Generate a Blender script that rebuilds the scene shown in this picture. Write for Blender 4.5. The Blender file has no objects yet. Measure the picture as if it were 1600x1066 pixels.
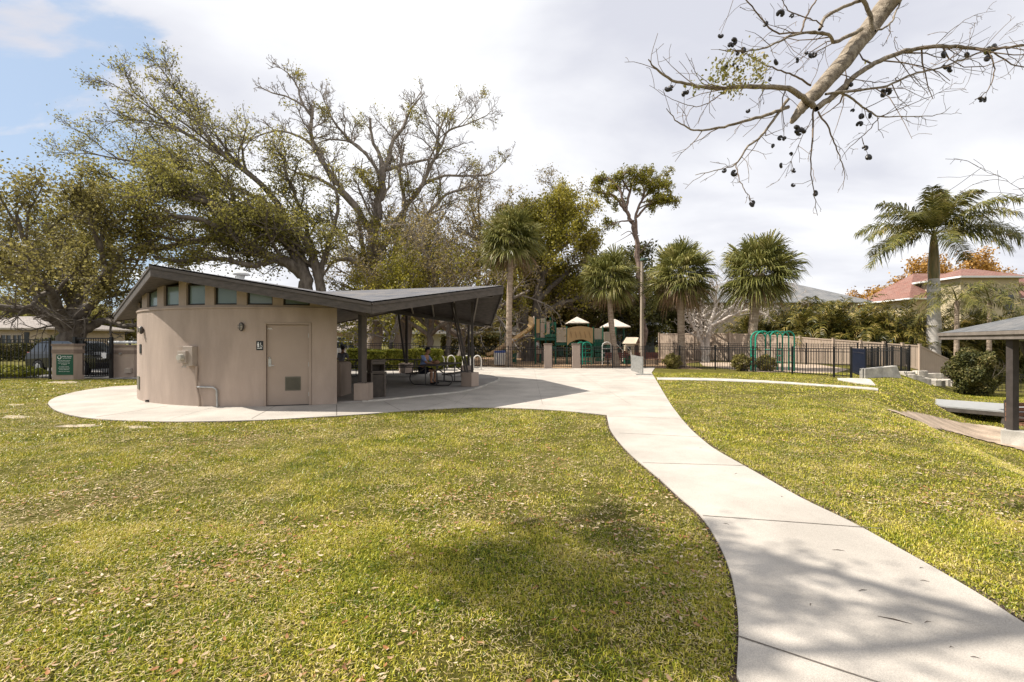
import bpy, bmesh, math, random
import numpy as np
from mathutils import Vector, Matrix, noise as mnoise
from mathutils.geometry import tessellate_polygon

# ------------------------------------------------------------ camera, sky, sun, exposure
scene = bpy.context.scene
COL = scene.collection
F = 16.0 / 36.0 * 1600.0          # focal length in photo pixels
EYE = 1.68
cam_d = bpy.data.cameras.new('camera'); cam = bpy.data.objects.new('camera', cam_d)
COL.objects.link(cam)
cam_d.lens = 16.0; cam_d.sensor_width = 36.0; cam_d.sensor_fit = 'HORIZONTAL'
cam_d.clip_start = 0.05; cam_d.clip_end = 4000.0
cam.location = (0, 0, EYE); cam.rotation_euler = (math.radians(90), 0, 0)
scene.camera = cam

SUN_EL = math.radians(50.5)
SUN_DIR = Vector((-math.cos(SUN_EL) * 0.999, math.cos(SUN_EL) * 0.04, math.sin(SUN_EL))).normalized()
world = bpy.data.worlds.new('World'); scene.world = world; world.use_nodes = True
wn = world.node_tree; wn.nodes.clear()
def wnode(t, **kw):
    n = wn.nodes.new(t)
    for k, v in kw.items(): setattr(n, k, v)
    return n
sky = wnode('ShaderNodeTexSky', sky_type='NISHITA', sun_disc=False)
sky.sun_elevation = SUN_EL
sky.sun_rotation = math.atan2(SUN_DIR.x, SUN_DIR.y)
sky.dust_density = 1.2; sky.air_density = 1.0; sky.ozone_density = 1.5
SKY_STR = 0.10
tc = wnode('ShaderNodeTexCoord')
sep = wnode('ShaderNodeSeparateXYZ'); wn.links.new(tc.outputs['Generated'], sep.inputs[0])
# project the view direction on a cloud layer (direction / (z + small))
addz = wnode('ShaderNodeMath', operation='ADD'); addz.inputs[1].default_value = 0.22
absz = wnode('ShaderNodeMath', operation='MAXIMUM'); absz.inputs[1].default_value = 0.0
wn.links.new(sep.outputs['Z'], absz.inputs[0]); wn.links.new(absz.outputs[0], addz.inputs[0])
dx = wnode('ShaderNodeMath', operation='DIVIDE'); dy = wnode('ShaderNodeMath', operation='DIVIDE')
wn.links.new(sep.outputs['X'], dx.inputs[0]); wn.links.new(addz.outputs[0], dx.inputs[1])
wn.links.new(sep.outputs['Y'], dy.inputs[0]); wn.links.new(addz.outputs[0], dy.inputs[1])
comb = wnode('ShaderNodeCombineXYZ'); wn.links.new(dx.outputs[0], comb.inputs[0]); wn.links.new(dy.outputs[0], comb.inputs[1])
def wnoise(scale, detail, rough, off, sx=1, sy=1, dist=0.0, rot=0.0):
    mp = wnode('ShaderNodeMapping'); mp.inputs['Location'].default_value = off
    mp.inputs['Scale'].default_value = (sx, sy, 1); mp.inputs['Rotation'].default_value = (0, 0, rot)
    wn.links.new(comb.outputs[0], mp.inputs['Vector'])
    n = wnode('ShaderNodeTexNoise'); n.inputs['Scale'].default_value = scale
    n.inputs['Detail'].default_value = detail; n.inputs['Roughness'].default_value = rough
    n.inputs['Distortion'].default_value = dist
    wn.links.new(mp.outputs[0], n.inputs['Vector']); return n
n1 = wnoise(1.9, 9, 0.55, (3.1, 7.4, 0), 1.0, 2.0, 0.35, 0.5)       # cloud cover
n2 = wnoise(0.95, 6, 0.5, (9.2, 1.7, 0), 1.0, 1.5, 0.3, 0.5)         # cloud thickness (grey)
# cloud cover grows to the right (east) as in the place; the gap of blue is in the west
mr = wnode('ShaderNodeMapRange'); mr.inputs['From Min'].default_value = -0.62; mr.inputs['From Max'].default_value = -0.36
mr.inputs['To Min'].default_value = -0.08; mr.inputs['To Max'].default_value = 0.5
wn.links.new(sep.outputs['X'], mr.inputs['Value'])
cov = wnode('ShaderNodeMath', operation='ADD'); wn.links.new(n1.outputs['Fac'], cov.inputs[0]); wn.links.new(mr.outputs[0], cov.inputs[1])
cr = wnode('ShaderNodeMapRange'); cr.interpolation_type = 'SMOOTHSTEP'
cr.inputs['From Min'].default_value = 0.41; cr.inputs['From Max'].default_value = 0.56
wn.links.new(cov.outputs[0], cr.inputs['Value'])
th = wnode('ShaderNodeValToRGB'); th.color_ramp.elements[0].position = 0.36; th.color_ramp.elements[1].position = 0.66
th.color_ramp.elements[0].color = (1.06, 1.065, 1.08, 1); th.color_ramp.elements[1].color = (0.68, 0.695, 0.775, 1)
wn.links.new(n2.outputs['Fac'], th.inputs[0])
skm = wnode('ShaderNodeVectorMath', operation='SCALE'); skm.inputs['Scale'].default_value = SKY_STR
wn.links.new(sky.outputs[0], skm.inputs[0])
skb = wnode('ShaderNodeMix', data_type='RGBA'); skb.inputs[0].default_value = 0.55
skb.inputs[7].default_value = (0.62, 0.78, 1.0, 1)                   # thin high veil in front of the blue
wn.links.new(skm.outputs[0], skb.inputs[6])
mix = wnode('ShaderNodeMix', data_type='RGBA')
wn.links.new(cr.outputs[0], mix.inputs[0]); wn.links.new(skb.outputs[2], mix.inputs[6]); wn.links.new(th.outputs[0], mix.inputs[7])
bg = wnode('ShaderNodeBackground'); bg.inputs['Strength'].default_value = 0.70
wn.links.new(mix.outputs[2], bg.inputs[0])
wo = wnode('ShaderNodeOutputWorld'); wn.links.new(bg.outputs[0], wo.inputs[0])

sun_d = bpy.data.lights.new('sun', 'SUN'); sun = bpy.data.objects.new('sun', sun_d); COL.objects.link(sun)
sun_d.energy = 5.0; sun_d.angle = math.radians(0.6); sun_d.color = (1.0, 0.94, 0.85)
sun.rotation_euler = SUN_DIR.to_track_quat('Z', 'Y').to_euler()
scene.view_settings.view_transform = 'Standard'; scene.view_settings.look = 'None'
scene.view_settings.exposure = 0.62; scene.view_settings.gamma = 1.0
scene.render.engine = 'CYCLES'
scene.render.resolution_x = 1024; scene.render.resolution_y = 682
scene.cycles.max_bounces = 6; scene.cycles.transparent_max_bounces = 8

# ------------------------------------------------------------ the lie of the land
def sstep(t):
    t = np.clip(t, 0, 1); return t * t * (3 - 2 * t)
def land(x, y):
    """ground height (works on numbers and arrays)"""
    t1 = (x - 4.0) * 0.884 - (y - 2.0) * 0.468
    t2 = (x - 15.2) * 0.73 - (y - 18.8) * 0.68
    t = np.minimum(t1, t2)
    z = -1.15 * sstep(t / 2.9)
    far = sstep((np.hypot(x, y) - 60) / 140.0)
    return z * (1 - far)
def gz(x, y): return float(land(x, y))
def P(px, py, D):
    """the point seen at photo pixel (px, py), D metres in front of the camera"""
    return Vector(((px - 800) / F * D, D, EYE - (py - 533) / F * D))
def G(px, py, zoff=0.0):
    """where the line of sight through (px, py) meets the ground"""
    a = (px - 800) / F; b = (py - 533) / F
    if b < 1e-3: b = 1e-3
    D = 1.5
    while D < 300:
        if EYE - b * D <= gz(a * D, D) + zoff: break
        D += 0.02 if D < 40 else 0.5
    return Vector((a * D, D, gz(a * D, D)))
def at(px, D, zoff=0.0):
    x = (px - 800) / F * D
    return Vector((x, D, gz(x, D) + zoff))

# ------------------------------------------------------------ materials
MATS = {}
def nt_new(name):
    m = bpy.data.materials.new(name); m.use_nodes = True
    nt = m.node_tree; b = nt.nodes['Principled BSDF']
    MATS[name] = m
    return m, nt, b
def rgba(c): return (c[0], c[1], c[2], 1.0)
def mat(name, col, rough=0.7, var=0.12, scale=3.0, col2=None, bump=0.0, bscale=60.0, metal=0.0, spec=0.3,
        stretch=(1, 1, 1), fine=0.0, fscale=120.0, thr=(0.35, 0.65), detail=6):
    m, nt, b = nt_new(name)
    N = nt.nodes; Lk = nt.links
    geo = N.new('ShaderNodeNewGeometry'); mp = N.new('ShaderNodeMapping'); mp.inputs['Scale'].default_value = stretch
    tcn = N.new('ShaderNodeTexCoord')
    Lk.new(tcn.outputs['Object'], mp.inputs['Vector'])
    no = N.new('ShaderNodeTexNoise'); no.inputs['Scale'].default_value = scale; no.inputs['Detail'].default_value = detail
    no.inputs['Roughness'].default_value = 0.6
    Lk.new(mp.outputs[0], no.inputs['Vector'])
    rp = N.new('ShaderNodeValToRGB'); rp.color_ramp.elements[0].position = thr[0]; rp.color_ramp.elements[1].position = thr[1]
    if col2 is None:
        rp.color_ramp.elements[0].color = rgba([c * (1 - var) for c in col])
        rp.color_ramp.elements[1].color = rgba([min(1, c * (1 + var)) for c in col])
    else:
        rp.color_ramp.elements[0].color = rgba(col); rp.color_ramp.elements[1].color = rgba(col2)
    Lk.new(no.outputs['Fac'], rp.inputs[0])
    out = rp.outputs[0]
    if fine > 0:
        nf = N.new('ShaderNodeTexNoise'); nf.inputs['Scale'].default_value = fscale; nf.inputs['Detail'].default_value = 3
        Lk.new(tcn.outputs['Object'], nf.inputs['Vector'])
        mrn = N.new('ShaderNodeMapRange'); mrn.inputs['From Min'].default_value = 0.3; mrn.inputs['From Max'].default_value = 0.7
        mrn.inputs['To Min'].default_value = 1 - fine; mrn.inputs['To Max'].default_value = 1 + fine
        Lk.new(nf.outputs['Fac'], mrn.inputs['Value'])
        vm = N.new('ShaderNodeVectorMath'); vm.operation = 'SCALE'
        Lk.new(out, vm.inputs[0]); Lk.new(mrn.outputs[0], vm.inputs['Scale']); out = vm.outputs[0]
    Lk.new(out, b.inputs['Base Color'])
    b.inputs['Roughness'].default_value = rough; b.inputs['Metallic'].default_value = metal
    b.inputs['Specular IOR Level'].default_value = spec
    if bump > 0:
        nb = N.new('ShaderNodeTexNoise'); nb.inputs['Scale'].default_value = bscale; nb.inputs['Detail'].default_value = 4
        Lk.new(mp.outputs[0], nb.inputs['Vector'])
        bp = N.new('ShaderNodeBump'); bp.inputs['Strength'].default_value = bump; bp.inputs['Distance'].default_value = 0.02
        Lk.new(nb.outputs['Fac'], bp.inputs['Height']); Lk.new(bp.outputs[0], b.inputs['Normal'])
    return m
def leafmat(name, cols, trans=0.35, rough=0.55, nscale=0.35):
    """foliage: colour drawn per leaf, drifting over the crown"""
    m, nt, b = nt_new(name); N = nt.nodes; Lk = nt.links
    g = N.new('ShaderNodeNewGeometry')
    no = N.new('ShaderNodeTexNoise'); no.inputs['Scale'].default_value = nscale; no.inputs['Detail'].default_value = 3
    Lk.new(g.outputs['Position'], no.inputs['Vector'])
    ma = N.new('ShaderNodeMath'); ma.operation = 'MULTIPLY'; ma.inputs[1].default_value = 0.55
    Lk.new(g.outputs['Random Per Island'], ma.inputs[0])
    mb = N.new('ShaderNodeMapRange'); mb.inputs['From Min'].default_value = 0.3; mb.inputs['From Max'].default_value = 0.7
    mb.inputs['To Max'].default_value = 0.45
    Lk.new(no.outputs['Fac'], mb.inputs['Value'])
    ad = N.new('ShaderNodeMath'); ad.operation = 'ADD'; Lk.new(ma.outputs[0], ad.inputs[0]); Lk.new(mb.outputs[0], ad.inputs[1])
    rp = N.new('ShaderNodeValToRGB'); els = rp.color_ramp.elements
    for i, c in enumerate(cols):
        pos = i / (len(cols) - 1)
        e = els[0] if i == 0 else (els[len(els) - 1] if i == len(cols) - 1 else els.new(pos))
        e.position = pos; e.color = rgba(c)
    Lk.new(ad.outputs[0], rp.inputs[0])
    Lk.new(rp.outputs[0], b.inputs['Base Color']); b.inputs['Roughness'].default_value = rough
    b.inputs['Specular IOR Level'].default_value = 0.25
    tr = N.new('ShaderNodeBsdfTranslucent'); mx = N.new('ShaderNodeMixShader'); mx.inputs[0].default_value = trans
    Lk.new(rp.outputs[0], tr.inputs[0]); Lk.new(b.outputs[0], mx.inputs[1]); Lk.new(tr.outputs[0], mx.inputs[2])
    Lk.new(mx.outputs[0], N['Material Output'].inputs[0])
    return m

# ------------------------------------------------------------ mesh helpers
def tag(o, label=None, cat=None, group=None, kind=None):
    if label: o['label'] = label
    if cat: o['category'] = cat
    if group: o['group'] = group
    if kind: o['kind'] = kind
    return o
def empty(name, loc, label, cat, group=None, rz=0.0):
    o = bpy.data.objects.new(name, None); COL.objects.link(o)
    o.location = loc; o.rotation_euler = (0, 0, rz); o.empty_display_size = 0.2
    return tag(o, label, cat, group)
def smooth_flags(me, on=True):
    me.polygons.foreach_set('use_smooth', np.full(len(me.polygons), on))
class MB:
    def __init__(s): s.v = []; s.f = []; s.m = []; s.cur = 0
    def add(s, vs, fs):
        o = len(s.v); s.v.extend(Vector(p) for p in vs)
        for f in fs: s.f.append(tuple(i + o for i in f)); s.m.append(s.cur)
        return s
    def box(s, c, size, rz=0.0, rx=0.0, ry=0.0, taper=1.0):
        hx, hy, hz = size[0] / 2, size[1] / 2, size[2] / 2
        M = Matrix.Rotation(rz, 4, 'Z') @ Matrix.Rotation(ry, 4, 'Y') @ Matrix.Rotation(rx, 4, 'X')
        vs = []
        for z in (-hz, hz):
            k = 1.0 if z < 0 else taper
            for x, y in ((-hx, -hy), (hx, -hy), (hx, hy), (-hx, hy)):
                vs.append(Vector(c) + M @ Vector((x * k, y * k, z)))
        return s.add(vs, [(3, 2, 1, 0), (4, 5, 6, 7), (0, 1, 5, 4), (1, 2, 6, 5), (2, 3, 7, 6), (3, 0, 4, 7)])
    def bar(s, a, b, w, h=None, up=(0, 0, 1)):
        """rectangular bar from a to b"""
        h = w if h is None else h
        a = Vector(a); b = Vector(b); d = (b - a).normalized(); up = Vector(up)
        if abs(d.dot(up)) > 0.97: up = Vector((0, 1, 0))
        x = d.cross(up).normalized(); y = x.cross(d).normalized()
        vs = [p + x * sx * w / 2 + y * sy * h / 2 for p in (a, b) for sx, sy in ((-1, -1), (1, -1), (1, 1), (-1, 1))]
        return s.add(vs, [(0, 1, 2, 3), (7, 6, 5, 4), (0, 4, 5, 1), (1, 5, 6, 2), (2, 6, 7, 3), (3, 7, 4, 0)])
    def tube(s, pts, r, n=8, cap=True):
        pts = [Vector(p) for p in pts]; k = len(pts)
        rs = r if isinstance(r, (list, tuple)) else [r] * k
        T = [(pts[min(i + 1, k - 1)] - pts[max(i - 1, 0)]).normalized() for i in range(k)]
        up = Vector((0, 0, 1)) if abs(T[0].z) < 0.9 else Vector((0, 1, 0))
        x = T[0].cross(up).normalized(); vs = []; fs = []
        for i in range(k):
            x = (x - T[i] * x.dot(T[i])); x = x.normalized() if x.length > 1e-6 else T[i].orthogonal().normalized()
            y = T[i].cross(x)
            for j in range(n):
                a = 2 * math.pi * j / n; vs.append(pts[i] + (x * math.cos(a) + y * math.sin(a)) * rs[i])
        for i in range(k - 1):
            for j in range(n):
                j2 = (j + 1) % n; fs.append((i * n + j, i * n + j2, (i + 1) * n + j2, (i + 1) * n + j))
        if cap: fs.append(tuple(reversed(range(n)))); fs.append(tuple((k - 1) * n + j for j in range(n)))
        return s.add(vs, fs)
    def lathe(s, c, prof, n=16, cap=True):
        """prof: list of (radius, z)"""
        c = Vector(c); vs = []; fs = []
        for r, z in prof:
            for j in range(n):
                a = 2 * math.pi * j / n; vs.append(c + Vector((r * math.cos(a), r * math.sin(a), z)))
        for i in range(len(prof) - 1):
            for j in range(n):
                j2 = (j + 1) % n; fs.append((i * n + j, i * n + j2, (i + 1) * n + j2, (i + 1) * n + j))
        if cap: fs.append(tuple(reversed(range(n)))); fs.append(tuple((len(prof) - 1) * n + j for j in range(n)))
        return s.add(vs, fs)
    def ball(s, c, r, n=10, m=7, sc=(1, 1, 1), rot=None):
        c = Vector(c); vs = []; fs = []
        for i in range(m + 1):
            th_ = math.pi * i / m
            for j in range(n):
                a = 2 * math.pi * j / n
                p = Vector((math.sin(th_) * math.cos(a) * sc[0], math.sin(th_) * math.sin(a) * sc[1], math.cos(th_) * sc[2])) * r
                if rot is not None: p = rot @ p
                vs.append(c + p)
        for i in range(m):
            for j in range(n):
                j2 = (j + 1) % n; fs.append((i * n + j, (i + 1) * n + j, (i + 1) * n + j2, i * n + j2))
        return s.add(vs, fs)
    def prism(s, poly, z0, z1, follow=False, bottom=True):
        """vertical prism over a plan polygon [(x, y)...]; z0/z1 numbers (added to the land when follow)"""
        n = len(poly); g = [gz(x, y) if follow else 0.0 for x, y in poly]
        area = sum(poly[i][0] * poly[(i + 1) % n][1] - poly[(i + 1) % n][0] * poly[i][1] for i in range(n))
        if area < 0: poly = poly[::-1]; g = g[::-1]
        vs = [Vector((x, y, z0 + h)) for (x, y), h in zip(poly, g)] + [Vector((x, y, z1 + h)) for (x, y), h in zip(poly, g)]
        tris = tessellate_polygon([[Vector((x, y, 0)) for x, y in poly]])
        fs = []
        for t in tris:
            a, b, c = [Vector((poly[i][0], poly[i][1], 0)) for i in t]
            if (b - a).cross(c - a).z < 0: t = (t[0], t[2], t[1])
            fs.append(tuple(i + n for i in t))
            if bottom: fs.append(tuple(reversed(t)))
        for i in range(n):
            j = (i + 1) % n; fs.append((i, j, j + n, i + n))
        return s.add(vs, fs)
    def plate(s, pts, nrm, t):
        """flat polygon pts (3-D, planar) extruded by t along nrm"""
        pts = [Vector(p) for p in pts]; nrm = Vector(nrm).normalized(); n = len(pts)
        X = (pts[1] - pts[0]).normalized(); Y = nrm.cross(X)
        flat = [Vector(((p - pts[0]).dot(X), (p - pts[0]).dot(Y), 0)) for p in pts]
        tris = tessellate_polygon([flat]); fs = []
        vs = pts + [p + nrm * t for p in pts]
        for tr in tris:
            a, b, c = [flat[i] for i in tr]
            if (b - a).cross(c - a).z < 0: tr = (tr[0], tr[2], tr[1])
            fs.append(tuple(i + n for i in tr)); fs.append(tuple(reversed(tr)))
        area = sum(flat[i].x * flat[(i + 1) % n].y - flat[(i + 1) % n].x * flat[i].y for i in range(n))
        for i in range(n):
            j = (i + 1) % n
            fs.append((i, j, j + n, i + n) if area > 0 else (j, i, i + n, j + n))
        return s.add(vs, fs)
    def build(s, name, m, parent=None, smooth=False, world=True, bevel=0.0, angle=35):
        """one mesh object; vertices are given in world space and moved under the parent"""
        me = bpy.data.meshes.new(name)
        off = Matrix.Identity(4)
        if parent is not None and world: off = world_of(parent).inverted()
        me.from_pydata([off @ v for v in s.v], [], s.f)
        ms = m if isinstance(m, (list, tuple)) else [m]
        for q in ms: me.materials.append(q)
        if len(ms) > 1: me.polygons.foreach_set('material_index', s.m)
        if smooth: smooth_flags(me); 
        if smooth and angle < 180:
            try: me.set_sharp_from_angle(angle=math.radians(angle))
            except Exception: pass
        me.update()
        o = bpy.data.objects.new(name, me); COL.objects.link(o)
        if parent is not None: o.parent = parent
        if bevel > 0:
            bv = o.modifiers.new('bevel', 'BEVEL'); bv.width = bevel; bv.segments = 2; bv.limit_method = 'ANGLE'
        return o
def world_of(o):
    M = Matrix.LocRotScale(o.location, o.rotation_euler, o.scale)
    return (world_of(o.parent) @ M) if o.parent else M
def np_mesh(name, verts, faces, m, parent=None, smooth=False, tris=None):
    """fast mesh from arrays; faces (n,4) quads, tris (k,3)"""
    me = bpy.data.meshes.new(name)
    verts = np.asarray(verts, dtype=np.float32).reshape(-1, 3)
    if parent is not None:
        off = np.array(world_of(parent).inverted())
        verts = (verts @ off[:3, :3].T + off[:3, 3]).astype(np.float32)
    me.vertices.add(len(verts)); me.vertices.foreach_set('co', verts.ravel())
    fl = []; st = []; to = []; pos = 0
    if faces is not None and len(faces):
        faces = np.asarray(faces, dtype=np.int32); k = faces.shape[1]
        fl.append(faces.ravel()); st.append(np.arange(len(faces)) * k + pos); to.append(np.full(len(faces), k)); pos += faces.size
    if tris is not None and len(tris):
        tris = np.asarray(tris, dtype=np.int32)
        fl.append(tris.ravel()); st.append(np.arange(len(tris)) * 3 + pos); to.append(np.full(len(tris), 3)); pos += tris.size
    fl = np.concatenate(fl).astype(np.int32); st = np.concatenate(st).astype(np.int32); to = np.concatenate(to).astype(np.int32)
    me.loops.add(len(fl)); me.loops.foreach_set('vertex_index', fl)
    me.polygons.add(len(st)); me.polygons.foreach_set('loop_start', st); me.polygons.foreach_set('loop_total', to)
    me.update(calc_edges=True)
    me.materials.append(m)
    if smooth: smooth_flags(me)
    o = bpy.data.objects.new(name, me); COL.objects.link(o)
    if parent is not None: o.parent = parent
    return o
def copy_tree(o, parent=None):
    c = o.copy(); COL.objects.link(c)
    if parent is not None: c.parent = parent
    for ch in KIDS(o): copy_tree(ch, c)
    return c
def KIDS(o): return [x for x in list(o.children)]
def struct(mb, name, m, **kw):
    return tag(mb.build(name, m, **kw), kind='structure')
def catmull(pts, n=6):
    pts = [Vector(p) for p in pts]; out = []
    q = [pts[0] * 2 - pts[1]] + pts + [pts[-1] * 2 - pts[-2]]
    for i in range(1, len(q) - 2):
        for k in range(n):
            t = k / n
            out.append(0.5 * ((2 * q[i]) + (-q[i - 1] + q[i + 1]) * t + (2 * q[i - 1] - 5 * q[i] + 4 * q[i + 1] - q[i + 2]) * t * t
                       + (-q[i - 1] + 3 * q[i] - 3 * q[i + 1] + q[i + 2]) * t ** 3))
    out.append(pts[-1]); return out

# text from font curves -> mesh
def text_mesh(body, size, name, m, parent, loc, rot, align='CENTER', ext=0.001):
    cu = bpy.data.curves.new('lettering', 'FONT'); cu.body = body; cu.size = size; cu.align_x = align; cu.extrude = ext
    tmp = bpy.data.objects.new('tmp', cu); COL.objects.link(tmp)
    dg = bpy.context.evaluated_depsgraph_get(); dg.update()
    me = bpy.data.meshes.new_from_object(tmp.evaluated_get(dg))
    bpy.data.objects.remove(tmp)
    me.materials.clear(); me.materials.append(m)
    o = bpy.data.objects.new(name, me); COL.objects.link(o)
    o.parent = parent
    M = Matrix.LocRotScale(Vector(loc), rot, None)
    W = world_of(parent).inverted() @ M
    o.location = W.to_translation(); o.rotation_euler = W.to_euler()
    return o
# ------------------------------------------------------------ the palette
CONC = mat('concrete', (0.415, 0.375, 0.325), 0.85, scale=0.9, var=0.15, bump=0.3, bscale=140, fine=0.20, fscale=170, detail=9)
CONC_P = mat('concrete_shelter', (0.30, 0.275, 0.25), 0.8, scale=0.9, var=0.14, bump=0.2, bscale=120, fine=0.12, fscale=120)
CONC_W = mat('concrete_old', (0.46, 0.43, 0.38), 0.85, scale=2.5, var=0.25, bump=0.4, bscale=60, fine=0.15, fscale=90)
JOINT = mat('joint', (0.13, 0.11, 0.09), 0.95, var=0.3, scale=30)
EDGE = mat('soil_edge', (0.045, 0.03, 0.02), 0.95, var=0.4, scale=20)
STUCCO = mat('stucco', (0.375, 0.295, 0.24), 0.88, scale=2.2, var=0.12, bump=0.35, bscale=190, fine=0.06, fscale=120, stretch=(1, 1, 0.25), detail=8)
STUCCO_D = mat('door_paint', (0.34, 0.265, 0.21), 0.55, scale=1.5, var=0.05)
WOODB = mat('brown_paint', (0.085, 0.070, 0.060), 0.6, scale=5, var=0.25, stretch=(1, 1, 3), bump=0.2, bscale=30)
SOFFIT = mat('soffit_boards', (0.075, 0.062, 0.052), 0.75, scale=6, var=0.3)
RAFTER = mat('rafter_paint', (0.30, 0.26, 0.22), 0.6, scale=6, var=0.1)
STEELB = mat('brown_steel', (0.060, 0.050, 0.045), 0.45, scale=6, var=0.15)
BLACK = mat('black_metal', (0.009, 0.009, 0.010), 0.35, scale=10, var=0.1, spec=0.5)
GALV = mat('galvanised', (0.42, 0.42, 0.40), 0.4, scale=9, var=0.15, metal=0.7)
GLASSG = mat('frosted_glass', (0.16, 0.215, 0.195), 0.18, scale=0.9, var=0.15, spec=0.6)
WHITE = mat('white_paint', (0.75, 0.75, 0.73), 0.5, scale=6, var=0.05)
PVC = mat('pvc', (0.66, 0.62, 0.56), 0.4, scale=6, var=0.06)
TAN = mat('tan_plastic', (0.52, 0.34, 0.16), 0.45, scale=3, var=0.06)
TANL = mat('light_tan_plastic', (0.55, 0.46, 0.35), 0.5, scale=3, var=0.06)
PINKT = mat('pinkish_plastic', (0.50, 0.38, 0.30), 0.5, scale=3, var=0.06)
GREENP = mat('green_plastic', (0.010, 0.085, 0.050), 0.4, scale=4, var=0.12)
TEAL = mat('teal_paint', (0.020, 0.30, 0.19), 0.35, scale=5, var=0.1)
CANVAS = mat('canopy', (0.60, 0.53, 0.45), 0.7, scale=3, var=0.08)
SIGNG = mat('sign_green', (0.012, 0.075, 0.040), 0.5, scale=8, var=0.05)
SKIN = mat('skin', (0.40, 0.22, 0.14), 0.55, scale=20, var=0.06)
HAIRD = mat('dark_hair', (0.02, 0.014, 0.010), 0.6, scale=60, var=0.3)
BLUESH = mat('blue_shirt', (0.26, 0.34, 0.60), 0.8, scale=12, var=0.12)
GREYSH = mat('grey_shirt', (0.20, 0.20, 0.22), 0.8, scale=12, var=0.12)
NAVY = mat('navy_cloth', (0.015, 0.018, 0.035), 0.8, scale=12, var=0.2)
REDB = mat('red_plastic', (0.30, 0.03, 0.02), 0.5, scale=5, var=0.1)
PAPER = mat('paper', (0.75, 0.75, 0.78), 0.7, scale=5, var=0.04)
DIRT = mat('sandy_dirt', (0.40, 0.31, 0.23), 0.95, scale=1.5, var=0.3, bump=0.6, bscale=25, fine=0.25, fscale=40)
VINYL = mat('beige_vinyl', (0.44, 0.345, 0.265), 0.5, scale=1.2, var=0.06)
DECK = mat('grey_deck', (0.31, 0.31, 0.30), 0.7, scale=3, var=0.12, stretch=(6, 1, 1))
STONE = mat('broken_slab', (0.52, 0.47, 0.40), 0.9, scale=1.8, var=0.3, bump=0.6, bscale=18, fine=0.15)
ASPH = mat('asphalt', (0.16, 0.15, 0.14), 0.9, scale=1.5, var=0.15, bump=0.3, bscale=120, fine=0.2, fscale=150)
RUBBER = mat('rubber', (0.015, 0.015, 0.015), 0.8, scale=8, var=0.2)

# lawn soil / thatch under the blades
def ground_material():
    m, nt, b = nt_new('lawn_ground'); N = nt.nodes; Lk = nt.links
    g = N.new('ShaderNodeNewGeometry')
    def no(scale, det=6, ro=0.6, st=(1, 1, 1)):
        mp = N.new('ShaderNodeMapping'); mp.inputs['Scale'].default_value = st
        Lk.new(g.outputs['Position'], mp.inputs['Vector'])
        n = N.new('ShaderNodeTexNoise'); n.inputs['Scale'].default_value = scale; n.inputs['Detail'].default_value = det
        n.inputs['Roughness'].default_value = ro; Lk.new(mp.outputs[0], n.inputs['Vector']); return n
    big = no(0.45, 5, 0.6); mid = no(3.2, 6, 0.7); fin = no(42, 6, 0.8); fin2 = no(170, 3, 0.7)
    r1 = N.new('ShaderNodeValToRGB'); e = r1.color_ramp.elements
    e[0].position = 0.30; e[0].color = (0.032, 0.034, 0.006, 1); e[1].position = 0.70; e[1].color = (0.38, 0.30, 0.14, 1)
    k = e.new(0.5); k.color = (0.105, 0.095, 0.018, 1)
    a1 = N.new('ShaderNodeMath'); a1.operation = 'MULTIPLY_ADD'; a1.inputs[1].default_value = 0.45
    Lk.new(fin.outputs['Fac'], a1.inputs[0])
    a2 = N.new('ShaderNodeMath'); a2.operation = 'MULTIPLY_ADD'; a2.inputs[1].default_value = 0.30
    Lk.new(mid.outputs['Fac'], a2.inputs[0])
    a3 = N.new('ShaderNodeMath'); a3.operation = 'MULTIPLY'; a3.inputs[1].default_value = 0.25
    Lk.new(big.outputs['Fac'], a3.inputs[0]); Lk.new(a3.outputs[0], a2.inputs[2]); Lk.new(a2.outputs[0], a1.inputs[2])
    Lk.new(a1.outputs[0], r1.inputs[0])
    Lk.new(r1.outputs[0], b.inputs['Base Color']); b.inputs['Roughness'].default_value = 0.95
    b.inputs['Specular IOR Level'].default_value = 0.1
    bp = N.new('ShaderNodeBump'); bp.inputs['Strength'].default_value = 0.9; bp.inputs['Distance'].default_value = 0.03
    Lk.new(fin.outputs['Fac'], bp.inputs['Height']); Lk.new(bp.outputs[0], b.inputs['Normal'])
    return m
GROUND = ground_material()
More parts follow.
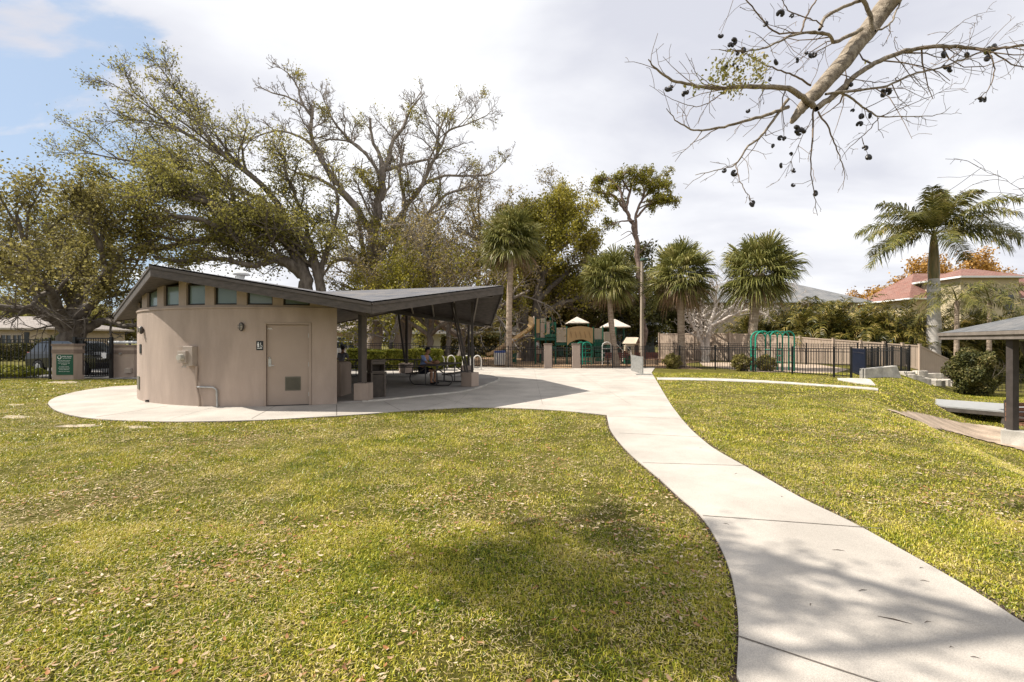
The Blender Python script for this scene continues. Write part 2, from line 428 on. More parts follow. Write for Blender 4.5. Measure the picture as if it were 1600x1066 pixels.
def mulch_material():
    m, nt, b = nt_new('wood_mulch'); N = nt.nodes; Lk = nt.links
    g = N.new('ShaderNodeNewGeometry')
    n = N.new('ShaderNodeTexNoise'); n.inputs['Scale'].default_value = 9; n.inputs['Detail'].default_value = 8; n.inputs['Roughness'].default_value = 0.8
    Lk.new(g.outputs['Position'], n.inputs['Vector'])
    n2_ = N.new('ShaderNodeTexNoise'); n2_.inputs['Scale'].default_value = 0.35; n2_.inputs['Detail'].default_value = 4
    Lk.new(g.outputs['Position'], n2_.inputs['Vector'])
    r = N.new('ShaderNodeValToRGB'); e = r.color_ramp.elements
    e[0].position = 0.35; e[0].color = (0.15, 0.07, 0.03, 1); e[1].position = 0.68; e[1].color = (0.58, 0.40, 0.23, 1)
    Lk.new(n.outputs['Fac'], r.inputs[0])
    r2 = N.new('ShaderNodeValToRGB'); e = r2.color_ramp.elements
    e[0].position = 0.52; e[0].color = (0, 0, 0, 1); e[1].position = 0.62; e[1].color = (1, 1, 1, 1)
    Lk.new(n2_.outputs['Fac'], r2.inputs[0])
    mx = N.new('ShaderNodeMix'); mx.data_type = 'RGBA'; mx.inputs[7].default_value = (0.10, 0.14, 0.03, 1)
    ml = N.new('ShaderNodeMath'); ml.operation = 'MULTIPLY'; ml.inputs[1].default_value = 0.0
    Lk.new(r2.outputs[0], ml.inputs[0]); Lk.new(ml.outputs[0], mx.inputs[0]); Lk.new(r.outputs[0], mx.inputs[6])
    Lk.new(mx.outputs[2], b.inputs['Base Color']); b.inputs['Roughness'].default_value = 0.95
    bp = N.new('ShaderNodeBump'); bp.inputs['Strength'].default_value = 0.8; bp.inputs['Distance'].default_value = 0.05
    Lk.new(n.outputs['Fac'], bp.inputs['Height']); Lk.new(bp.outputs[0], b.inputs['Normal'])
    return m
MULCH = mulch_material()
def shingle_material(name, c1, c2, c3, scale=4.0):
    m, nt, b = nt_new(name); N = nt.nodes; Lk = nt.links
    t = N.new('ShaderNodeTexCoord'); mp = N.new('ShaderNodeMapping'); Lk.new(t.outputs['UV'], mp.inputs['Vector'])
    br = N.new('ShaderNodeTexBrick'); br.inputs['Scale'].default_value = 1.0
    br.inputs['Brick Width'].default_value = 0.33; br.inputs['Row Height'].default_value = 0.15
    br.inputs['Mortar Size'].default_value = 0.012; br.inputs['Color1'].default_value = rgba(c1); br.inputs['Color2'].default_value = rgba(c2)
    br.inputs['Mortar'].default_value = rgba([c * 0.35 for c in c1])
    Lk.new(mp.outputs[0], br.inputs['Vector'])
    n = N.new('ShaderNodeTexNoise'); n.inputs['Scale'].default_value = 1.3; n.inputs['Detail'].default_value = 7; n.inputs['Roughness'].default_value = 0.75
    Lk.new(t.outputs['Object'], n.inputs['Vector'])
    r = N.new('ShaderNodeValToRGB'); r.color_ramp.elements[0].position = 0.42; r.color_ramp.elements[1].position = 0.7
    Lk.new(n.outputs['Fac'], r.inputs[0])
    mx = N.new('ShaderNodeMix'); mx.data_type = 'RGBA'; mx.inputs[7].default_value = rgba(c3)
    Lk.new(r.outputs[0], mx.inputs[0]); Lk.new(br.outputs['Color'], mx.inputs[6])
    Lk.new(mx.outputs[2], b.inputs['Base Color']); b.inputs['Roughness'].default_value = 0.85
    bp = N.new('ShaderNodeBump'); bp.inputs['Strength'].default_value = 0.6; bp.inputs['Distance'].default_value = 0.02
    Lk.new(br.outputs['Fac'], bp.inputs['Height']); bp.invert = True; Lk.new(bp.outputs[0], b.inputs['Normal'])
    return m
SHINGLE = shingle_material('dark_shingles', (0.075, 0.08, 0.095), (0.13, 0.13, 0.145), (0.17, 0.15, 0.13))
SHINGLE_G = shingle_material('grey_shingles', (0.15, 0.155, 0.16), (0.21, 0.21, 0.21), (0.24, 0.23, 0.22))
SHINGLE_T = shingle_material('taupe_shingles', (0.21, 0.175, 0.15), (0.27, 0.23, 0.20), (0.30, 0.26, 0.23))
TILE_R = shingle_material('red_tiles', (0.19, 0.085, 0.062), (0.29, 0.135, 0.10), (0.24, 0.14, 0.11))
SHINGLE_Z = shingle_material('gazebo_shingles', (0.095, 0.10, 0.105), (0.15, 0.15, 0.15), (0.17, 0.16, 0.15))
def planar_uv(o):
    """metric uv on every face: u along the level direction, v up the slope"""
    me = o.data; uv = me.uv_layers.new(name='UVMap')
    for p in me.polygons:
        n = p.normal; u = Vector((0, 0, 1)).cross(n)
        u = u.normalized() if u.length > 1e-4 else Vector((1, 0, 0))
        v = n.cross(u)
        for li in p.loop_indices:
            c = me.vertices[me.loops[li].vertex_index].co
            uv.data[li].uv = (c.dot(u), c.dot(v))
    return o
# ------------------------------------------------------------ ground, paths
def axis(a, b, fine0, fine1, df, grow=1.35):
    mid = list(np.arange(fine0, fine1 + 1e-6, df)); lo = []; hi = []
    s = df; p = fine0
    while p > a: s *= grow; p -= s; lo.append(max(p, a))
    s = df; p = fine1
    while p < b: s *= grow; p += s; hi.append(min(p, b))
    return np.array(sorted(set(np.round(lo + mid + hi, 4))))
gx = axis(-900, 900, -26, 30, 0.4); gy = axis(-300, 1500, -4, 40, 0.4)
GX, GY = np.meshgrid(gx, gy); GZ = land(GX, GY)
rngg = np.random.default_rng(1)
GZ = GZ + 0.0
nx, ny = len(gx), len(gy)
vv = np.stack([GX, GY, GZ], -1).reshape(-1, 3)
ii = (np.arange(ny - 1)[:, None] * nx + np.arange(nx - 1)[None, :]).ravel()
ff = np.stack([ii, ii + 1, ii + nx + 1, ii + nx], 1)
tag(np_mesh('ground', vv, ff, GROUND, smooth=True), kind='structure')

def gxy(pts): return [tuple(G(px, py)[:2]) for px, py in pts]
def smooth_poly(pts, n=5):
    return [(p.x, p.y) for p in catmull([Vector((a, b, 0)) for a, b in pts], n)]
# pavement round the shelter
lower = smooth_poly(gxy([(75, 632), (84, 641), (110, 650), (150, 656), (200, 659), (260, 660.5), (330, 660), (400, 658), (480, 654), (560, 649),
                         (640, 643), (700, 639.5), (740, 638), (800, 639), (860, 642), (910, 646), (948, 650)]), 4)
right = gxy([(1065, 656), (1050, 636), (1037, 615), (1026, 596), (1018, 583)])
back = [(9.1, 28.9), (6.3, 28.3), (3.0, 27.6), (0.0, 28.4), (-3.5, 30.4), (-8.5, 28.5), (-12.5, 25.0), (-13.2, 21.5), (-13.6, 19.2)]
upl = smooth_poly(gxy([(212, 603), (170, 605.5), (125, 612), (93, 620), (80, 625.5), (75.5, 629.5)]), 4)
plaza_poly = lower + right + back + upl
mb = MB(); mb.prism(plaza_poly, -0.10, 0.022, bottom=False)
plaza = struct(mb, 'pavement', CONC)
# walk
pl = smooth_poly(gxy([(948, 650), (950, 660), (953, 672), (965, 690), (988, 715), (1030, 751), (1062, 780), (1092, 806), (1118, 845), (1138, 890), (1148, 930), (1154, 985), (1151, 1066)]), 4)
pl += [(1.05, 1.6), (0.8, 0.6), (0.6, -3.0)]
pr = [(3.4, -3.0), (3.3, 0.6), (3.02, 1.9)] + smooth_poly(gxy([(1740, 1066), (1600, 980), (1540, 941), (1470, 899), (1400, 858), (1330, 820), (1250, 780), (1180, 740), (1120, 706), (1098, 689), (1080, 673), (1065, 656)]), 4)
walk_poly = pl + pr
mb = MB(); mb.prism(walk_poly, -0.10, 0.022, bottom=False)
walk = struct(mb, 'path', CONC)
# dark soil seam where the turf is cut back along the walk
def seam(pts, w, name):
    mb = MB(); k = len(pts); L = []; R = []
    for i, (x, y) in enumerate(pts):
        a = pts[max(i - 1, 0)]; b = pts[min(i + 1, k - 1)]
        d = Vector((b[0] - a[0], b[1] - a[1], 0)).normalized(); n = Vector((-d.y, d.x, 0))
        ww = w * (0.55 + 0.9 * abs(mnoise.noise(Vector((x * 3, y * 3, 0)))) + 0.25)
        z = gz(x, y) + 0.008
        L.append(Vector((x, y, z)) - n * 0.02); R.append(Vector((x, y, z)) + n * ww)
    mb.add(L + R, [(i, i + 1, k + i + 1, k + i) for i in range(k - 1)])
    return mb
sm = MB()
for pts, w in ((list(reversed(pl)), 0.035), (list(reversed(pr)), 0.07), (list(reversed(lower)), 0.03)):
    q = seam(pts, w, ''); sm.add(q.v, q.f)
struct(sm, 'soil_seam', EDGE)
# control joints
def strip(mb, a, b, w, z, k=14, wob=0.006):
    a = Vector(a); b = Vector(b); d = (b - a).normalized(); n = Vector((-d.y, d.x, 0)); vs = []
    for i in range(k + 1):
        p = a.lerp(b, i / k); o_ = mnoise.noise(p * 2.3) * wob
        ww = w * (0.7 + 0.6 * abs(mnoise.noise(p * 9)))
        vs += [Vector((p.x, p.y, z)) + n * (o_ - ww / 2), Vector((p.x, p.y, z)) + n * (o_ + ww / 2)]
    mb.add(vs, [(2 * i, 2 * i + 2, 2 * i + 3, 2 * i + 1) for i in range(k)])
def gj(mb, a, b, w=0.014, z=0.026):
    strip(mb, G(*a), G(*b), w, z)
mb = MB()
for a, b, w in (((967, 679), (1093, 685), .012), ((1004, 726), (1180, 731), .012), ((1098, 810), (1378, 831), .012), ((1150, 1000), (1440, 1100), .012)):
    gj(mb, a, b, w)
jo = mb.build('joint', JOINT, walk)
mb = MB()
for a, b, w in (((150, 653.5), (262, 636), .02), ((393, 656), (430, 636), .012), ((526, 634), (526, 651), .02), ((600, 629), (626, 643), .014),
                ((951, 652), (1060, 656), .012), ((765, 601), (840, 601), .012), ((680, 621), (740, 636), .012),
                ((840, 601), (965, 620), .01), ((660, 640), (700, 628), .008), ((265, 657), (330, 639), .008)):
    gj(mb, a, b, w)
for i in range(5):
    x = -1.5 + i * 2.3
    strip(mb, (x, 11.9, 0), (x + 0.5, 27.0, 0), .006, .026, 30)
for yy in (13.4, 16.0, 18.8, 21.8, 25.0):
    strip(mb, (-0.2, yy, 0), (4.3 + (yy - 11) * 0.24, yy + 0.25, 0), .009, .026, 24)
mb.build('joint', JOINT, plaza)
# playground mulch, street beyond the left fence, kerb strip, sand
mb = MB(); mb.prism([(-7.5, 30.6), (-3.8, 31.0), (0.0, 28.7), (3.0, 27.9), (6.3, 28.5), (8.2, 28.7), (11.2, 26.8), (12.4, 33.0), (16, 38), (14, 46), (-14, 50), (-14, 36)], -0.05, 0.010, bottom=False)
struct(mb, 'mulch_ground', MULCH)
mb = MB(); mb.prism([(13.0, 25.0), (16.5, 23.4), (20.0, 27.0), (22.0, 33.0), (15.0, 36.5), (13.0, 31.0)], -0.05, 0.012, bottom=False)
struct(mb, 'sand_bed', DIRT)
mb = MB(); mb.prism([(-60, 21.6), (-26.5, 21.2), (-17.5, 20.2), (-13.4, 19.6), (-12.6, 23.0), (-14.5, 27.0), (-40, 29.5), (-60, 31)], -0.05, 0.009, bottom=False)
struct(mb, 'road', ASPH)
mb = MB(); pc = smooth_poly(gxy([(1026, 591), (1080, 591.5), (1140, 593), (1200, 596), (1260, 600), (1320, 604), (1372, 608)]), 3)
pc2 = smooth_poly(gxy([(1372, 611), (1320, 606.5), (1260, 602.5), (1200, 599), (1140, 596.5), (1080, 595), (1028, 594.5)]), 3)
mb.prism(pc + pc2, -0.05, 0.03, follow=True, bottom=False); struct(mb, 'kerb_strip', CONC_W)
mb = MB()
def patch(mb, poly, z, sub=0.5):
    """a sheet that follows the land, cut in cells"""
    xs = [p[0] for p in poly]; ys = [p[1] for p in poly]
    X0, X1, Y0, Y1 = min(xs), max(xs), min(ys), max(ys)
    n = len(poly)
    def inside(x, y):
        c = False; j = n - 1
        for i in range(n):
            if (poly[i][1] > y) != (poly[j][1] > y) and x < (poly[j][0] - poly[i][0]) * (y - poly[i][1]) / (poly[j][1] - poly[i][1]) + poly[i][0]: c = not c
            j = i
        return c
    y = Y0
    while y < Y1:
        x = X0
        while x < X1:
            if inside(x + sub / 2, y + sub / 2):
                q = [(x, y), (x + sub, y), (x + sub, y + sub), (x, y + sub)]
                mb.add([Vector((a, b, gz(a, b) + z)) for a, b in q], [(0, 1, 2, 3)])
            x += sub
        y += sub
sand_px = [(1386, 642), (1420, 645), (1470, 655), (1530, 665), (1600, 676), (1700, 690), (1700, 740), (1600, 706), (1530, 688), (1470, 672), (1425, 656)]
sand_poly = smooth_poly(gxy(sand_px), 3)
patch(mb, sand_poly, 0.035, 0.09); struct(mb, 'sand_strip', DIRT)
bare_poly = []
mb = MB()
for cx, cy, rx, ry in ((25, 652, 26, 4), (130, 666, 42, 3), (215, 668.5, 35, 3), (25, 633, 18, 2), (100, 598, 30, 2.5)):
    q = []
    for k in range(18):
        a = k / 18 * 2 * math.pi; rr = 0.7 + 0.6 * mnoise.noise(Vector((cx * .1 + math.cos(a) * 1.7, math.sin(a) * 1.7, cy)))
        g = G(cx + math.cos(a) * rx * rr, cy + math.sin(a) * ry * rr); q.append((g.x, g.y))
    bare_poly.append(q); mb.prism(q, 0.0, 0.007, bottom=False)
struct(mb, 'bare_sand', mat('pale_sand', (0.36, 0.30, 0.21), 0.95, scale=7, var=0.45, bump=0.5, bscale=30))

# ------------------------------------------------------------ turf: blades and fallen leaves
def inpoly(x, y, poly):
    c = np.zeros(len(x), bool); n = len(poly); j = n - 1
    for i in range(n):
        xi, yi = poly[i]; xj, yj = poly[j]
        if yi != yj:
            c ^= ((yi > y) != (yj > y)) & (x < (xj - xi) * (y - yi) / (yj - yi) + xi)
        j = i
    return c
def offset_poly(poly, d):
    n = len(poly); area = sum(poly[i][0] * poly[(i + 1) % n][1] - poly[(i + 1) % n][0] * poly[i][1] for i in range(n))
    s = 1 if area > 0 else -1; out = []
    for i in range(n):
        a = poly[i - 1]; b = poly[(i + 1) % n]; t = Vector((b[0] - a[0], b[1] - a[1])).normalized()
        out.append((poly[i][0] + t.y * d * s, poly[i][1] - t.x * d * s))
    return out
walk_o = offset_poly(walk_poly, 0.012); plaza_o = offset_poly(plaza_poly, 0.015)
mulch_no = [(-7.5, 30.2), (-3.8, 30.6), (0.0, 28.3), (3.0, 27.5), (6.3, 28.2), (8.2, 28.4), (11.2, 26.5), (12.4, 33.0), (16, 38), (14, 60), (-14, 60), (-14, 36)]
kerb_no = pc + pc2
rng = np.random.default_rng(7)
def vnoise(x, y, s, seed=0):
    """cheap value noise"""
    r = np.random.default_rng(seed); T = r.random((64, 64)); x = x * s; y = y * s
    xi = np.floor(x).astype(int); yi = np.floor(y).astype(int); fx = x - xi; fy = y - yi
    fx = fx * fx * (3 - 2 * fx); fy = fy * fy * (3 - 2 * fy)
    a = T[yi % 64, xi % 64]; b = T[yi % 64, (xi + 1) % 64]; c = T[(yi + 1) % 64, xi % 64]; d = T[(yi + 1) % 64, (xi + 1) % 64]
    return (a * (1 - fx) + b * fx) * (1 - fy) + (c * (1 - fx) + d * fx) * fy
def scatter(D0, D1, dens):
    """points in a wedge wider than the view between two depths"""
    A = 1.30 * (D1 + D0) * (D1 - D0) + 2.0 * (D1 - D0); n = int(A * dens)
    D = np.sqrt(rng.random(n) * (D1 ** 2 - D0 ** 2) + D0 ** 2); x = (rng.random(n) * 2 - 1) * (1.30 * D + 1.0)
    ok = ~(inpoly(x, D, walk_o) | inpoly(x, D, plaza_o) | inpoly(x, D, sand_poly) | inpoly(x, D, mulch_no) | inpoly(x, D, kerb_no))
    for q in bare_poly: ok &= ~(inpoly(x, D, q) & (rng.random(n) < 0.55))
    ok &= ~((x < -12) & (D > 19.6)) & ~((x > -13) & (x < 12) & (D > 28.5))
    return x[ok], D[ok]
def blades(D0, D1, dens, h, w, bent):
    x, y = scatter(D0, D1, dens); n = len(x)
    patchy = vnoise(x, y, 0.9, 3) * 0.5 + vnoise(x, y, 3.1, 4) * 0.5
    keep = rng.random(n) < np.clip(-0.05 + 1.55 * patchy, 0.08, 1); x = x[keep]; y = y[keep]; patchy = patchy[keep]; n = len(x)
    z = land(x, y)
    hh = h * (0.40 + 0.85 * rng.random(n)) * (0.55 + 0.8 * patchy); ww = w * (0.6 + 0.8 * rng.random(n))
    a = rng.random(n) * 2 * np.pi; lean = rng.random(n) ** 0.6 * 1.45; b = a + np.pi / 2 + (rng.random(n) - .5)
    ux, uy = np.cos(b) * ww / 2, np.sin(b) * ww / 2
    dxy = np.sin(lean) * hh; dz = np.cos(lean) * hh
    p0 = np.stack([x - ux, y - uy, z - 0.004], 1); p1 = np.stack([x + ux, y + uy, z - 0.004], 1)
    if not bent:
        t = np.stack([x + np.cos(a) * dxy, y + np.sin(a) * dxy, z + dz], 1)
        V = np.stack([p0, p1, t], 1).reshape(-1, 3); i = np.arange(n) * 3
        return V, None, np.stack([i, i + 1, i + 2], 1)
    m0 = np.stack([x - ux * .8 + np.cos(a) * dxy * .35, y - uy * .8 + np.sin(a) * dxy * .35, z + dz * .72], 1)
    m1 = np.stack([x + ux * .8 + np.cos(a) * dxy * .35, y + uy * .8 + np.sin(a) * dxy * .35, z + dz * .72], 1)
    t = np.stack([x + np.cos(a) * dxy * 1.25, y + np.sin(a) * dxy * 1.25, z + dz * 0.95], 1)
    V = np.stack([p0, p1, m1, m0, t], 1).reshape(-1, 3); i = np.arange(n) * 5
    return V, np.stack([i, i + 1, i + 2, i + 3], 1), np.stack([i + 3, i + 2, i + 4], 1)
parts = [blades(1.6, 4.2, 12500, 0.031, 0.0062, True), blades(4.2, 7.5, 5200, 0.036, 0.0100, False),
         blades(7.5, 13, 2100, 0.042, 0.016, False), blades(13, 24, 620, 0.046, 0.030, False)]
Vs = []; Qs = []; Ts = []; o_ = 0
for V, Q, T in parts:
    Vs.append(V)
    if Q is not None: Qs.append(Q + o_)
    Ts.append(T + o_); o_ += len(V)
GRASSM = leafmat('grass_blades', [(0.030, 0.060, 0.006), (0.125, 0.170, 0.012), (0.35, 0.345, 0.026), (0.60, 0.50, 0.08), (0.78, 0.62, 0.30)], trans=0.22, rough=0.36, nscale=1.6)
tag(np_mesh('lawn_grass', np.concatenate(Vs), np.concatenate(Qs), GRASSM, tris=np.concatenate(Ts)), 'short yellow green turf of the park lawn', 'grass', kind='stuff')

THATCH = leafmat('straw', [(0.14, 0.095, 0.045), (0.34, 0.26, 0.12), (0.55, 0.43, 0.22), (0.68, 0.57, 0.36)], trans=0.1, rough=.5, nscale=2.5)
def straw(D0, D1, dens, L, w):
    x, y = scatter(D0, D1, dens); k = rng.random(len(x)) < np.clip(vnoise(x, y, 1.1, 21) * .9 + vnoise(x, y, 4.5, 22) * .9 - .35, .05, 1); x = x[k]; y = y[k]; n = len(x); a = rng.random(n) * 6.283
    l = L * (.5 + rng.random(n)); ww = w * (.6 + .8 * rng.random(n)); z = land(x, y) + .006 + rng.random(n) * .018; dz = (rng.random(n) - .4) * l * .5; c, s_ = np.cos(a), np.sin(a)
    V = np.stack([np.stack([x - s_ * ww, y + c * ww, z], 1), np.stack([x + s_ * ww, y - c * ww, z], 1), np.stack([x + c * l, y + s_ * l, z + np.maximum(dz, -.004)], 1)], 1).reshape(-1, 3); i = np.arange(n) * 3
    return V, np.stack([i, i + 1, i + 2], 1)
st = [straw(1.6, 4.2, 2300, .034, .0024), straw(4.2, 7.5, 1150, .042, .0035), straw(7.5, 13, 600, .05, .006), straw(13, 22, 170, .06, .012)]
Vs = []; Ts = []; o_ = 0
for V, T in st: Vs.append(V); Ts.append(T + o_); o_ += len(V)
tag(np_mesh('dry_thatch', np.concatenate(Vs), None, THATCH, tris=np.concatenate(Ts)), 'straw coloured dead grass lying in the turf', 'grass', kind='stuff')
def fallen(D0, D1, dens, s):
    x, y = scatter(D0, D1, dens)
    near = vnoise(x, y, 0.6, 9); k = rng.random(len(x)) < np.clip(near * 2.2 - 0.65, 0.05, 1) * np.clip(vnoise(x, y, 2.4, 12) * 2 - .35, .1, 1); x = x[k]; y = y[k]; n = len(x)
    z = land(x, y) + 0.012 + rng.random(n) * 0.018; L = s * (0.6 + 0.8 * rng.random(n)); W = L * (0.22 + 0.2 * rng.random(n))
    a = rng.random(n) * 2 * np.pi; c, s_ = np.cos(a), np.sin(a); tl = (rng.random(n) - .5) * 0.9; cu = rng.random(n) * 0.5
    def pt(u, v, w):
        return np.stack([x + u * c - v * s_, y + u * s_ + v * c, z + w + v * tl], 1)
    zz = np.zeros(n)
    V = np.stack([pt(-L, zz, L * cu), pt(-L * .35, W, W * .5), pt(-L * .35, -W, W * .5), pt(L * .4, W * .9, W * .4), pt(L * .4, -W * .9, W * .4), pt(L, zz, L * cu * .8), pt(zz, zz, zz)], 1).reshape(-1, 3)
    i = np.arange(n) * 7
    T = np.concatenate([np.stack([i + a_, i + b_, i + c_], 1) for a_, b_, c_ in ((0, 2, 6), (0, 6, 1), (1, 6, 3), (2, 4, 6), (6, 5, 3), (6, 4, 5))])
    return V, T
a = fallen(1.6, 5.0, 330, 0.0195); b = fallen(5.0, 10, 150, 0.021); c = fallen(10, 20, 22, 0.027)
V = np.concatenate([a[0], b[0], c[0]]); T = np.concatenate([a[1], b[1] + len(a[0]), c[1] + len(a[0]) + len(b[0])])
LITTER = leafmat('dry_leaves', [(0.09, 0.045, 0.022), (0.32, 0.14, 0.05), (0.36, 0.24, 0.14), (0.54, 0.42, 0.28), (0.66, 0.57, 0.42)], trans=0.1, nscale=4)
tag(np_mesh('fallen_leaves', V, None, LITTER, tris=T), 'dry brown oak leaves scattered over the lawn', 'fallen leaves', kind='stuff')
# bits lying on the walk
mb = MB(); rr = random.Random(4)
for px, py, L, a in ((1348, 931, .07, .2), (1398, 976, .16, -.5), (1445, 915, .05, -.4), (1440, 895, .03, 0), (1267, 951, .03, .8), (1524, 1036, .04, -.3), (1487, 1021, .02, 0),
                     (1135, 823, .05, -.6), (1200, 745, .03, 0), (1150, 744, .04, .2), (1310, 866, .09, -.2), (1095, 703, .05, .2), (1222, 780, .03, .1), (1450, 982, .05, .2)):
    g = G(px, py); d = Vector((math.cos(a), math.sin(a), 0)) * L / 2
    mb.tube([g - d + Vector((0, 0, .025)), g + Vector((0, .006, .027)), g + d + Vector((0, 0, .025))], [.0010, .0016 + L * .011, .0008], 5)
tag(mb.build('twig_litter', EDGE), 'dark twig bits lying scattered on the pale walk', 'twigs', kind='stuff')
# ------------------------------------------------------------ round restroom building and its star roof
CX, CY, RW = -7.0, 16.75, 5.25
GB = 0.022
def ray_circle(px, R=RW):
    a = (px - 800) / F
    # (aD - CX)^2 + (D - CY)^2 = R^2
    A = a * a + 1; B = -2 * (a * CX + CY); Cc = CX * CX + CY * CY - R * R
    disc = max(B * B - 4 * A * Cc, 0); D = (-B - math.sqrt(disc)) / (2 * A)
    return math.atan2(D - CY, a * D - CX)
def cpt(ang, R, z): return Vector((CX + R * math.cos(ang), CY + R * math.sin(ang), z))
def pol(p): return math.atan2(p.y - CY, p.x - CX)
HI = 3.52; LO = 2.62
C0 = Vector((CX, CY, 3.50))
def vpt(deg, r, z): a = math.radians(deg); return Vector((CX + r * math.cos(a), CY + r * math.sin(a), z))
P1 = P(236, 413, 10.9); Tt = P(786, 446, 15.2); V1 = P(581, 471, 10.6); B1 = P(768, 499, 19.6); P0 = P(179, 490, 15.4)
STAR = [P0, P1, V1, Tt, B1, vpt(80, 7.0, HI), vpt(115, 6.6, LO), vpt(152, 6.6, HI)]
ANG = [pol(p) for p in STAR]
ANG = [a if a <= math.radians(-160) or i < 1 else a for i, a in enumerate(ANG)]
def roof_z(x, y):
    a = math.atan2(y - CY, x - CX); p = Vector((x - CX, y - CY)); n = len(STAR)
    for i in range(n):
        u = STAR[i] - C0; v = STAR[(i + 1) % n] - C0
        det = u.x * v.y - u.y * v.x
        s = (p.x * v.y - p.y * v.x) / det; t = (u.x * p.y - u.y * p.x) / det
        if s >= -1e-6 and t >= -1e-6: return C0.z + s * u.z + t * v.z
    return 3.3
RT = 0.24   # depth from shingles to soffit
bld = empty('restroom_building', (CX, CY, GB), 'round taupe stucco restroom building with a row of small high windows', 'building')
SILL = 2.50
NEG = math.radians
a_end = ray_circle(526.5); a_start = NEG(-205)
door_l, door_r = ray_circle(416), ray_circle(482.5)
def arc_wall(mb, a0, a1, Ro, Ri, z0, z1f, step=NEG(1.5)):
    k = max(1, int(abs(a1 - a0) / step)); vs = []; fs = []
    for i in range(k + 1):
        a = a0 + (a1 - a0) * i / k
        zt = z1f if not callable(z1f) else min(z1f(*cpt(a, Ro, 0)[:2]), z1f(*cpt(a, Ri, 0)[:2]))
        vs += [cpt(a, Ro, z0), cpt(a, Ro, zt), cpt(a, Ri, zt), cpt(a, Ri, z0)]
    for i in range(k):
        b = 4 * i
        for u, v in ((0, 1), (1, 2), (2, 3), (3, 0)): fs.append((b + u, b + 4 + u, b + 4 + v, b + v))
    fs += [(0, 1, 2, 3), (4 * k + 3, 4 * k + 2, 4 * k + 1, 4 * k)]
    mb.add(vs, fs)
FR = 0.055
mb = MB()
dl = door_l - 0.012; dr = door_r + 0.012
DT = 2.16
ldl, ldr = NEG(-166.5), NEG(-155.5)         # second door at the west side
arc_wall(mb, a_start, ldl, RW, RW - .2, GB, SILL); arc_wall(mb, ldl, ldr, RW, RW - .2, 2.16, SILL)
arc_wall(mb, ldr, dl, RW, RW - .2, GB, SILL); arc_wall(mb, dl, dr, RW, RW - .2, DT, SILL); arc_wall(mb, dr, a_end, RW, RW - .2, GB, SILL)
# the flat sides that close the round room towards the shelter
def flat_wall(mb, a, b, t, z0):
    a = Vector(a); b = Vector(b); n = Vector((-(b - a).y, (b - a).x, 0)).normalized() * t; k = 10; vs = []; fs = []
    for i in range(k + 1):
        p = a.lerp(b, i / k)
        for q in (p, p + n):
            vs += [Vector((q.x, q.y, z0)), Vector((q.x, q.y, min(roof_z(p.x, p.y), roof_z((p + n).x, (p + n).y)) - RT - .01))]
    for i in range(k):
        o = 4 * i; fs += [(o, o + 4, o + 5, o + 1), (o + 3, o + 7, o + 6, o + 2), (o + 1, o + 5, o + 7, o + 3)]
    fs += [(0, 1, 3, 2), (4 * k + 2, 4 * k + 3, 4 * k + 1, 4 * k)]
    mb.add(vs, fs)
e0 = cpt(a_end, RW - 0.205, 0); flat_wall(mb, (e0.x - .02, e0.y, 0), (CX - .3, CY + .2, 0), 0.2, GB)
e1 = cpt(a_start, RW - 0.205, 0); flat_wall(mb, (e1.x, e1.y, 0), (CX - .3, CY + .2, 0), 0.2, GB)
wall = mb.build('wall', STUCCO, bld, smooth=True)
# ledge and clerestory above it
mb = MB(); arc_wall(mb, a_start, a_end, RW + .025, RW - .14, SILL + .002, SILL + .045)
wpx = [(216.0, 222.5), (230.0, 246.2), (256.2, 279.8), (291.4, 320.8), (335.0, 370.2), (385.7, 426.1), (442.7, 484.0)]
WZ0, WZ1 = 2.60, 3.13
wins = []
for l, r in wpx: wins.append((ray_circle(l, RW - .03), ray_circle(r, RW - .03)))
# continue the rhythm of windows round the hidden west side
stepa = wins[4][0] - wins[3][0]; wid = wins[3][1] - wins[3][0]
aa = wins[0][0] - stepa
while aa > a_start + stepa: wins.insert(0, (aa, aa + wid)); aa -= stepa
topf = lambda x, y: roof_z(x, y) - RT - .006
R2 = RW - .02; prev = a_start
for l, r in wins:
    arc_wall(mb, prev, l, R2, R2 - .16, SILL + .047, topf)
    arc_wall(mb, l, r, R2, R2 - .16, SILL + .047, WZ0)
    midz = roof_z(*cpt((l + r) / 2, R2, 0)[:2]) - RT
    if min(roof_z(*cpt(l, R2, 0)[:2]), roof_z(*cpt(r, R2, 0)[:2])) - RT > WZ1 + .05:
        arc_wall(mb, l, r, R2, R2 - .16, WZ1, topf)
    prev = r
arc_wall(mb, prev, a_end, R2, R2 - .16, SILL + .047, topf)
mb.build('clerestory_wall', STUCCO, bld, smooth=True)
FRAMED = mat('dark_window_frame', (0.035, 0.030, 0.026), 0.5, scale=6, var=0.1)
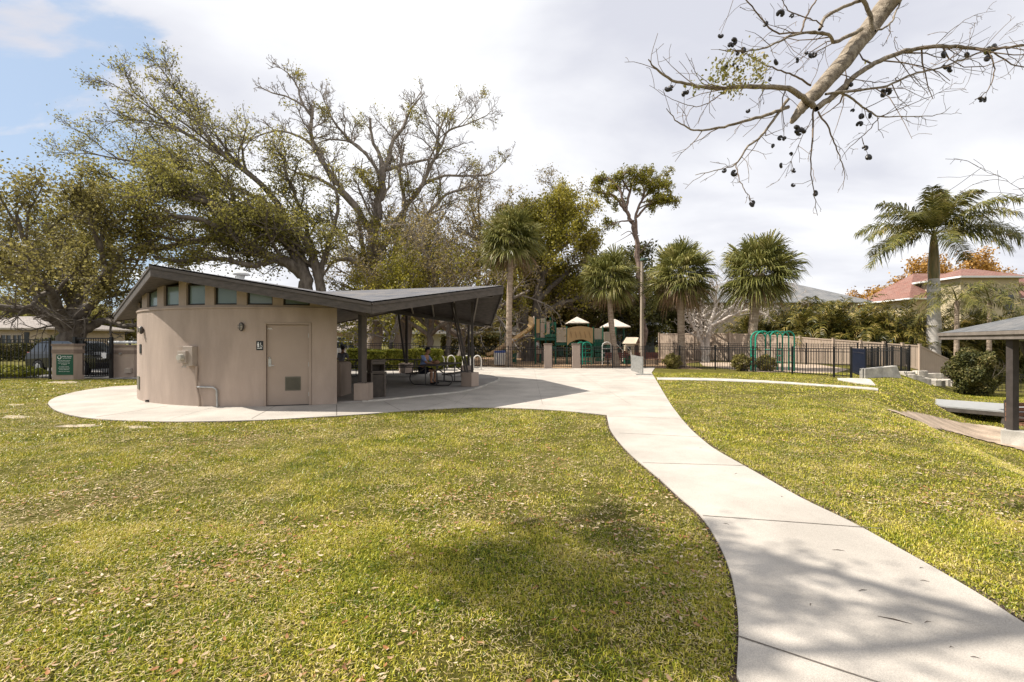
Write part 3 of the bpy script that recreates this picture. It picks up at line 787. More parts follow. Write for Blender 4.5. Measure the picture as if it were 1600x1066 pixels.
for l, r in wins:
    def top(a): return min(WZ1, roof_z(*cpt(a, R2 - .08, 0)[:2]) - RT - .012)
    fo = MB(); Rf = R2 - .075; w = .035 / RW
    def bara(a0, a1, z0a, z0b, z1a, z1b, Ro=Rf + .02, Ri=Rf - .02):
        vs = [cpt(a0, Ro, z0a), cpt(a1, Ro, z0b), cpt(a1, Ro, z1b), cpt(a0, Ro, z1a), cpt(a0, Ri, z0a), cpt(a1, Ri, z0b), cpt(a1, Ri, z1b), cpt(a0, Ri, z1a)]
        fo.add(vs, [(0, 1, 2, 3), (7, 6, 5, 4), (0, 4, 5, 1), (1, 5, 6, 2), (2, 6, 7, 3), (3, 7, 4, 0)])
    t0, t1, t2, t3 = top(l), top(l + w), top(r - w), top(r)
    if min(t0, t3) < WZ0 + .12: t0 = max(t0, WZ0 + .08); t3 = max(t3, WZ0 + .08); t1 = max(t1, WZ0 + .08); t2 = max(t2, WZ0 + .08)
    bara(l, l + w, WZ0, WZ0, t0, t1); bara(r - w, r, WZ0, WZ0, t2, t3)
    bara(l + w, r - w, WZ0, WZ0, WZ0 + .04, WZ0 + .04); bara(l + w, r - w, t1 - .03, t2 - .03, t1, t2)
    f_ = fo.build('window', FRAMED, bld)
    g = MB(); g.add([cpt(l + w, Rf - .006, WZ0 + .04), cpt(r - w, Rf - .006, WZ0 + .04), cpt(r - w, Rf - .006, t2 - .03), cpt(l + w, Rf - .006, t1 - .03),
                     cpt(l + w, Rf - .012, WZ0 + .04), cpt(r - w, Rf - .012, WZ0 + .04), cpt(r - w, Rf - .012, t2 - .03), cpt(l + w, Rf - .012, t1 - .03)],
                    [(0, 1, 2, 3), (7, 6, 5, 4)])
    g.build('pane', GLASSG, f_)
# floor inside and ceiling are never seen; the doors
def wall_door(l, r, name_lbl, full=True):
    """a flat steel door in its frame between two wall angles"""
    A = cpt(l, RW - .015, GB); B = cpt(r, RW - .015, GB); d = (B - A).normalized(); n = Vector((d.y, -d.x, 0))
    if n.dot(A - Vector((CX, CY, GB))) < 0: n = -n
    W = (B - A).length; rz = math.atan2(d.y, d.x)
    def q(u, v, out): return A + d * u + Vector((0, 0, v)) + n * out
    fr = MB()
    fr.box(q(.03, 1.07, -.03), (.055, .13, 2.13), rz); fr.box(q(W - .03, 1.07, -.03), (.055, .13, 2.13), rz)
    fr.box(q(W / 2, 2.108, -.03), (W - .118, .13, .055), rz)
    fo_ = fr.build('door_frame', STUCCO_D, bld, bevel=.004)
    dm = MB(); dm.box(q(W / 2, 1.045, -.055), (W - .126, .045, 2.06), rz)
    dr_ = dm.build('door', STUCCO_D, bld, bevel=.004)
    th_ = MB(); th_.box(q(W / 2, .008, -.03), (W - .13, .12, .016), rz); th_.build('threshold', BLACK, dr_)
    return q, W, rz, dr_, n, d
q, W, rz, dr_, n, d = wall_door(dl, dr, '')
if q(0.1, 0, 0).x > q(W - .1, 0, 0).x: q0 = q; q = lambda u, v, o: q0(W - u, v, o)
v = MB(); v.box(q(W * .60, .56, -.026), (.37, .014, .36), rz)
for i in range(11): v.box(q(W * .60, .42 + i * .028, -.014), (.33, .018, .012), rz, rx=.5)
LOUV = mat('louvre', (0.13, 0.12, 0.09), .6, var=.1); v.build('louvre', LOUV, dr_)
h = MB(); h.box(q(.13, 1.10, -.028), (.07, .012, .20), rz); h.tube([q(.13, 1.04, -.02), q(.13, 1.04, .04), q(.25, 1.03, .04)], .011, 8); h.lathe(q(.13, 1.22, -.02), [(.028, -.005), (.028, .02)], 12)
h.build('door_handle', GALV, dr_, smooth=True)
for z in (.28, 1.05, 1.80):
    k = MB(); k.box(q(W - .062, z, -.02), (.03, .02, .11), rz); k.build('hinge', GALV, dr_)
k = MB()
for s_, x0 in ((1, .11), (-1, .155)):
    k.tube([q(x0 - .03, 1.955, -.026), q(x0 - .01, 1.985, -.026), q(x0 + .02, 1.98, -.026), q(x0 + .03, 1.95, -.026)], .006, 5)
k.build('door_number', WHITE, dr_)
for s_ in (1,):
    qq, W2, rz2, dr2, n2_, d2 = wall_door(ldl + .003, ldr - .003, '')
    k = MB(); k.box(qq(W2 * .5, .55, -.026), (.3, .014, .36), rz2); k.build('louvre', LOUV, dr2)
# pieces fixed to the wall
def wq(px, z, out=0.0, R=RW):
    a = ray_circle(px, R); return cpt(a, R + out, z), a
def wbox(mb, px, z, w, h_, t, out=None, dpx=0):
    p, a = wq(px, z, (t / 2 if out is None else out)); mb.box(p, (w, t, h_), a + math.pi / 2); return p, a
for px, z in ((224.5, 1.98), (379, 2.04)):
    if px < 300:
        a = ray_circle(px)
    p, a = wq(px, z, .0)
    o_ = MB(); R_ = Matrix.Rotation(a, 3, 'Z')
    o_.ball(p + R_ @ Vector((.055, 0, 0)), .1, 14, 10, sc=(.55, .72, 1.12), rot=R_)
    lf = o_.build('wall_light', mat('lamp_cage', (0.06, 0.05, 0.045), .5, var=.1) if 'lamp_cage' not in MATS else MATS['lamp_cage'], bld, smooth=True)
    g = MB(); g.ball(p + R_ @ Vector((.085, 0, 0)), .078, 12, 8, sc=(.5, .66, 1.1), rot=R_)
    g.build('lens', mat('milky_lens', (0.38, 0.35, 0.30), .25, var=.05) if 'milky_lens' not in MATS else MATS['milky_lens'], lf, smooth=True)
    c_ = MB()
    for dz in (-.035, .035): c_.box(p + R_ @ Vector((.125, 0, dz)), (.012, .11, .012), a)
    c_.box(p + R_ @ Vector((.128, 0, 0)), (.012, .012, .19), a); c_.build('guard', MATS['lamp_cage'], lf)
mbx = MB(); p, a = wbox(mbx, 301, 1.30, .30, .50, .15)
ml = mbx.build('meter_box', mat('meter_grey', (0.36, 0.30, 0.25), .5, var=.08), bld, bevel=.012)
tx = Vector((-math.sin(a), math.cos(a), 0)); nx_ = Vector((math.cos(a), math.sin(a), 0))
if tx.x < 0: tx = -tx
mm = MB(); mm.box(p - tx * .10 + nx_ * .10 + Vector((0, 0, -.02)), (.10, .26, .30), a)
mm.build('meter_socket', MATS['meter_grey'], ml, bevel=.01)
mm = MB(); k_ = 14; c_ = p - tx * .08 + nx_ * .15 + Vector((0, 0, -.03))
mm.tube([c_, c_ + nx_ * .06, c_ + nx_ * .10], [.085, .085, .07], 16); mm.build('meter', mat('meter_glass', (0.45, 0.42, 0.36), .2, var=.15), ml, smooth=True)
mm = MB(); mm.box(p - tx * .24 + Vector((0, 0, .245)), (.10, .30, .012), a); mm.build('lid', MATS['meter_grey'], ml)
for i in range(3):
  mm = MB(); mm.tube([p - tx * (.15 - i * .05) + nx_ * .08 + Vector((0, 0, -.25)), p - tx * (.15 - i * .05) + nx_ * .08 + Vector((0, 0, -.29))], .012, 6); mm.build('screw', GALV, ml)
mm = MB(); b0, _ = wq(309.5, 1.05, .04); b1, _ = wq(309, .55, .04); b2, _ = wq(313, .25, .04); b3, _ = wq(313.5, GB, .04)
mm.tube(catmull([b0, b1, b2, b3], 4), .028, 8); mm.build('conduit', STUCCO_D, bld, smooth=True)
mm = MB(); c0, _ = wq(311, .515, .05); c1, _ = wq(335, .51, .05); c2, _ = wq(340, .46, .05); c3, _ = wq(341, .38, .05); c4, _ = wq(341.5, GB, .05)
mm.tube([c0] + catmull([c1, c2, c3], 4) + [c4], .021, 8); mm.lathe(c3, [(.027, -.08), (.027, 0)], 8); mm.build('pipe', GALV, bld, smooth=True)
# accessibility sign: black plate with white figures
mm = MB(); p, a = wbox(mm, 406, 1.565, .165, .235, .008)
sg = mm.build('sign', BLACK, bld)
tx = Vector((-math.sin(a), math.cos(a), 0)); tx = tx if tx.x > 0 else -tx; nx_ = Vector((math.cos(a), math.sin(a), 0))
def sp(u, v): return p + nx_ * .007 + tx * u + Vector((0, 0, v))
mm = MB()
mm.lathe(sp(-.035, .075), [(.013, -.001), (.013, .001)], 10) if False else mm.ball(sp(-.035, .075), .013, 8, 6, sc=(1, .2, 1), rot=Matrix.Rotation(a + math.pi / 2, 3, 'Z'))
mm.plate([sp(-.058, .01), sp(-.012, .01), sp(-.018, .055), sp(-.052, .055)], nx_, .002)
mm.plate([sp(-.050, -.04), sp(-.020, -.04), sp(-.020, .01), sp(-.050, .01)], nx_, .002)
mm.ball(sp(.022, .06), .012, 8, 6, sc=(1, .2, 1), rot=Matrix.Rotation(a + math.pi / 2, 3, 'Z'))
mm.tube([sp(.022, .045), sp(.026, .005), sp(.052, .003), sp(.060, -.035)], .006, 5)
mm.tube([sp(.035 + .028 * math.cos(t), -.018 + .028 * math.sin(t)) for t in [i * .55 for i in range(5, 12)]], .005, 5)
mm.plate([sp(-.06, -.075), sp(.06, -.075), sp(.06, -.060), sp(-.06, -.060)], nx_, .001)
mm.build('pictogram', WHITE, sg)
mm = MB(); wbox(mm, 220.2, 1.46, .16, .26, .02); mm.build('plaque', BLACK, bld)
mm = MB(); wbox(mm, 217.2, .5, .30, .36, .02); mm.build('vent', LOUV, bld)
mm = MB(); p, a = wq(232, .06, .03); mm.box(p, (.08, .06, .05), a); mm.build('hose_bib', BLACK, bld)

# ------------------------------------------------------------ the roof
def under(p, t): return Vector((p.x, p.y, p.z - t))
n = len(STAR)
mb = MB(); mb.add([C0] + STAR + [under(C0, .03)] + [under(p, .03) for p in STAR],
                  [(0, i + 1, (i + 1) % n + 1) for i in range(n)] + [(n + 1, (i + 1) % n + n + 2, i + n + 2) for i in range(n)])
roof = planar_uv(mb.build('roof', SHINGLE, bld))
mb = MB(); mb.add([under(C0, RT)] + [under(p, RT) for p in STAR], [(0, (i + 1) % n + 1, i + 1) for i in range(n)])
mb.build('soffit', SOFFIT, roof)
mb = MB()
for i in range(n):
    a, b = STAR[i], STAR[(i + 1) % n]; d = (b - a).normalized(); out = Vector((d.y, -d.x, 0)).normalized()
    if out.dot(a - C0) < 0: out = -out
    e = 0.0
    for t0, t1, o_ in ((.035, .10, .035), (.103, .29, .012)):
        vs = [under(a, t0) + out * o_, under(b, t0) + out * o_, under(b, t1) + out * o_, under(a, t1) + out * o_]
        vi = [under(a, t0) - out * .02, under(b, t0) - out * .02, under(b, t1) - out * .02, under(a, t1) - out * .02]
        mb.add(vs + vi, [(0, 1, 2, 3), (7, 6, 5, 4), (0, 4, 5, 1), (1, 5, 6, 2), (2, 6, 7, 3), (3, 7, 4, 0)])
mb.build('fascia', WOODB, roof)
# deep beams along ridges and valleys below the soffit
for i in range(n):
    mb = MB(); a = under(C0, RT + .09); b = under(STAR[i].lerp(C0, .05), RT + .06)
    if i in (2, 3, 4, 5): mb.bar(a, b, .10, .17); mb.build('beam', STEELB, roof)
# slender rafters on the slope between the raised right corner and the low back corner
for k in range(1, 8):
    t = k / 8.0; a = C0.lerp(Tt, t); b = C0.lerp(B1, t)
    mb = MB(); mb.bar(under(a, RT + .04), under(b, RT + .04).lerp(under(a, RT + .04), .03), .045, .07); mb.build('rafter', RAFTER, roof)
for k in range(1, 7):
    t = k / 7.0; a = C0.lerp(Tt, t); b = C0.lerp(V1, t)
    mb = MB(); mb.bar(under(a, RT + .04), under(b, RT + .04).lerp(under(a, RT + .04), .03), .045, .07); mb.build('rafter', STEELB, roof)
# white vent caps on the roof
for px, py, D, s in ((376, 430, 13.6, 1.0),):
    c_ = P(px, py, D); zb = roof_z(c_.x, c_.y)
    mb = MB(); mb.lathe((c_.x, c_.y, zb - .03), [(.10 * s, 0), (.10 * s, .22)], 14)
    mb.lathe((c_.x, c_.y, zb + .19), [(.21 * s, -.02), (.22 * s, .03), (.15 * s, .10), (.02, .13)], 16)
    mb.build('roof_vent', WHITE, roof, smooth=True)
# ------------------------------------------------------------ shelter floor, pedestals and posts
fl = [(-4.70, 12.20)] + [tuple(p[:2]) for p in catmull([G(566, 629.5), G(610, 626), G(659, 620.5), G(700, 616.5), G(728, 612.5), G(752, 606), G(765, 600.5), Vector((-.55, 19.6, 0)), Vector((-1.2, 21.8, 0)), Vector((-3.4, 23.6, 0)), Vector((-7, 24.0, 0))], 4)] + [(-11, 22.8), (-13, 20.5), (-12.3, 19.6), (CX - .6, CY + .5)]
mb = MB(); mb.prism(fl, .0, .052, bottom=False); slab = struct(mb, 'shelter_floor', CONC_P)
mb = MB(); k = len(fl)
ed = fl[1:-8]
for i in range(len(ed) - 1): mb.bar((ed[i][0], ed[i][1], .04), (ed[i + 1][0], ed[i + 1][1], .04), .07, .045)
mb.build('edge_curb', CONC_W, slab)
PEDS = [(568, 12.62, .40, .47), (734.5, 16.45, .46, .50), (634.5, 23.2, .52, .50), (729, 20.9, .5, .5)]
ped_xy = []
for i, (px, D, w, h_) in enumerate(PEDS):
    c_ = at(px, D); z0 = .052; rz = pol(c_)
    mb = MB(); mb.box((c_.x, c_.y, z0 + h_ / 2), (w, w, h_), rz + (0.9 if i == 0 else 1.1)); mb.build('pedestal', STUCCO, bld, bevel=.015)
    ped_xy.append(c_)
def post(px, D, top=None, w=.075, two=False, name='post', m=None, off=(0, 0)):
    c_ = at(px, D); zt = roof_z(c_.x, c_.y) - RT - .02
    mb = MB(); mb.bar((c_.x, c_.y, .52), (c_.x, c_.y, zt), w, w); mb.build(name, m or STEELB, bld)
POSTP = mat('post_paint', (0.105, 0.085, 0.072), .5, var=.1)
post(569.2, 12.55, w=.11, m=POSTP); post(563.2, 12.75, w=.10)
post(737.8, 16.45, w=.09); post(732.2, 20.9, w=.10); post(635.5, 23.2, w=.12)
def brace(p0, p1, w=.06):
    mb = MB(); mb.bar(p0, p1, w, w * 1.3); mb.build('brace', STEELB, bld)
def roofpt(px, D):
    c_ = at(px, D); return Vector((c_.x, c_.y, roof_z(c_.x, c_.y) - RT - .02))
brace(P(731, 583, 16.4), roofpt(709, 16.4), .07); brace(P(727.5, 583, 16.6), roofpt(705.5, 16.7), .05)
brace(P(633, 566, 23.1), roofpt(622, 23.1), .09)
brace(P(567.5, 606, 12.7), roofpt(565.5, 14.8), .06)
# short return wall beside the rest room and the litter bin next to the first post
mb = MB(); c_ = at(531.5, 13.75)
prof = []
w_ = .36
for s_ in (0,):
    pts = [Vector((-w_ / 2, 0, 0)), Vector((w_ / 2, 0, 0)), Vector((w_ / 2, 0, .93)), Vector((w_ / 2 - .04, 0, .99)), Vector((w_ / 2 - .12, 0, 1.01)), Vector((-w_ / 2, 0, 1.02))]
    mb.plate([c_ + Vector((0, -.45, .05)) + p for p in pts], (0, 1, 0), .9)
sw = mb.build('low_wall', STUCCO, None)
tag(sw, 'low taupe stucco stub wall with rounded top just inside the shelter', 'wall')
def bin_box():
    c_ = at(587.5, 13.35); rz = .62
    t = empty('litter_bin', (c_.x, c_.y, .052), 'square brown litter bin with hooded top behind the front shelter post', 'litter bin', rz=rz)
    BR = mat('bin_brown', (0.105, 0.085, 0.070), .6, var=.12, scale=8); BL = mat('bin_panel', (0.065, 0.052, 0.042), .7, var=.2, scale=8)
    W = world_of(t)
    def L(x, y, z): return W @ Vector((x, y, z))
    m_ = MB(); m_.box(L(0, 0, .33), (.40, .40, .66), rz); m_.build('body', BL, t, bevel=.01)
    m_ = MB()
    for sx in (-1, 1):
        for sy in (-1, 1): m_.box(L(sx * .195, sy * .195, .34), (.05, .05, .68), rz)
    m_.build('corner_post', BR, t)
    m_ = MB(); m_.box(L(0, 0, .70), (.48, .48, .035), rz); m_.build('rim', BR, t, bevel=.006)
    m_ = MB(); m_.box(L(0, .0, .74), (.40, .40, .04), rz); m_.box(L(0, 0, 1.06), (.42, .42, .05), rz)
    for sx in (-1, 1): m_.box(L(sx * .19, 0, .90), (.03, .40, .28), rz)
    m_.box(L(0, .19, .90), (.35, .03, .28), rz); m_.box(L(0, -.19, .99), (.35, .03, .08), rz)
    m_.build('hood', BR, t, bevel=.006)
    return t
bin_box()

# ------------------------------------------------------------ picnic tables
def picnic_table(L_=2.3):
    t = empty('picnic_table', (0, 0, 0), 'x', 'picnic table', 'picnic tables under the shelter roof')
    TOPM = mat('table_top', (0.055, 0.048, 0.044), .55, var=.2, scale=10) if 'table_top' not in MATS else MATS['table_top']
    TUBE = mat('table_tube', (0.085, 0.080, 0.078), .4, var=.1, metal=.4) if 'table_tube' not in MATS else MATS['table_tube']
    mb = MB()
    for k in range(5): mb.box((0, -.30 + k * .15, .75), (L_, .135, .04))
    mb.build('tabletop', TOPM, t, bevel=.006)
    for s_ in (-1, 1):
        mb = MB()
        for k in range(2): mb.box((0, s_ * (.66 + k * .14), .44), (L_, .125, .04))
        mb.build('seat', TOPM, t, bevel=.006)
    for s_ in (-1, 1):
        x = s_ * (L_ / 2 - .35); mb = MB()
        loop = [Vector((x, -.26, .72)), Vector((x, -.30, .60)), Vector((x, -.62, .42)), Vector((x, -.80, .40)), Vector((x, -.86, .24)), Vector((x, -.74, .06)), Vector((x, -.5, .03)),
                Vector((x, .5, .03)), Vector((x, .74, .06)), Vector((x, .86, .24)), Vector((x, .80, .40)), Vector((x, .62, .42)), Vector((x, .30, .60)), Vector((x, .26, .72))]
        mb.tube(catmull(loop, 4), .022, 7); mb.build('leg_loop', TUBE, t, smooth=True)
        mb = MB(); mb.tube([Vector((x, -.22, .72)), Vector((x, -.22, .04))], .02, 6); mb.tube([Vector((x, .22, .72)), Vector((x, .22, .04))], .02, 6)
        mb.tube([Vector((x, 0, .70)), Vector((x - s_ * .5, 0, .42)), Vector((x - s_ * .55, 0, .05))], .016, 6); mb.build('strut', TUBE, t, smooth=True)
    return t
pt = picnic_table(); pt.location = (-2.72, 17.35, .052); pt.rotation_euler = (0, 0, math.radians(73))
pt['label'] = 'picnic table the man in the blue shirt sits at, nearest the camera'
for i, (x, y, r, l) in enumerate(((-5.35, 21.5, .03, 'empty picnic table in front of the clipped hedge at the back of the shelter'), (-8.0, 21.3, -.04, 'picnic table with the grey shirted person, half hidden behind the rest room'))):
    c_ = copy_tree(pt); c_.location = (x, y, .052); c_.rotation_euler = (0, 0, r); c_['label'] = l
# ------------------------------------------------------------ trees
def leaf_arrays(pos, size, rng, aspect=1.6, droop=0.0, outl=None):
    """one rhomb per position, facing anywhere"""
    n = len(pos); s = size * (0.55 + 0.9 * rng.random(n))[:, None]
    d = rng.normal(size=(n, 3)); d[:, 2] -= droop; d /= np.linalg.norm(d, axis=1)[:, None]
    r = rng.normal(size=(n, 3)); w = np.cross(d, r); w /= np.maximum(np.linalg.norm(w, axis=1)[:, None], 1e-6)
    a = pos - d * s * .5 * aspect; c = pos + d * s * .5 * aspect; b = pos + w * s * .5; e = pos - w * s * .5
    V = np.stack([a, b, c, e], 1).reshape(-1, 3); i = np.arange(n) * 4
    return V, np.stack([i, i + 1, i + 2, i + 3], 1)
class Tree:
    """collects limbs as polylines, twigs and leaf positions"""
    def __init__(s, seed): s.rng = np.random.default_rng(seed); s.lines = []; s.tips = []
    def line(s, pts, rad, n): s.lines.append((np.asarray(pts, float), np.asarray(rad, float), n))
    def grow(s, p, d, L, r, lev, cfg):
        rng = s.rng; segs = cfg['segs'][lev]; pts = [np.array(p, float)]; d = np.array(d, float); d /= np.linalg.norm(d)
        wob = cfg['wob'][lev]; trop = cfg['trop'][lev]
        for i in range(segs):
            d = d + rng.normal(size=3) * wob; d[2] += trop; d /= np.linalg.norm(d)
            pts.append(pts[-1] + d * L / segs)
        rad = np.linspace(r, max(r * cfg['end'][lev], cfg['rmin']), segs + 1)
        s.line(pts, rad, cfg['sides'][lev]); s.branch(np.array(pts), rad, L, lev, cfg)
    def branch(s, pts, rad, L, lev, cfg, frm=None, num=None):
        rng = s.rng
        if lev + 1 >= len(cfg['segs']):
            k = cfg['leaf_pts'] * min(1.0, L / cfg.get('lref', .7)); k = int(k + rng.random())
            for _ in range(k):
                t = rng.random() ** .6 * (len(pts) - 1); i = min(int(t), len(pts) - 2); s.tips.append(pts[i] + (pts[i + 1] - pts[i]) * (t - i))
            return
        nk = num if num is not None else min(cfg['kids'][lev], L * cfg.get('kpm', [2.0, 3.8, 5.5, 6.0])[lev])
        nk = max(1, int(round(nk * (0.8 + 0.4 * rng.random())))); f0 = cfg['from'][lev] if frm is None else frm
        for k in range(nk):
            t = f0 + (1 - f0) * ((k + rng.random()) / nk); t = min(t, 0.999)
            u = t * (len(pts) - 1); i = int(u); q = pts[i] + (pts[i + 1] - pts[i]) * (u - i)
            ax = pts[i + 1] - pts[i]; ax /= np.linalg.norm(ax)
            ph = rng.random() * 2 * np.pi; a = np.cross(ax, [0, 0, 1.0] if abs(ax[2]) < .9 else [1.0, 0, 0]); a /= np.linalg.norm(a); b = np.cross(ax, a)
            an = cfg['ang'][lev] * (0.7 + 0.6 * rng.random())
            dd = ax * math.cos(an) + (a * math.cos(ph) + b * math.sin(ph)) * math.sin(an)
            dd[2] += cfg.get('lift', [0.15] * 5)[lev]; dd *= np.array(cfg.get('flat', (1, 1, 1)))
            dd = dd + np.array(cfg.get('wind', (0, 0, 0)))
            Lk = L * cfg['ratio'][lev] * (1.15 - 0.6 * t) * (0.7 + 0.6 * rng.random())
            Lk = min(Lk, cfg.get('capr', 60) * rad[i] + .35)
            rk = min((rad[i]) * cfg.get('rr', 0.6), Lk * cfg.get('slim', .04))
            s.grow(q, dd, Lk, max(rk, cfg['rmin']), lev + 1, cfg)
    def wood(s, name, m, parent):
        Vs = []; Fs = []; o = 0
        for pts, rad, n in s.lines:
            k = len(pts); T = np.empty_like(pts); T[1:-1] = pts[2:] - pts[:-2]; T[0] = pts[1] - pts[0]; T[-1] = pts[-1] - pts[-2]
            T /= np.maximum(np.linalg.norm(T, axis=1)[:, None], 1e-9)
            ref = np.zeros(3); ref[int(np.argmin(np.abs(T.mean(0))))] = 1.0
            X = np.cross(T, ref); X /= np.maximum(np.linalg.norm(X, axis=1)[:, None], 1e-9); Y = np.cross(T, X)
            an = np.arange(n) * 2 * np.pi / n
            V = pts[:, None, :] + (X[:, None, :] * np.cos(an)[None, :, None] + Y[:, None, :] * np.sin(an)[None, :, None]) * rad[:, None, None]
            Vs.append(V.reshape(-1, 3)); i = (np.arange(k - 1)[:, None] * n); j = np.arange(n)[None, :]; j2 = (j + 1) % n
            Fs.append(np.stack([i + j, i + j2, i + n + j2, i + n + j], -1).reshape(-1, 4) + o); o += k * n
        return np_mesh(name, np.concatenate(Vs), np.concatenate(Fs), m, parent, smooth=True)
    def leaves(s, name, m, parent, per, spread, size, aspect=1.6, droop=0.0, keep=None):
        t = np.array(s.tips)
        if keep is not None: t = t[keep(t)]
        pos = np.repeat(t, per, 0) + s.rng.normal(size=(len(t) * per, 3)) * spread
        V, Q = leaf_arrays(pos, size, s.rng, aspect, droop); return np_mesh(name, V, Q, m, parent)
BARK = mat('oak_bark', (0.085, 0.068, 0.055), .95, scale=5, col2=(0.20, 0.17, 0.14), bump=0.8, bscale=14, stretch=(1, 1, .3))
BARK_L = mat('grey_bark', (0.17, 0.145, 0.125), .95, scale=2.5, col2=(0.34, 0.29, 0.25), bump=0.7, bscale=12, stretch=(1, 1, .25))
BARK_T = mat('tan_bark', (0.20, 0.16, 0.115), .9, scale=7, col2=(0.40, 0.34, 0.26), bump=0.8, bscale=35)
BARK_W = mat('white_bark', (0.34, 0.29, 0.25), .9, scale=5, col2=(0.58, 0.52, 0.46), bump=0.4, bscale=20)
BARK_P = mat('palm_bark', (0.24, 0.175, 0.125), .95, scale=3, col2=(0.42, 0.33, 0.25), bump=1.0, bscale=9, stretch=(1, 1, 5))
BARK_R = mat('royal_palm_bark', (0.38, 0.35, 0.31), .9, scale=1.5, col2=(0.56, 0.52, 0.48), bump=0.5, bscale=6, stretch=(1, 1, 6))
OAKLEAF = leafmat('oak_leaves', [(0.080, 0.075, 0.018), (0.20, 0.185, 0.042), (0.33, 0.295, 0.072), (0.48, 0.41, 0.14)], trans=.5)
OAKBR = leafmat('brownish_oak_leaves', [(0.085, 0.074, 0.024), (0.20, 0.172, 0.052), (0.31, 0.265, 0.086), (0.45, 0.38, 0.15)], trans=.5)
OAKYG = leafmat('yellow_green_leaves', [(0.09, 0.085, 0.012), (0.22, 0.20, 0.025), (0.36, 0.31, 0.045), (0.50, 0.40, 0.09)], trans=.35)
TANLEAF = leafmat('tan_twiggery', [(0.14, 0.105, 0.035), (0.30, 0.235, 0.085), (0.44, 0.34, 0.14)], trans=.3)
DARKLEAF = leafmat('dark_leaves', [(0.025, 0.030, 0.008), (0.07, 0.072, 0.016), (0.13, 0.12, 0.026), (0.21, 0.18, 0.045)], trans=.2)
ORANGE = leafmat('orange_foliage', [(0.24, 0.12, 0.02), (0.42, 0.23, 0.05), (0.55, 0.33, 0.09)], trans=.3)
PINEL = leafmat('pine_needles', [(0.09, 0.095, 0.012), (0.24, 0.225, 0.025), (0.42, 0.35, 0.05)], trans=.3, nscale=.6)
HEDGEL = leafmat('hedge_leaves', [(0.08, 0.10, 0.012), (0.20, 0.21, 0.025), (0.34, 0.31, 0.05)], trans=.3, nscale=1.2)
BUSHL = leafmat('bush_leaves', [(0.022, 0.030, 0.009), (0.065, 0.070, 0.018), (0.14, 0.125, 0.036), (0.28, 0.21, 0.09)], trans=.2, nscale=1.2)

OAKCFG = dict(segs=[7, 6, 5, 4], wob=[.12, .18, .22, .28], trop=[.01, .02, .01, .0], end=[.45, .35, .3, .4], rmin=.012, sides=[9, 6, 4, 3],
              kids=[7, 6, 6], ratio=[.60, .5, .42], ang=[.75, .8, .8], **{'from': [.22, .2, .15, .1]}, leaf_pts=5, slim=.035, lift=[.18, .12, .05, 0], rr=.62)
def cfg_(**kw): c = dict(OAKCFG); c.update(kw); return c
def traced(tr, limbs, cfg, nsides=10, sub=5, kids=None, lev=0, Lscale=1.0, frm=.22):
    """limbs: lists of (px, py, D, radius) laid out in the world"""
    for lb in limbs:
        P3 = [P(a, b, c) for a, b, c, r in lb]; pts = np.array(catmull(P3, sub)); rs = [q[3] for q in lb]
        rad = np.interp(np.linspace(0, len(lb) - 1, len(pts)), range(len(lb)), rs)
        pts = pts + tr.rng.normal(size=pts.shape) * np.minimum(rad[:, None] * .22, .07); tr.line(pts, rad, nsides)
        L = np.linalg.norm(np.diff(pts, axis=0), axis=1).sum()
        tr.branch(pts, rad, L * Lscale, lev, cfg, frm=frm, num=kids if kids else max(4, L * 1.1))
def oak(name, label, px, D, seed, H, spread, leafm, bark=BARK, nl=6, per=10, size=.14, lsp=.35, r0=.32, cfg=None, group=None, cat='tree', kids2=None, lean=(0, 0), fork=.3, tdrop=0):
    """a free tree: trunk forking in several limbs"""
    b = at(px, D, -.05) if tdrop == 0 else at(px, D, tdrop)
    t = empty(name, b, label, cat, group); tr = Tree(seed); rng = tr.rng; c = cfg or OAKCFG
    hf = H * fork; top = np.array([b.x + lean[0] * hf, b.y + lean[1] * hf, b.z + hf]); k = 7
    tp = np.array([np.array([b.x, b.y, b.z]) * (1 - i / k) + top * i / k + (rng.normal(size=3) * .03 * H * .1 if 0 < i < k else 0) for i in range(k + 1)])
    tr.line(tp, np.array([r0 * (1.45 if i == 0 else 1.12 if i == 1 else 1 - .2 * i / k) for i in range(k + 1)]), 12)
    for i in range(nl):
        a = 2 * math.pi * (i + rng.random() * .6) / nl; el = .35 + .9 * rng.random() if i > 0 else 1.3
        d = np.array([math.cos(a) * math.cos(el) * spread / H * 1.6, math.sin(a) * math.cos(el) * spread / H * 1.6, math.sin(el)])
        L = (H - hf) * (.75 + .4 * rng.random()); st = tp[-1] - np.array([0, 0, rng.random() * hf * .35])
        tr.grow(st, d, L, r0 * (.45 + .2 * rng.random()), 0, c)
    tr.wood('trunk', bark, t); tr.leaves('crown', leafm, t, per, lsp, size)
    return t, tr

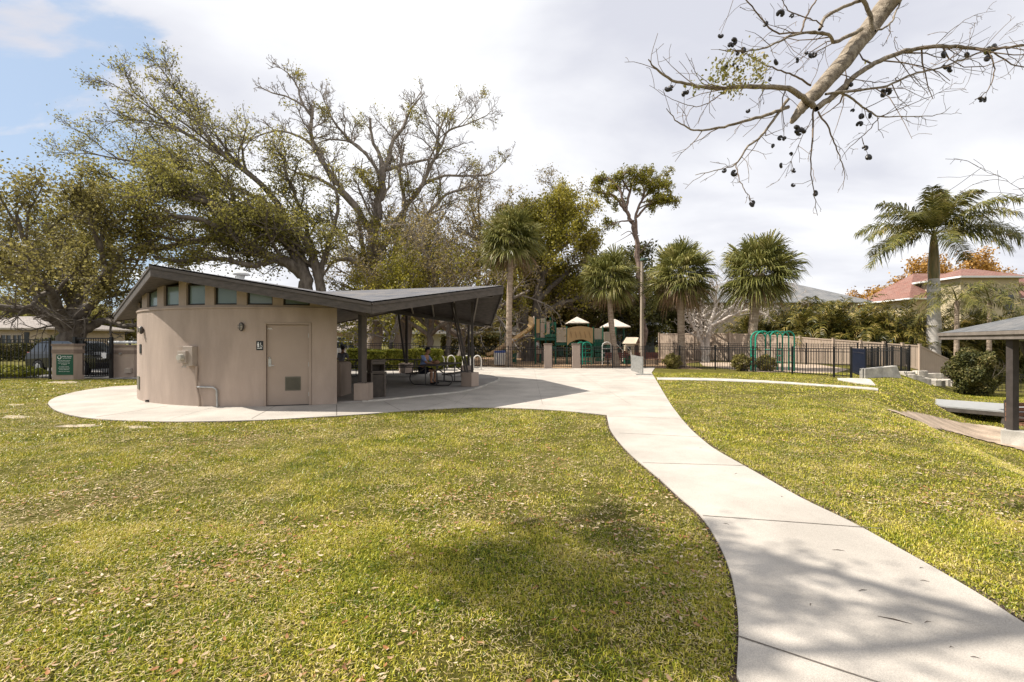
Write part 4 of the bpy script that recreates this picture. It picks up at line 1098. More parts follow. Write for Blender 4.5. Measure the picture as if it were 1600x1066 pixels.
# -- the big live oak behind the street gate
hr_ = np.random.default_rng(2)
t = empty('live_oak', at(112, 27.5, -.05), 'broad dark live oak behind the iron street gate, its trunk forking low', 'tree'); tr = Tree(11)
LC = cfg_(kids=[8, 7, 6], ratio=[.42, .52, .45], leaf_pts=5, capr=50)
traced(tr, [[(112, 590, 27.5, .75), (112, 560, 27.5, .60), (112, 525, 27.5, .58), (116, 505, 27.5, .50)]], LC, 14, kids=1, frm=.98)
traced(tr, [[(112, 530, 27.5, .42), (95, 505, 27, .34), (62, 488, 26, .27), (28, 484, 25, .22), (-15, 478, 24, .15)],
            [(110, 522, 27.5, .36), (100, 492, 27.3, .28), (72, 470, 27, .22), (45, 452, 27, .17), (10, 430, 27, .10)],
            [(114, 520, 27.6, .40), (112, 480, 28, .30), (100, 440, 28.5, .22), (92, 400, 29, .15), (80, 350, 29, .08)],
            [(116, 520, 27.5, .40), (128, 490, 27.2, .32), (150, 465, 26.5, .24), (175, 430, 26, .18), (190, 385, 26, .10)],
            [(118, 525, 27.6, .36), (138, 512, 27.6, .26), (162, 502, 27.4, .20), (195, 510, 27, .15), (225, 505, 26.5, .09)],
            [(116, 515, 27.6, .34), (122, 470, 29, .24), (135, 420, 30.5, .18), (130, 370, 32, .12), (110, 320, 32, .07)],
            [(112, 515, 27.4, .30), (85, 470, 24.5, .22), (60, 430, 22.5, .15), (40, 380, 21.5, .10), (25, 330, 21, .06)],
            [(100, 440, 28.5, .18), (60, 405, 28, .13), (20, 380, 28, .10), (-30, 350, 27.5, .07)],
            [(150, 465, 26.5, .18), (165, 420, 24.5, .14), (150, 370, 23.5, .10), (130, 330, 23, .06)],
            [(100, 492, 27.3, .2), (40, 440, 30, .15), (-20, 400, 31, .10), (-60, 350, 31, .06)]], LC, 8, kids=9)
tr.wood('trunk', BARK, t); tr.leaves('crown', OAKBR, t, 6, .30, .090, keep=lambda q: q[:, 2] > 3.9)

# -- the leaning oak just behind the round building
t = empty('leaning_oak', at(462, 30, -.05), 'large olive green oak behind the round building, limbs leaning far to the left', 'tree'); tr = Tree(12)
LC = cfg_(kids=[8, 9, 8], ratio=[.27, .55, .5], leaf_pts=6, wind=(-.25, 0, .05), rmin=.012, capr=48)
L1 = [[(492, 590, 30, .60), (488, 520, 30, .5), (480, 460, 30, .46), (470, 425, 30, .40), (430, 405, 29, .33), (385, 380, 28, .27), (330, 372, 27.5, .22), (270, 385, 27, .17), (215, 395, 26.5, .11)],
      [(482, 480, 30, .42), (474, 430, 30, .40), (455, 390, 30, .32), (425, 360, 30, .27), (375, 335, 29.5, .20), (320, 300, 29, .15), (260, 265, 29, .10)],
      [(484, 470, 30, .40), (470, 400, 30.5, .28), (440, 330, 31, .22), (405, 285, 31, .18), (360, 250, 31, .14), (310, 220, 31, .10), (262, 190, 31, .07), (215, 155, 31, .04), (160, 122, 31, .02)],
      [(360, 250, 31, .12), (322, 212, 31, .09), (292, 165, 31.2, .06), (268, 130, 31.4, .035), (245, 100, 31.5, .015)],
      [(300, 215, 31, .08), (262, 196, 31, .06), (220, 188, 31, .04), (180, 190, 30.8, .02), (160, 200, 30.8, .012)],
      [(430, 405, 29, .24), (400, 415, 28, .18), (350, 405, 27, .14), (290, 408, 26.3, .11), (240, 402, 26, .07)],
      [(425, 360, 30, .22), (370, 330, 27.5, .17), (300, 310, 26, .12), (230, 300, 25.5, .09), (160, 290, 25.5, .05)],
      [(440, 330, 31, .2), (380, 300, 32.5, .15), (300, 265, 33, .11), (220, 255, 33, .08), (140, 240, 33, .04)],
      [(385, 380, 28, .2), (320, 345, 26, .14), (250, 340, 25, .10), (180, 345, 24.6, .06), (120, 350, 24.5, .04)],
      [(500, 590, 30.2, .42), (505, 500, 30.2, .36), (498, 440, 30.2, .31), (486, 395, 30, .25), (468, 365, 29.6, .2), (430, 362, 29, .15), (395, 378, 28.6, .10)],
      [(498, 440, 30.2, .22), (512, 385, 30.4, .17), (528, 330, 30.6, .12), (520, 280, 31, .07)],
      [(505, 480, 30.2, .24), (488, 400, 31, .17), (470, 330, 31.5, .13), (450, 280, 31.5, .09), (440, 240, 31.5, .05)]]
traced(tr, L1, LC, 9, kids=14, frm=.32)
tr.wood('trunk', BARK, t)
hr_ = np.random.default_rng(3)
tr.leaves('crown', OAKLEAF, t, 4, .28, .085, keep=lambda q: (q[:, 2] > 4.2) & (hr_.random(len(q)) < np.clip(1.1 - (q[:, 2] - 7) / 13, .25, .9)))

# -- the tall half bare tree in the middle
t = empty('half_bare_tree', at(584, 37, -.05), 'tallest grey half bare tree with broken tops and small leaf tufts', 'tree'); tr = Tree(13)
BC = cfg_(kids=[8, 8, 8], kpm=[2.2, 4.0, 6, 7], ratio=[.24, .55, .5], leaf_pts=2, capr=42, rmin=.015, slim=.028, trop=[.03, .03, .02, .01], lift=[.25, .2, .15, 0], wob=[.14, .22, .26, .3])
L2 = [[(586, 600, 33, .85), (584, 540, 33, .62), (584, 470, 33, .55), (580, 420, 33, .48), (583, 370, 33, .42), (590, 330, 33, .34), (596, 295, 33, .28), (600, 260, 33, .22)],
      [(598, 262, 33, .20), (592, 240, 33, .15), (583, 222, 33, .12), (579, 200, 33, .10), (578, 184, 33, .09)],
      [(599, 268, 33, .22), (607, 245, 33, .18), (614, 220, 33, .14), (630, 200, 33, .12), (638, 178, 33, .09), (650, 160, 33, .06), (663, 145, 33, .04)],
      [(603, 265, 33, .17), (630, 258, 33.5, .13), (655, 252, 34, .10), (685, 246, 34, .06)],
      [(592, 400, 33, .30), (612, 360, 33.5, .25), (640, 315, 34, .20), (662, 285, 34, .16), (678, 248, 34, .12), (690, 228, 34, .10), (700, 205, 34, .08), (728, 195, 34, .05), (762, 180, 34, .03)],
      [(683, 240, 34, .11), (684, 215, 34, .09), (692, 190, 34, .07), (701, 172, 34, .05)],
      [(660, 288, 34, .14), (695, 275, 34.5, .10), (735, 275, 35, .08), (770, 270, 35, .04), (800, 238, 35, .015)],
      [(586, 370, 33, .28), (560, 330, 32.5, .24), (530, 290, 32, .21), (505, 255, 32, .19), (490, 225, 32, .16), (486, 200, 32, .13), (488, 165, 32, .10)],
      [(489, 185, 32, .10), (472, 160, 32, .08), (464, 135, 32, .06), (450, 115, 32, .04), (425, 98, 32, .02)],
      [(478, 168, 32, .08), (450, 152, 32, .06), (425, 145, 32, .05), (398, 132, 32, .02)],
      [(500, 235, 32, .12), (470, 215, 32, .09), (440, 205, 32, .07), (410, 210, 31.5, .05), (382, 225, 31, .03)],
      [(560, 330, 32.5, .18), (530, 300, 32.5, .13), (500, 280, 32, .10), (470, 272, 32, .07), (430, 255, 32, .04)],
      [(596, 280, 33, .14), (575, 245, 33, .12), (548, 220, 33, .10), (525, 195, 33, .08), (510, 165, 33, .05), (500, 140, 33, .03)],
      [(578, 248, 33, .11), (555, 225, 33, .08), (520, 218, 33, .06), (500, 222, 33, .04)],
      [(584, 450, 33, .3), (570, 420, 32.5, .22), (545, 405, 32, .18), (520, 410, 31.6, .13), (505, 430, 31.4, .08)],
      [(620, 600, 33.6, .55), (624, 520, 33.6, .42), (618, 440, 33.6, .36), (622, 380, 33.8, .26), (632, 320, 34, .18), (625, 270, 34.2, .12), (632, 225, 34.4, .06)],
      [(636, 600, 34, .40), (636, 500, 34, .30), (640, 420, 34, .24), (655, 360, 34.2, .17), (690, 310, 34.5, .12), (735, 290, 35, .08)],
      [(556, 600, 33.2, .5), (560, 520, 33.2, .42), (572, 450, 33.2, .3), (568, 400, 33.2, .2), (560, 340, 33, .14)]]
L2 = [[(a_, b_, c_ * 1.12, r_ * 1.05) for a_, b_, c_, r_ in lb] for lb in L2]
traced(tr, L2, BC, 9, kids=12, frm=.3)
tr.wood('trunk', BARK_L, t)
hz = np.array(tr.tips)
tr.leaves('crown', OAKYG, t, 8, .20, .085, keep=lambda q: (np.abs(np.sin(q[:, 0] * 1.3 + q[:, 2] * .9) * np.cos(q[:, 2] * 1.1)) > (0.25 + .5 * np.clip((q[:, 2] - 8) / 9, 0, 1))))

# -- generic trees; (name, label, px, D, seed, H, spread, leaf, bark, ...)
BROWNC = cfg_(leaf_pts=3, kids=[7, 6, 6], rmin=.014, slim=.025, capr=40)
oak('tan_tree', 'tan twiggy tree with slim upright limbs right of the tallest half bare tree', 672, 37, 21, 13.5, 8, TANLEAF, BARK_L, nl=7, per=3, size=.095, lsp=.25, r0=.30, cfg=BROWNC, fork=.22)
oak('tan_tree', 'grey tan tree over the shelter roof, between the tall bare tree and the first palm', 722, 41, 22, 14, 9, TANLEAF, BARK_L, nl=7, per=3, size=.095, lsp=.25, r0=.35, cfg=BROWNC, fork=.2)
oak('tan_tree', 'brown topped tree rising just behind the tall palm left of the playground', 812, 44, 23, 15.5, 6, TANLEAF, BARK, nl=6, per=4, size=.10, lsp=.25, r0=.34, cfg=BROWNC, fork=.3)
oak('yellow_green_tree', 'yellow green leafed small tree low behind the shelter roof by the grey trunks', 610, 30.5, 24, 6.8, 6, OAKYG, BARK_L, nl=6, per=5, size=.10, lsp=.25, r0=.12, fork=.3)
oak('yellow_green_tree', 'loose yellow green tree behind the middle of the shelter roof', 700, 36, 25, 9.5, 6, OAKYG, BARK_L, nl=6, per=3, size=.10, lsp=.3, r0=.2, fork=.35)
# the forked oak right of the first palm
t = empty('forked_oak', at(832, 38, -.05), 'yellow green forked oak with dark trunks behind the playground slide', 'tree'); tr = Tree(26)
LC = cfg_(kids=[8, 9, 8], ratio=[.34, .55, .5], leaf_pts=7, capr=55)
traced(tr, [[(842, 590, 38, .6), (838, 540, 38, .5), (836, 500, 38, .42), (842, 450, 38, .33), (850, 410, 38, .25), (862, 370, 38, .18), (900, 335, 38, .10)],
            [(828, 590, 38, .6), (822, 530, 38, .45), (815, 480, 38, .36), (802, 445, 38, .27), (780, 420, 38, .2), (766, 395, 38, .12)],
            [(840, 470, 38, .28), (865, 445, 38.5, .22), (888, 425, 39, .16), (915, 405, 39, .10), (932, 380, 39, .06)],
            [(842, 450, 38, .25), (838, 410, 38.5, .2), (822, 370, 39, .14), (830, 330, 39, .08)],
            [(850, 410, 38, .2), (880, 385, 36.5, .14), (900, 370, 36, .10), (915, 345, 36, .06)],
            [(838, 500, 38, .3), (868, 478, 37.5, .22), (905, 465, 37, .16), (925, 450, 37, .1)],
            [(862, 370, 38, .15), (880, 345, 38, .12), (905, 328, 38, .08)]], LC, 9, kids=12, frm=.40)
tr.wood('trunk', BARK, t); tr.leaves('crown', OAKYG, t, 5, .28, .11)
DK = cfg_(leaf_pts=5)
oak('dark_oak', 'dark spreading oak filling the space behind the playground roofs', 935, 50, 31, 10.5, 15, DARKLEAF, BARK, nl=8, per=9, size=.16, lsp=.35, r0=.5, cfg=DK, fork=.22)
oak('dark_oak', 'dark oak behind the playground between the slide and the arched tan panel', 872, 54, 32, 9.5, 13, OAKLEAF, BARK, nl=8, per=9, size=.16, lsp=.35, r0=.45, cfg=DK, fork=.2)
oak('dark_oak', 'dark oak behind the light pole and the play house', 1018, 55, 33, 9.0, 11, DARKLEAF, BARK, nl=7, per=8, size=.16, lsp=.35, r0=.4, cfg=DK, fork=.2)
FARG = 'far trees closing the horizon'
far = [(15, 62, 8.5, OAKLEAF), (70, 75, 9, TANLEAF), (165, 62, 7.5, OAKLEAF), (230, 66, 8, TANLEAF), (310, 64, 7.5, OAKLEAF), (400, 62, 7, OAKYG), (505, 62, 8, TANLEAF),
       (560, 66, 8, OAKLEAF), (645, 66, 8, OAKYG), (690, 60, 7.5, OAKLEAF), (745, 62, 8.5, TANLEAF), (785, 62, 7, OAKLEAF), (1075, 66, 7.5, OAKLEAF), (1140, 68, 7, TANLEAF), (-60, 60, 9, OAKLEAF), (-150, 55, 9, OAKBR), (1660, 80, 9, OAKLEAF), (1740, 75, 9, OAKYG)]
protos = []
for j, lm in enumerate((OAKLEAF, TANLEAF, OAKYG, OAKBR)):
    protos.append((lm, j))
made = {}
for i, (px, D, H, lm) in enumerate(far):
    lab = {'oak_leaves': 'olive green tree standing far off on the horizon', 'tan_twiggery': 'tan twiggy tree standing far off on the horizon',
           'yellow_green_leaves': 'yellow green tree standing far off on the horizon', 'brownish_oak_leaves': 'brownish oak at the far left beyond the street'}[lm.name]
    if lm.name not in made:
        t, tr = oak('far_tree', lab, px, D, 40 + i, H, 11, lm, BARK, nl=7, per=7 if lm is not TANLEAF else 5, size=.17, lsp=.35, r0=.3, cfg=cfg_(kids=[6, 5, 5]), group=FARG, fork=.2)
        made[lm.name] = (t, H)
    else:
        p0, h0 = made[lm.name]; c_ = copy_tree(p0); c_.location = at(px, D, -.05); c_.rotation_euler = (0, 0, i * 1.7); s_ = H / h0; c_.scale = (s_, s_, s_)
    # same label: nothing tells them apart

# -- slash pine
t = empty('pine_tree', at(1003, 44, -.05), 'tall slender pine with a flat topped open crown', 'tree'); tr = Tree(51)
PC = cfg_(kids=[6, 7, 6], ratio=[.36, .5, .5], leaf_pts=7, capr=34, ang=[.6, .7, .7], wob=[.2, .3, .3, .3], rmin=.018, slim=.03, flat=(1.1, 1.1, .5), lift=[.12, .06, .04, 0])
traced(tr, [[(1008, 590, 44, .42), (1006, 540, 44, .33), (1004, 480, 44, .30), (998, 420, 44, .26), (994, 370, 44, .22), (984, 340, 44, .19), (974, 325, 44, .15)]], PC, 10, kids=1, frm=.97)
traced(tr, [[(976, 328, 44, .15), (962, 308, 43.5, .12), (944, 302, 43, .09), (925, 300, 43, .05)],
            [(976, 326, 44, .14), (968, 296, 44, .11), (950, 278, 44.5, .08), (935, 285, 45, .05)],
            [(978, 328, 44, .14), (984, 300, 44, .12), (990, 280, 44, .09), (1005, 268, 44, .05)],
            [(994, 366, 44, .16), (994, 335, 44, .13), (1004, 312, 44.4, .10), (1020, 295, 44.6, .08), (1040, 285, 45, .05)],
            [(995, 340, 44, .12), (1012, 322, 44, .10), (1035, 312, 44, .07), (1058, 318, 44, .04)],
            [(984, 300, 44, .10), (972, 278, 44, .08), (985, 266, 43, .05)],
            [(990, 345, 44, .10), (972, 346, 43, .07), (958, 350, 42.6, .05), (948, 356, 42.5, .03)],
            [(1004, 312, 44.4, .08), (1012, 290, 45, .06), (1030, 276, 46, .03)]], PC, 6, kids=9, frm=.3)
for lb in ([(996, 385, 44, .06), (985, 362, 43.8, .04), (970, 368, 43.5, .03)], [(1000, 395, 44, .06), (1010, 384, 44, .04), (1019, 373, 44, .02)], [(994, 360, 44, .05), (975, 372, 44, .03), (960, 380, 44, .012)]):
    pp = [P(*q[:3]) for q in lb]; tr.line(np.array(catmull(pp, 4)), np.interp(np.linspace(0, 2, 9), range(3), [q[3] for q in lb]), 5)
tr.wood('trunk', mat('pine_bark', (0.14, 0.095, 0.075), .9, scale=4, col2=(0.30, 0.22, 0.18), bump=.6, bscale=12), t); tr.leaves('crown', PINEL, t, 4, .15, .095, aspect=2.4)

# -- bare pale tree by the vinyl fence, orange trees beyond the red roof, shrub
t = empty('bare_tree', at(1103, 37, -.05), 'small bare whitish tree with forked trunks before the beige fence', 'tree'); tr = Tree(52)
WC = cfg_(kids=[7, 6, 6], ratio=[.45, .55, .5], leaf_pts=1, rmin=.013, wob=[.2, .26, .3, .3], trop=[.0, .0, .0, -.02])
traced(tr, [[(1102, 580, 37, .30), (1098, 545, 37, .22), (1088, 520, 37, .17), (1078, 500, 36.8, .12), (1072, 470, 36.5, .07)],
            [(1103, 575, 37, .30), (1104, 540, 37, .22), (1110, 510, 37, .17), (1118, 480, 37, .12), (1130, 455, 37, .07)],
            [(1106, 570, 37, .2), (1098, 530, 37.3, .16), (1092, 490, 37.5, .12), (1098, 460, 37.5, .06)],
            [(1110, 510, 37, .12), (1140, 495, 36.5, .09), (1165, 485, 36.2, .06), (1195, 490, 36, .03)],
            [(1110, 510, 37, .11), (1150, 475, 38, .08), (1190, 455, 38, .05), (1225, 450, 38, .03)],
            [(1118, 480, 37, .1), (1110, 450, 37, .07), (1090, 440, 37, .04)]], WC, 8, kids=8, frm=.25)
tr.wood('trunk', BARK_W, t)
OC = cfg_(leaf_pts=4, trop=[.0, .0, .0, 0], kids=[6, 6, 5])
for px, D, H, seed, lab in ((1440, 80, 14.5, 61, 'orange leafed tree behind the red roofs, left of the royal palm trunk'), (1512, 84, 16.5, 62, 'orange leafed tree behind the red roofs, right of the royal palm trunk'), (1608, 82, 15.0, 63, 'olive orange tree behind the red roofs at the right edge')):
    t, tr = oak('orange_tree', lab, px, D, seed, H, 13, ORANGE, BARK, nl=8, per=7, size=.22, lsp=.5, r0=.4, cfg=OC, fork=.35, group='orange trees beyond the red roofs')
t, tr = oak('orange_tree', 'small orange tuft of a tree between the grey and the red roof', 1336, 90, 64, 10.8, 6, ORANGE, BARK, nl=6, per=6, size=.22, lsp=.4, r0=.25, cfg=OC, fork=.4, group='orange trees beyond the red roofs')
# ------------------------------------------------------------ palms
FANL = leafmat('fan_leaves', [(0.035, 0.045, 0.012), (0.12, 0.128, 0.032), (0.25, 0.235, 0.065), (0.45, 0.39, 0.18)], trans=.2, rough=.4, nscale=.8)
DEADL = leafmat('dead_fronds', [(0.12, 0.07, 0.035), (0.26, 0.17, 0.10), (0.38, 0.28, 0.18)], trans=.2, nscale=.8)
ROYL = leafmat('royal_leaves', [(0.025, 0.034, 0.010), (0.085, 0.09, 0.022), (0.21, 0.19, 0.045), (0.42, 0.32, 0.15)], trans=.2, rough=.4, nscale=.8)
ARECAL = leafmat('areca_leaves', [(0.012, 0.016, 0.005), (0.055, 0.06, 0.012), (0.20, 0.165, 0.030), (0.58, 0.42, 0.16)], trans=.3, rough=.4, nscale=1.1)
PET = mat('petiole', (0.16, 0.17, 0.05), .5, var=.15)
def fan_fronds(c, R, n, rng, elmin, elmax, fan=1.0, K=30, droop=.9, wid=.05):
    """fan leaves on stalks round the point c; returns quads"""
    V = []; Q = []; o = 0
    for i in range(n):
        az = i * 2.39996 + rng.random() * .5; el = elmin + (elmax - elmin) * ((i + .5) / n) + rng.normal() * .08
        d = np.array([math.cos(az) * math.cos(el), math.sin(az) * math.cos(el), math.sin(el)])
        side = np.array([-math.sin(az), math.cos(az), 0]); up = np.cross(d, side); up = up if up[2] > 0 else -up
        Lp = R * (.16 + .38 * rng.random() ** .7); hub = np.array(c) + d * Lp; hub[2] -= .12 * Lp * math.cos(el)
        st = np.array([np.array(c) - side * .02, np.array(c) + side * .02, hub + side * .014, hub - side * .014]); V.append(st); Q.append([[o, o + 1, o + 2, o + 3]]); o += 4
        B = R * (.46 + .26 * rng.random()) * fan; tw = rng.normal() * .4
        s2 = side * math.cos(tw) + up * math.sin(tw); u2 = np.cross(d, s2)
        for k in range(K):
            th = (k / (K - 1) - .5) * 3.9; dd = d * math.cos(th * .72) + s2 * math.sin(th * .72) + u2 * (.16 * math.cos(th)) + rng.normal(size=3) * .03
            dd /= np.linalg.norm(dd); Ls = B * (1 - .22 * abs(th) / 2) * (.85 + .3 * rng.random()); w = wid * (.7 + .5 * rng.random())
            wv = np.cross(dd, np.cross(d, dd) + rng.normal(size=3) * .3); wv /= max(np.linalg.norm(wv), 1e-6); wv = wv * w / 2
            p = [hub, hub + dd * Ls * .4, hub + dd * Ls * .72 - np.array([0, 0, droop * Ls * .08]), hub + dd * Ls * .88 - np.array([0, 0, droop * Ls * (.24 + .15 * rng.random())])]
            ws = [.35, 1.0, .8, .12]
            for a_, q in zip(p, ws): V.append(np.array([a_ - wv * q, a_ + wv * q]))
            for j in range(3): Q.append([[o + 2 * j, o + 2 * j + 1, o + 2 * j + 3, o + 2 * j + 2]])
            o += 8
    return np.concatenate(V), np.concatenate([np.array(q) for q in Q])
def cabbage_palm(label, base, top_px, top_py, D, R, seed, r0=.19, dead=.25, n=54, lean_mid=(0, 0)):
    b = at(base, D, -.03); tp = P(top_px, top_py, D); t = empty('cabbage_palm', b, label, 'palm tree', 'cabbage palms round the playground'); rng = np.random.default_rng(seed)
    mid = (b + tp) / 2 + Vector((lean_mid[0], lean_mid[1], 0)); pts = catmull([b, b.lerp(mid, .5), mid, mid.lerp(tp, .5), tp + Vector((0, 0, -.2))], 8)
    mb = MB(); rad = [r0 * (1.35 - .35 * min(1, i / 5)) * (1 + .05 * math.sin(i * 2.1)) for i in range(len(pts))]; mb.tube(pts, rad, 14); mb.build('trunk', BARK_P, t, smooth=True)
    V, Q = fan_fronds(tp, R, int(n * 1.75), rng, -1.0, 1.4, K=28, wid=.06); np_mesh('crown', V, Q, FANL, t)
    V, Q = fan_fronds(tp - Vector((0, 0, .1)), R * .92, int(n * dead), rng, -1.25, -.65, K=22, droop=1.5); np_mesh('dead_fronds', V, Q, DEADL, t)
    return t
cabbage_palm('tallest cabbage palm, slim pale trunk right beside the shelter roof', 795, 799, 372, 29.6, 2.45, 1, r0=.19, dead=.12, lean_mid=(-.05, 0))
cabbage_palm('cabbage palm with leaning trunk in front of the playground roofs', 964, 951, 432, 29.2, 2.15, 2, r0=.18, dead=.2, lean_mid=(-.10, 0))
cabbage_palm('cabbage palm with pale dead fronds right of the light pole', 1065, 1063, 427, 28.5, 2.45, 3, r0=.22, dead=.45)
cabbage_palm('fullest cabbage palm with a heavy round head by the green arches', 1171, 1187, 422, 26.5, 2.55, 4, r0=.24, dead=.15, n=66, lean_mid=(-.05, 0))
def pinnate(base, d0, L, rng, nl=46, ll=.8, droop=1.0, lw=.05, fold=.35, lam=0.0):
    """one feather frond; returns verts and quads of rachis and leaflets"""
    V = []; Q = []; o = 0; p = np.array(base, float); d = np.array(d0, float); d /= np.linalg.norm(d); k = 14; pts = [p.copy()]
    for i in range(k):
        d = d + np.array([0, 0, -droop * .10 * (i / k + .25)]); d /= np.linalg.norm(d); p = p + d * L / k; pts.append(p.copy())
    pts = np.array(pts); hor = np.array([-d0[1], d0[0], 0.0]); hor /= max(np.linalg.norm(hor), 1e-6)
    tw = rng.normal() * .35
    for i in range(k):
        w = .035 * (1 - i / k) + .006; a, b = pts[i], pts[i + 1]
        V.append(np.array([a - hor * w, a + hor * w, b + hor * w * .9, b - hor * w * .9])); Q.append([o, o + 1, o + 2, o + 3]); o += 4
    for i in range(nl):
        t = .16 + .84 * i / nl; u = t * k; j = min(int(u), k - 1); q = pts[j] + (pts[j + 1] - pts[j]) * (u - j); ax = pts[j + 1] - pts[j]; ax /= np.linalg.norm(ax)
        up = np.cross(ax, hor); up = up if up[2] > 0 else -up
        for sg in (-1, 1):
            l = ll * math.sin(math.pi * min(1, .12 + .88 * (t - .1) ** .8)) ** .6 * (.8 + .4 * rng.random()) if t < .98 else ll * .4
            h = hor * sg * math.cos(tw * sg) + up * (fold + rng.normal() * .28)
            dd = h * .85 + ax * .55; dd /= np.linalg.norm(dd); wv = ax * lw * (.6 + .5 * rng.random()) / 2
            m1 = q + dd * l * .5; m2 = q + dd * l * .95 - np.array([0, 0, l * (.22 + .38 * rng.random())])
            V.append(np.array([q - wv * .5, q + wv * .5, m1 + wv, m1 - wv, m2 + wv * .15, m2 - wv * .15])); Q.append([o, o + 1, o + 2, o + 3]); Q.append([o + 3, o + 2, o + 4, o + 5]); o += 6
    return np.concatenate(V), np.array(Q)
# -- royal palm
D = 31.9; KR = D / 24; b = at(1459, D, -.1); top = P(1459, 367, D)
t = empty('royal_palm', b, 'royal palm with smooth grey trunk and feathery arching fronds', 'palm tree'); rng = np.random.default_rng(5)
mb = MB(); cs = P(1459, 436, D); q = [b.lerp(cs, i / 18) for i in range(19)]
mb.tube(q, [KR * (.30 + .02 * math.sin(i * .9) - .05 * max(0, i - 9) / 9) for i in range(19)], 18); mb.build('trunk', BARK_R, t, smooth=True)
mb = MB(); q = [cs.lerp(top, i / 8) for i in range(9)]; mb.tube(q, [KR * k_ for k_ in (.235, .25, .25, .235, .22, .20, .18, .15, .10)], 14); mb.build('crownshaft', mat('crownshaft', (0.10, 0.10, 0.03), .4, scale=3, col2=(0.25, 0.17, 0.07), stretch=(3, 3, .5)), t, smooth=True)
fr = [(-178, .10, 3.9), (-160, -.10, 4.0), (-172, .42, 3.6), (160, .75, 3.2), (-135, .95, 2.8), (172, -.35, 3.7), (10, .32, 4.3), (-12, .10, 4.2), (25, -.12, 3.9), (-30, .55, 3.8), (5, .85, 3.5), (40, 1.05, 3.0),
      (-75, .25, 3.6), (-100, .6, 3.4), (-60, -.25, 3.2), (80, .3, 3.6), (110, .0, 3.4), (60, .6, 3.4), (-120, -.15, 3.3), (135, .35, 3.6), (0, 1.2, 2.4), (-45, -.1, 3.6), (-145, .3, 3.7)]
for az, el, L in fr:
    a = math.radians(az); d0 = (math.cos(a) * math.cos(el + .25), math.sin(a) * math.cos(el + .25), math.sin(el + .25))
    d0 = (d0[0], d0[1], d0[2] + .10)
    V, Q = pinnate(top + Vector((0, 0, -.1)), d0, L * KR, rng, nl=92, ll=.85 * KR, droop=1.25, lw=.06 * KR, fold=.02); np_mesh('frond', V, Q, ROYL, t)
# -- the areca palm thicket behind the beige fence
def areca(seed, n=22, H=4.2):
    rng = np.random.default_rng(seed); t = empty('areca_palm', (0, 0, 0), 'x', 'palm', 'areca palms behind the beige fence')
    Vs = []; Qs = []; o = 0; mb = MB()
    for i in range(n):
        a = rng.random() * 2 * math.pi; el = .45 + 1.0 * rng.random(); h0 = H * (.15 + .5 * rng.random()); bx = rng.normal() * .25; by = rng.normal() * .25
        bp = (bx + math.cos(a) * .2, by + math.sin(a) * .2, h0); d0 = (math.cos(a) * math.cos(el), math.sin(a) * math.cos(el), math.sin(el))
        V, Q = pinnate(bp, d0, 1.9 + 1.2 * rng.random(), rng, nl=20, ll=.66, droop=2.6, lw=.10, fold=.3); Vs.append(V); Qs.append(Q + o); o += len(V)
        mb.tube([(bx * .6, by * .6, 0), (bx, by, h0 * .6), bp], [.045, .035, .02], 5)
    np_mesh('crown', np.concatenate(Vs), np.concatenate(Qs), ARECAL, t); mb.build('stems', PET, t)
    return t
ar = [areca(71 + i) for i in range(4)]; used = [False] * 4; rr = random.Random(9)
rowpts = []
fence_line = [(1085, 41), (1180, 36.5), (1300, 33.5), (1381, 31.8), (1435, 30.5), (1500, 31.5)]
def on_line(px):
    for (a, da), (b_, db) in zip(fence_line, fence_line[1:]):
        if a <= px <= b_: return da + (db - da) * (px - a) / (b_ - a)
    return fence_line[0][1] if px < fence_line[0][0] else fence_line[-1][1]
px = 1165
while px < 1640:
    D = on_line(px) + 1.3 + rr.random() * .8; (rowpts.append((px, D, .92 + .3 * rr.random())) if abs(px - 1459) > 24 else None); px += 17 + rr.random() * 5
px = 1190
while px < 1700:
    D = on_line(px) + 3.6 + rr.random() * 1.2; rowpts.append((px, D, (1.12 if px < 1330 else .98) + .26 * rr.random())); px += 34 + rr.random() * 8
for i, (px, D, s) in enumerate(rowpts):
    k = i % 4
    if not used[k]: c_ = ar[k]; used[k] = True
    else: c_ = copy_tree(ar[k])
    c_.location = at(px, D, -.05); c_.rotation_euler = (0, 0, rr.random() * 6.28); c_.scale = (s, s, s); c_['label'] = 'arching yellow green areca palm in the thicket behind the beige fence'
# two darker feather palms right of the royal palm
for px, D, H, sd, lab in ((1494, 27.5, 3.6, 81, 'dark feather palm standing right of the royal palm trunk'), (1545, 29, 3.3, 82, 'dark arching feather palm under the tan house wall')):
    t = empty('feather_palm', at(px, D, -.05), lab, 'palm tree'); rng = np.random.default_rng(sd); b = t.location; zt = 1.68 + (533 - 470) / F * D - b.z
    mb = MB(); mb.tube([b, b + Vector((.05, 0, zt))], [.14, .11], 10); mb.build('trunk', BARK_P, t, smooth=True); Vs = []; Qs = []; o = 0
    for i in range(15):
        a = i * 2.4; el = -.1 + 1.25 * i / 15; V, Q = pinnate(b + Vector((.05, 0, zt)), (math.cos(a) * math.cos(el), math.sin(a) * math.cos(el), math.sin(el)), 2.5, rng, nl=34, ll=.6, droop=1.7, lw=.05, fold=.1); Vs.append(V); Qs.append(Q + o); o += len(V)
    np_mesh('crown', np.concatenate(Vs), np.concatenate(Qs), ROYL, t)
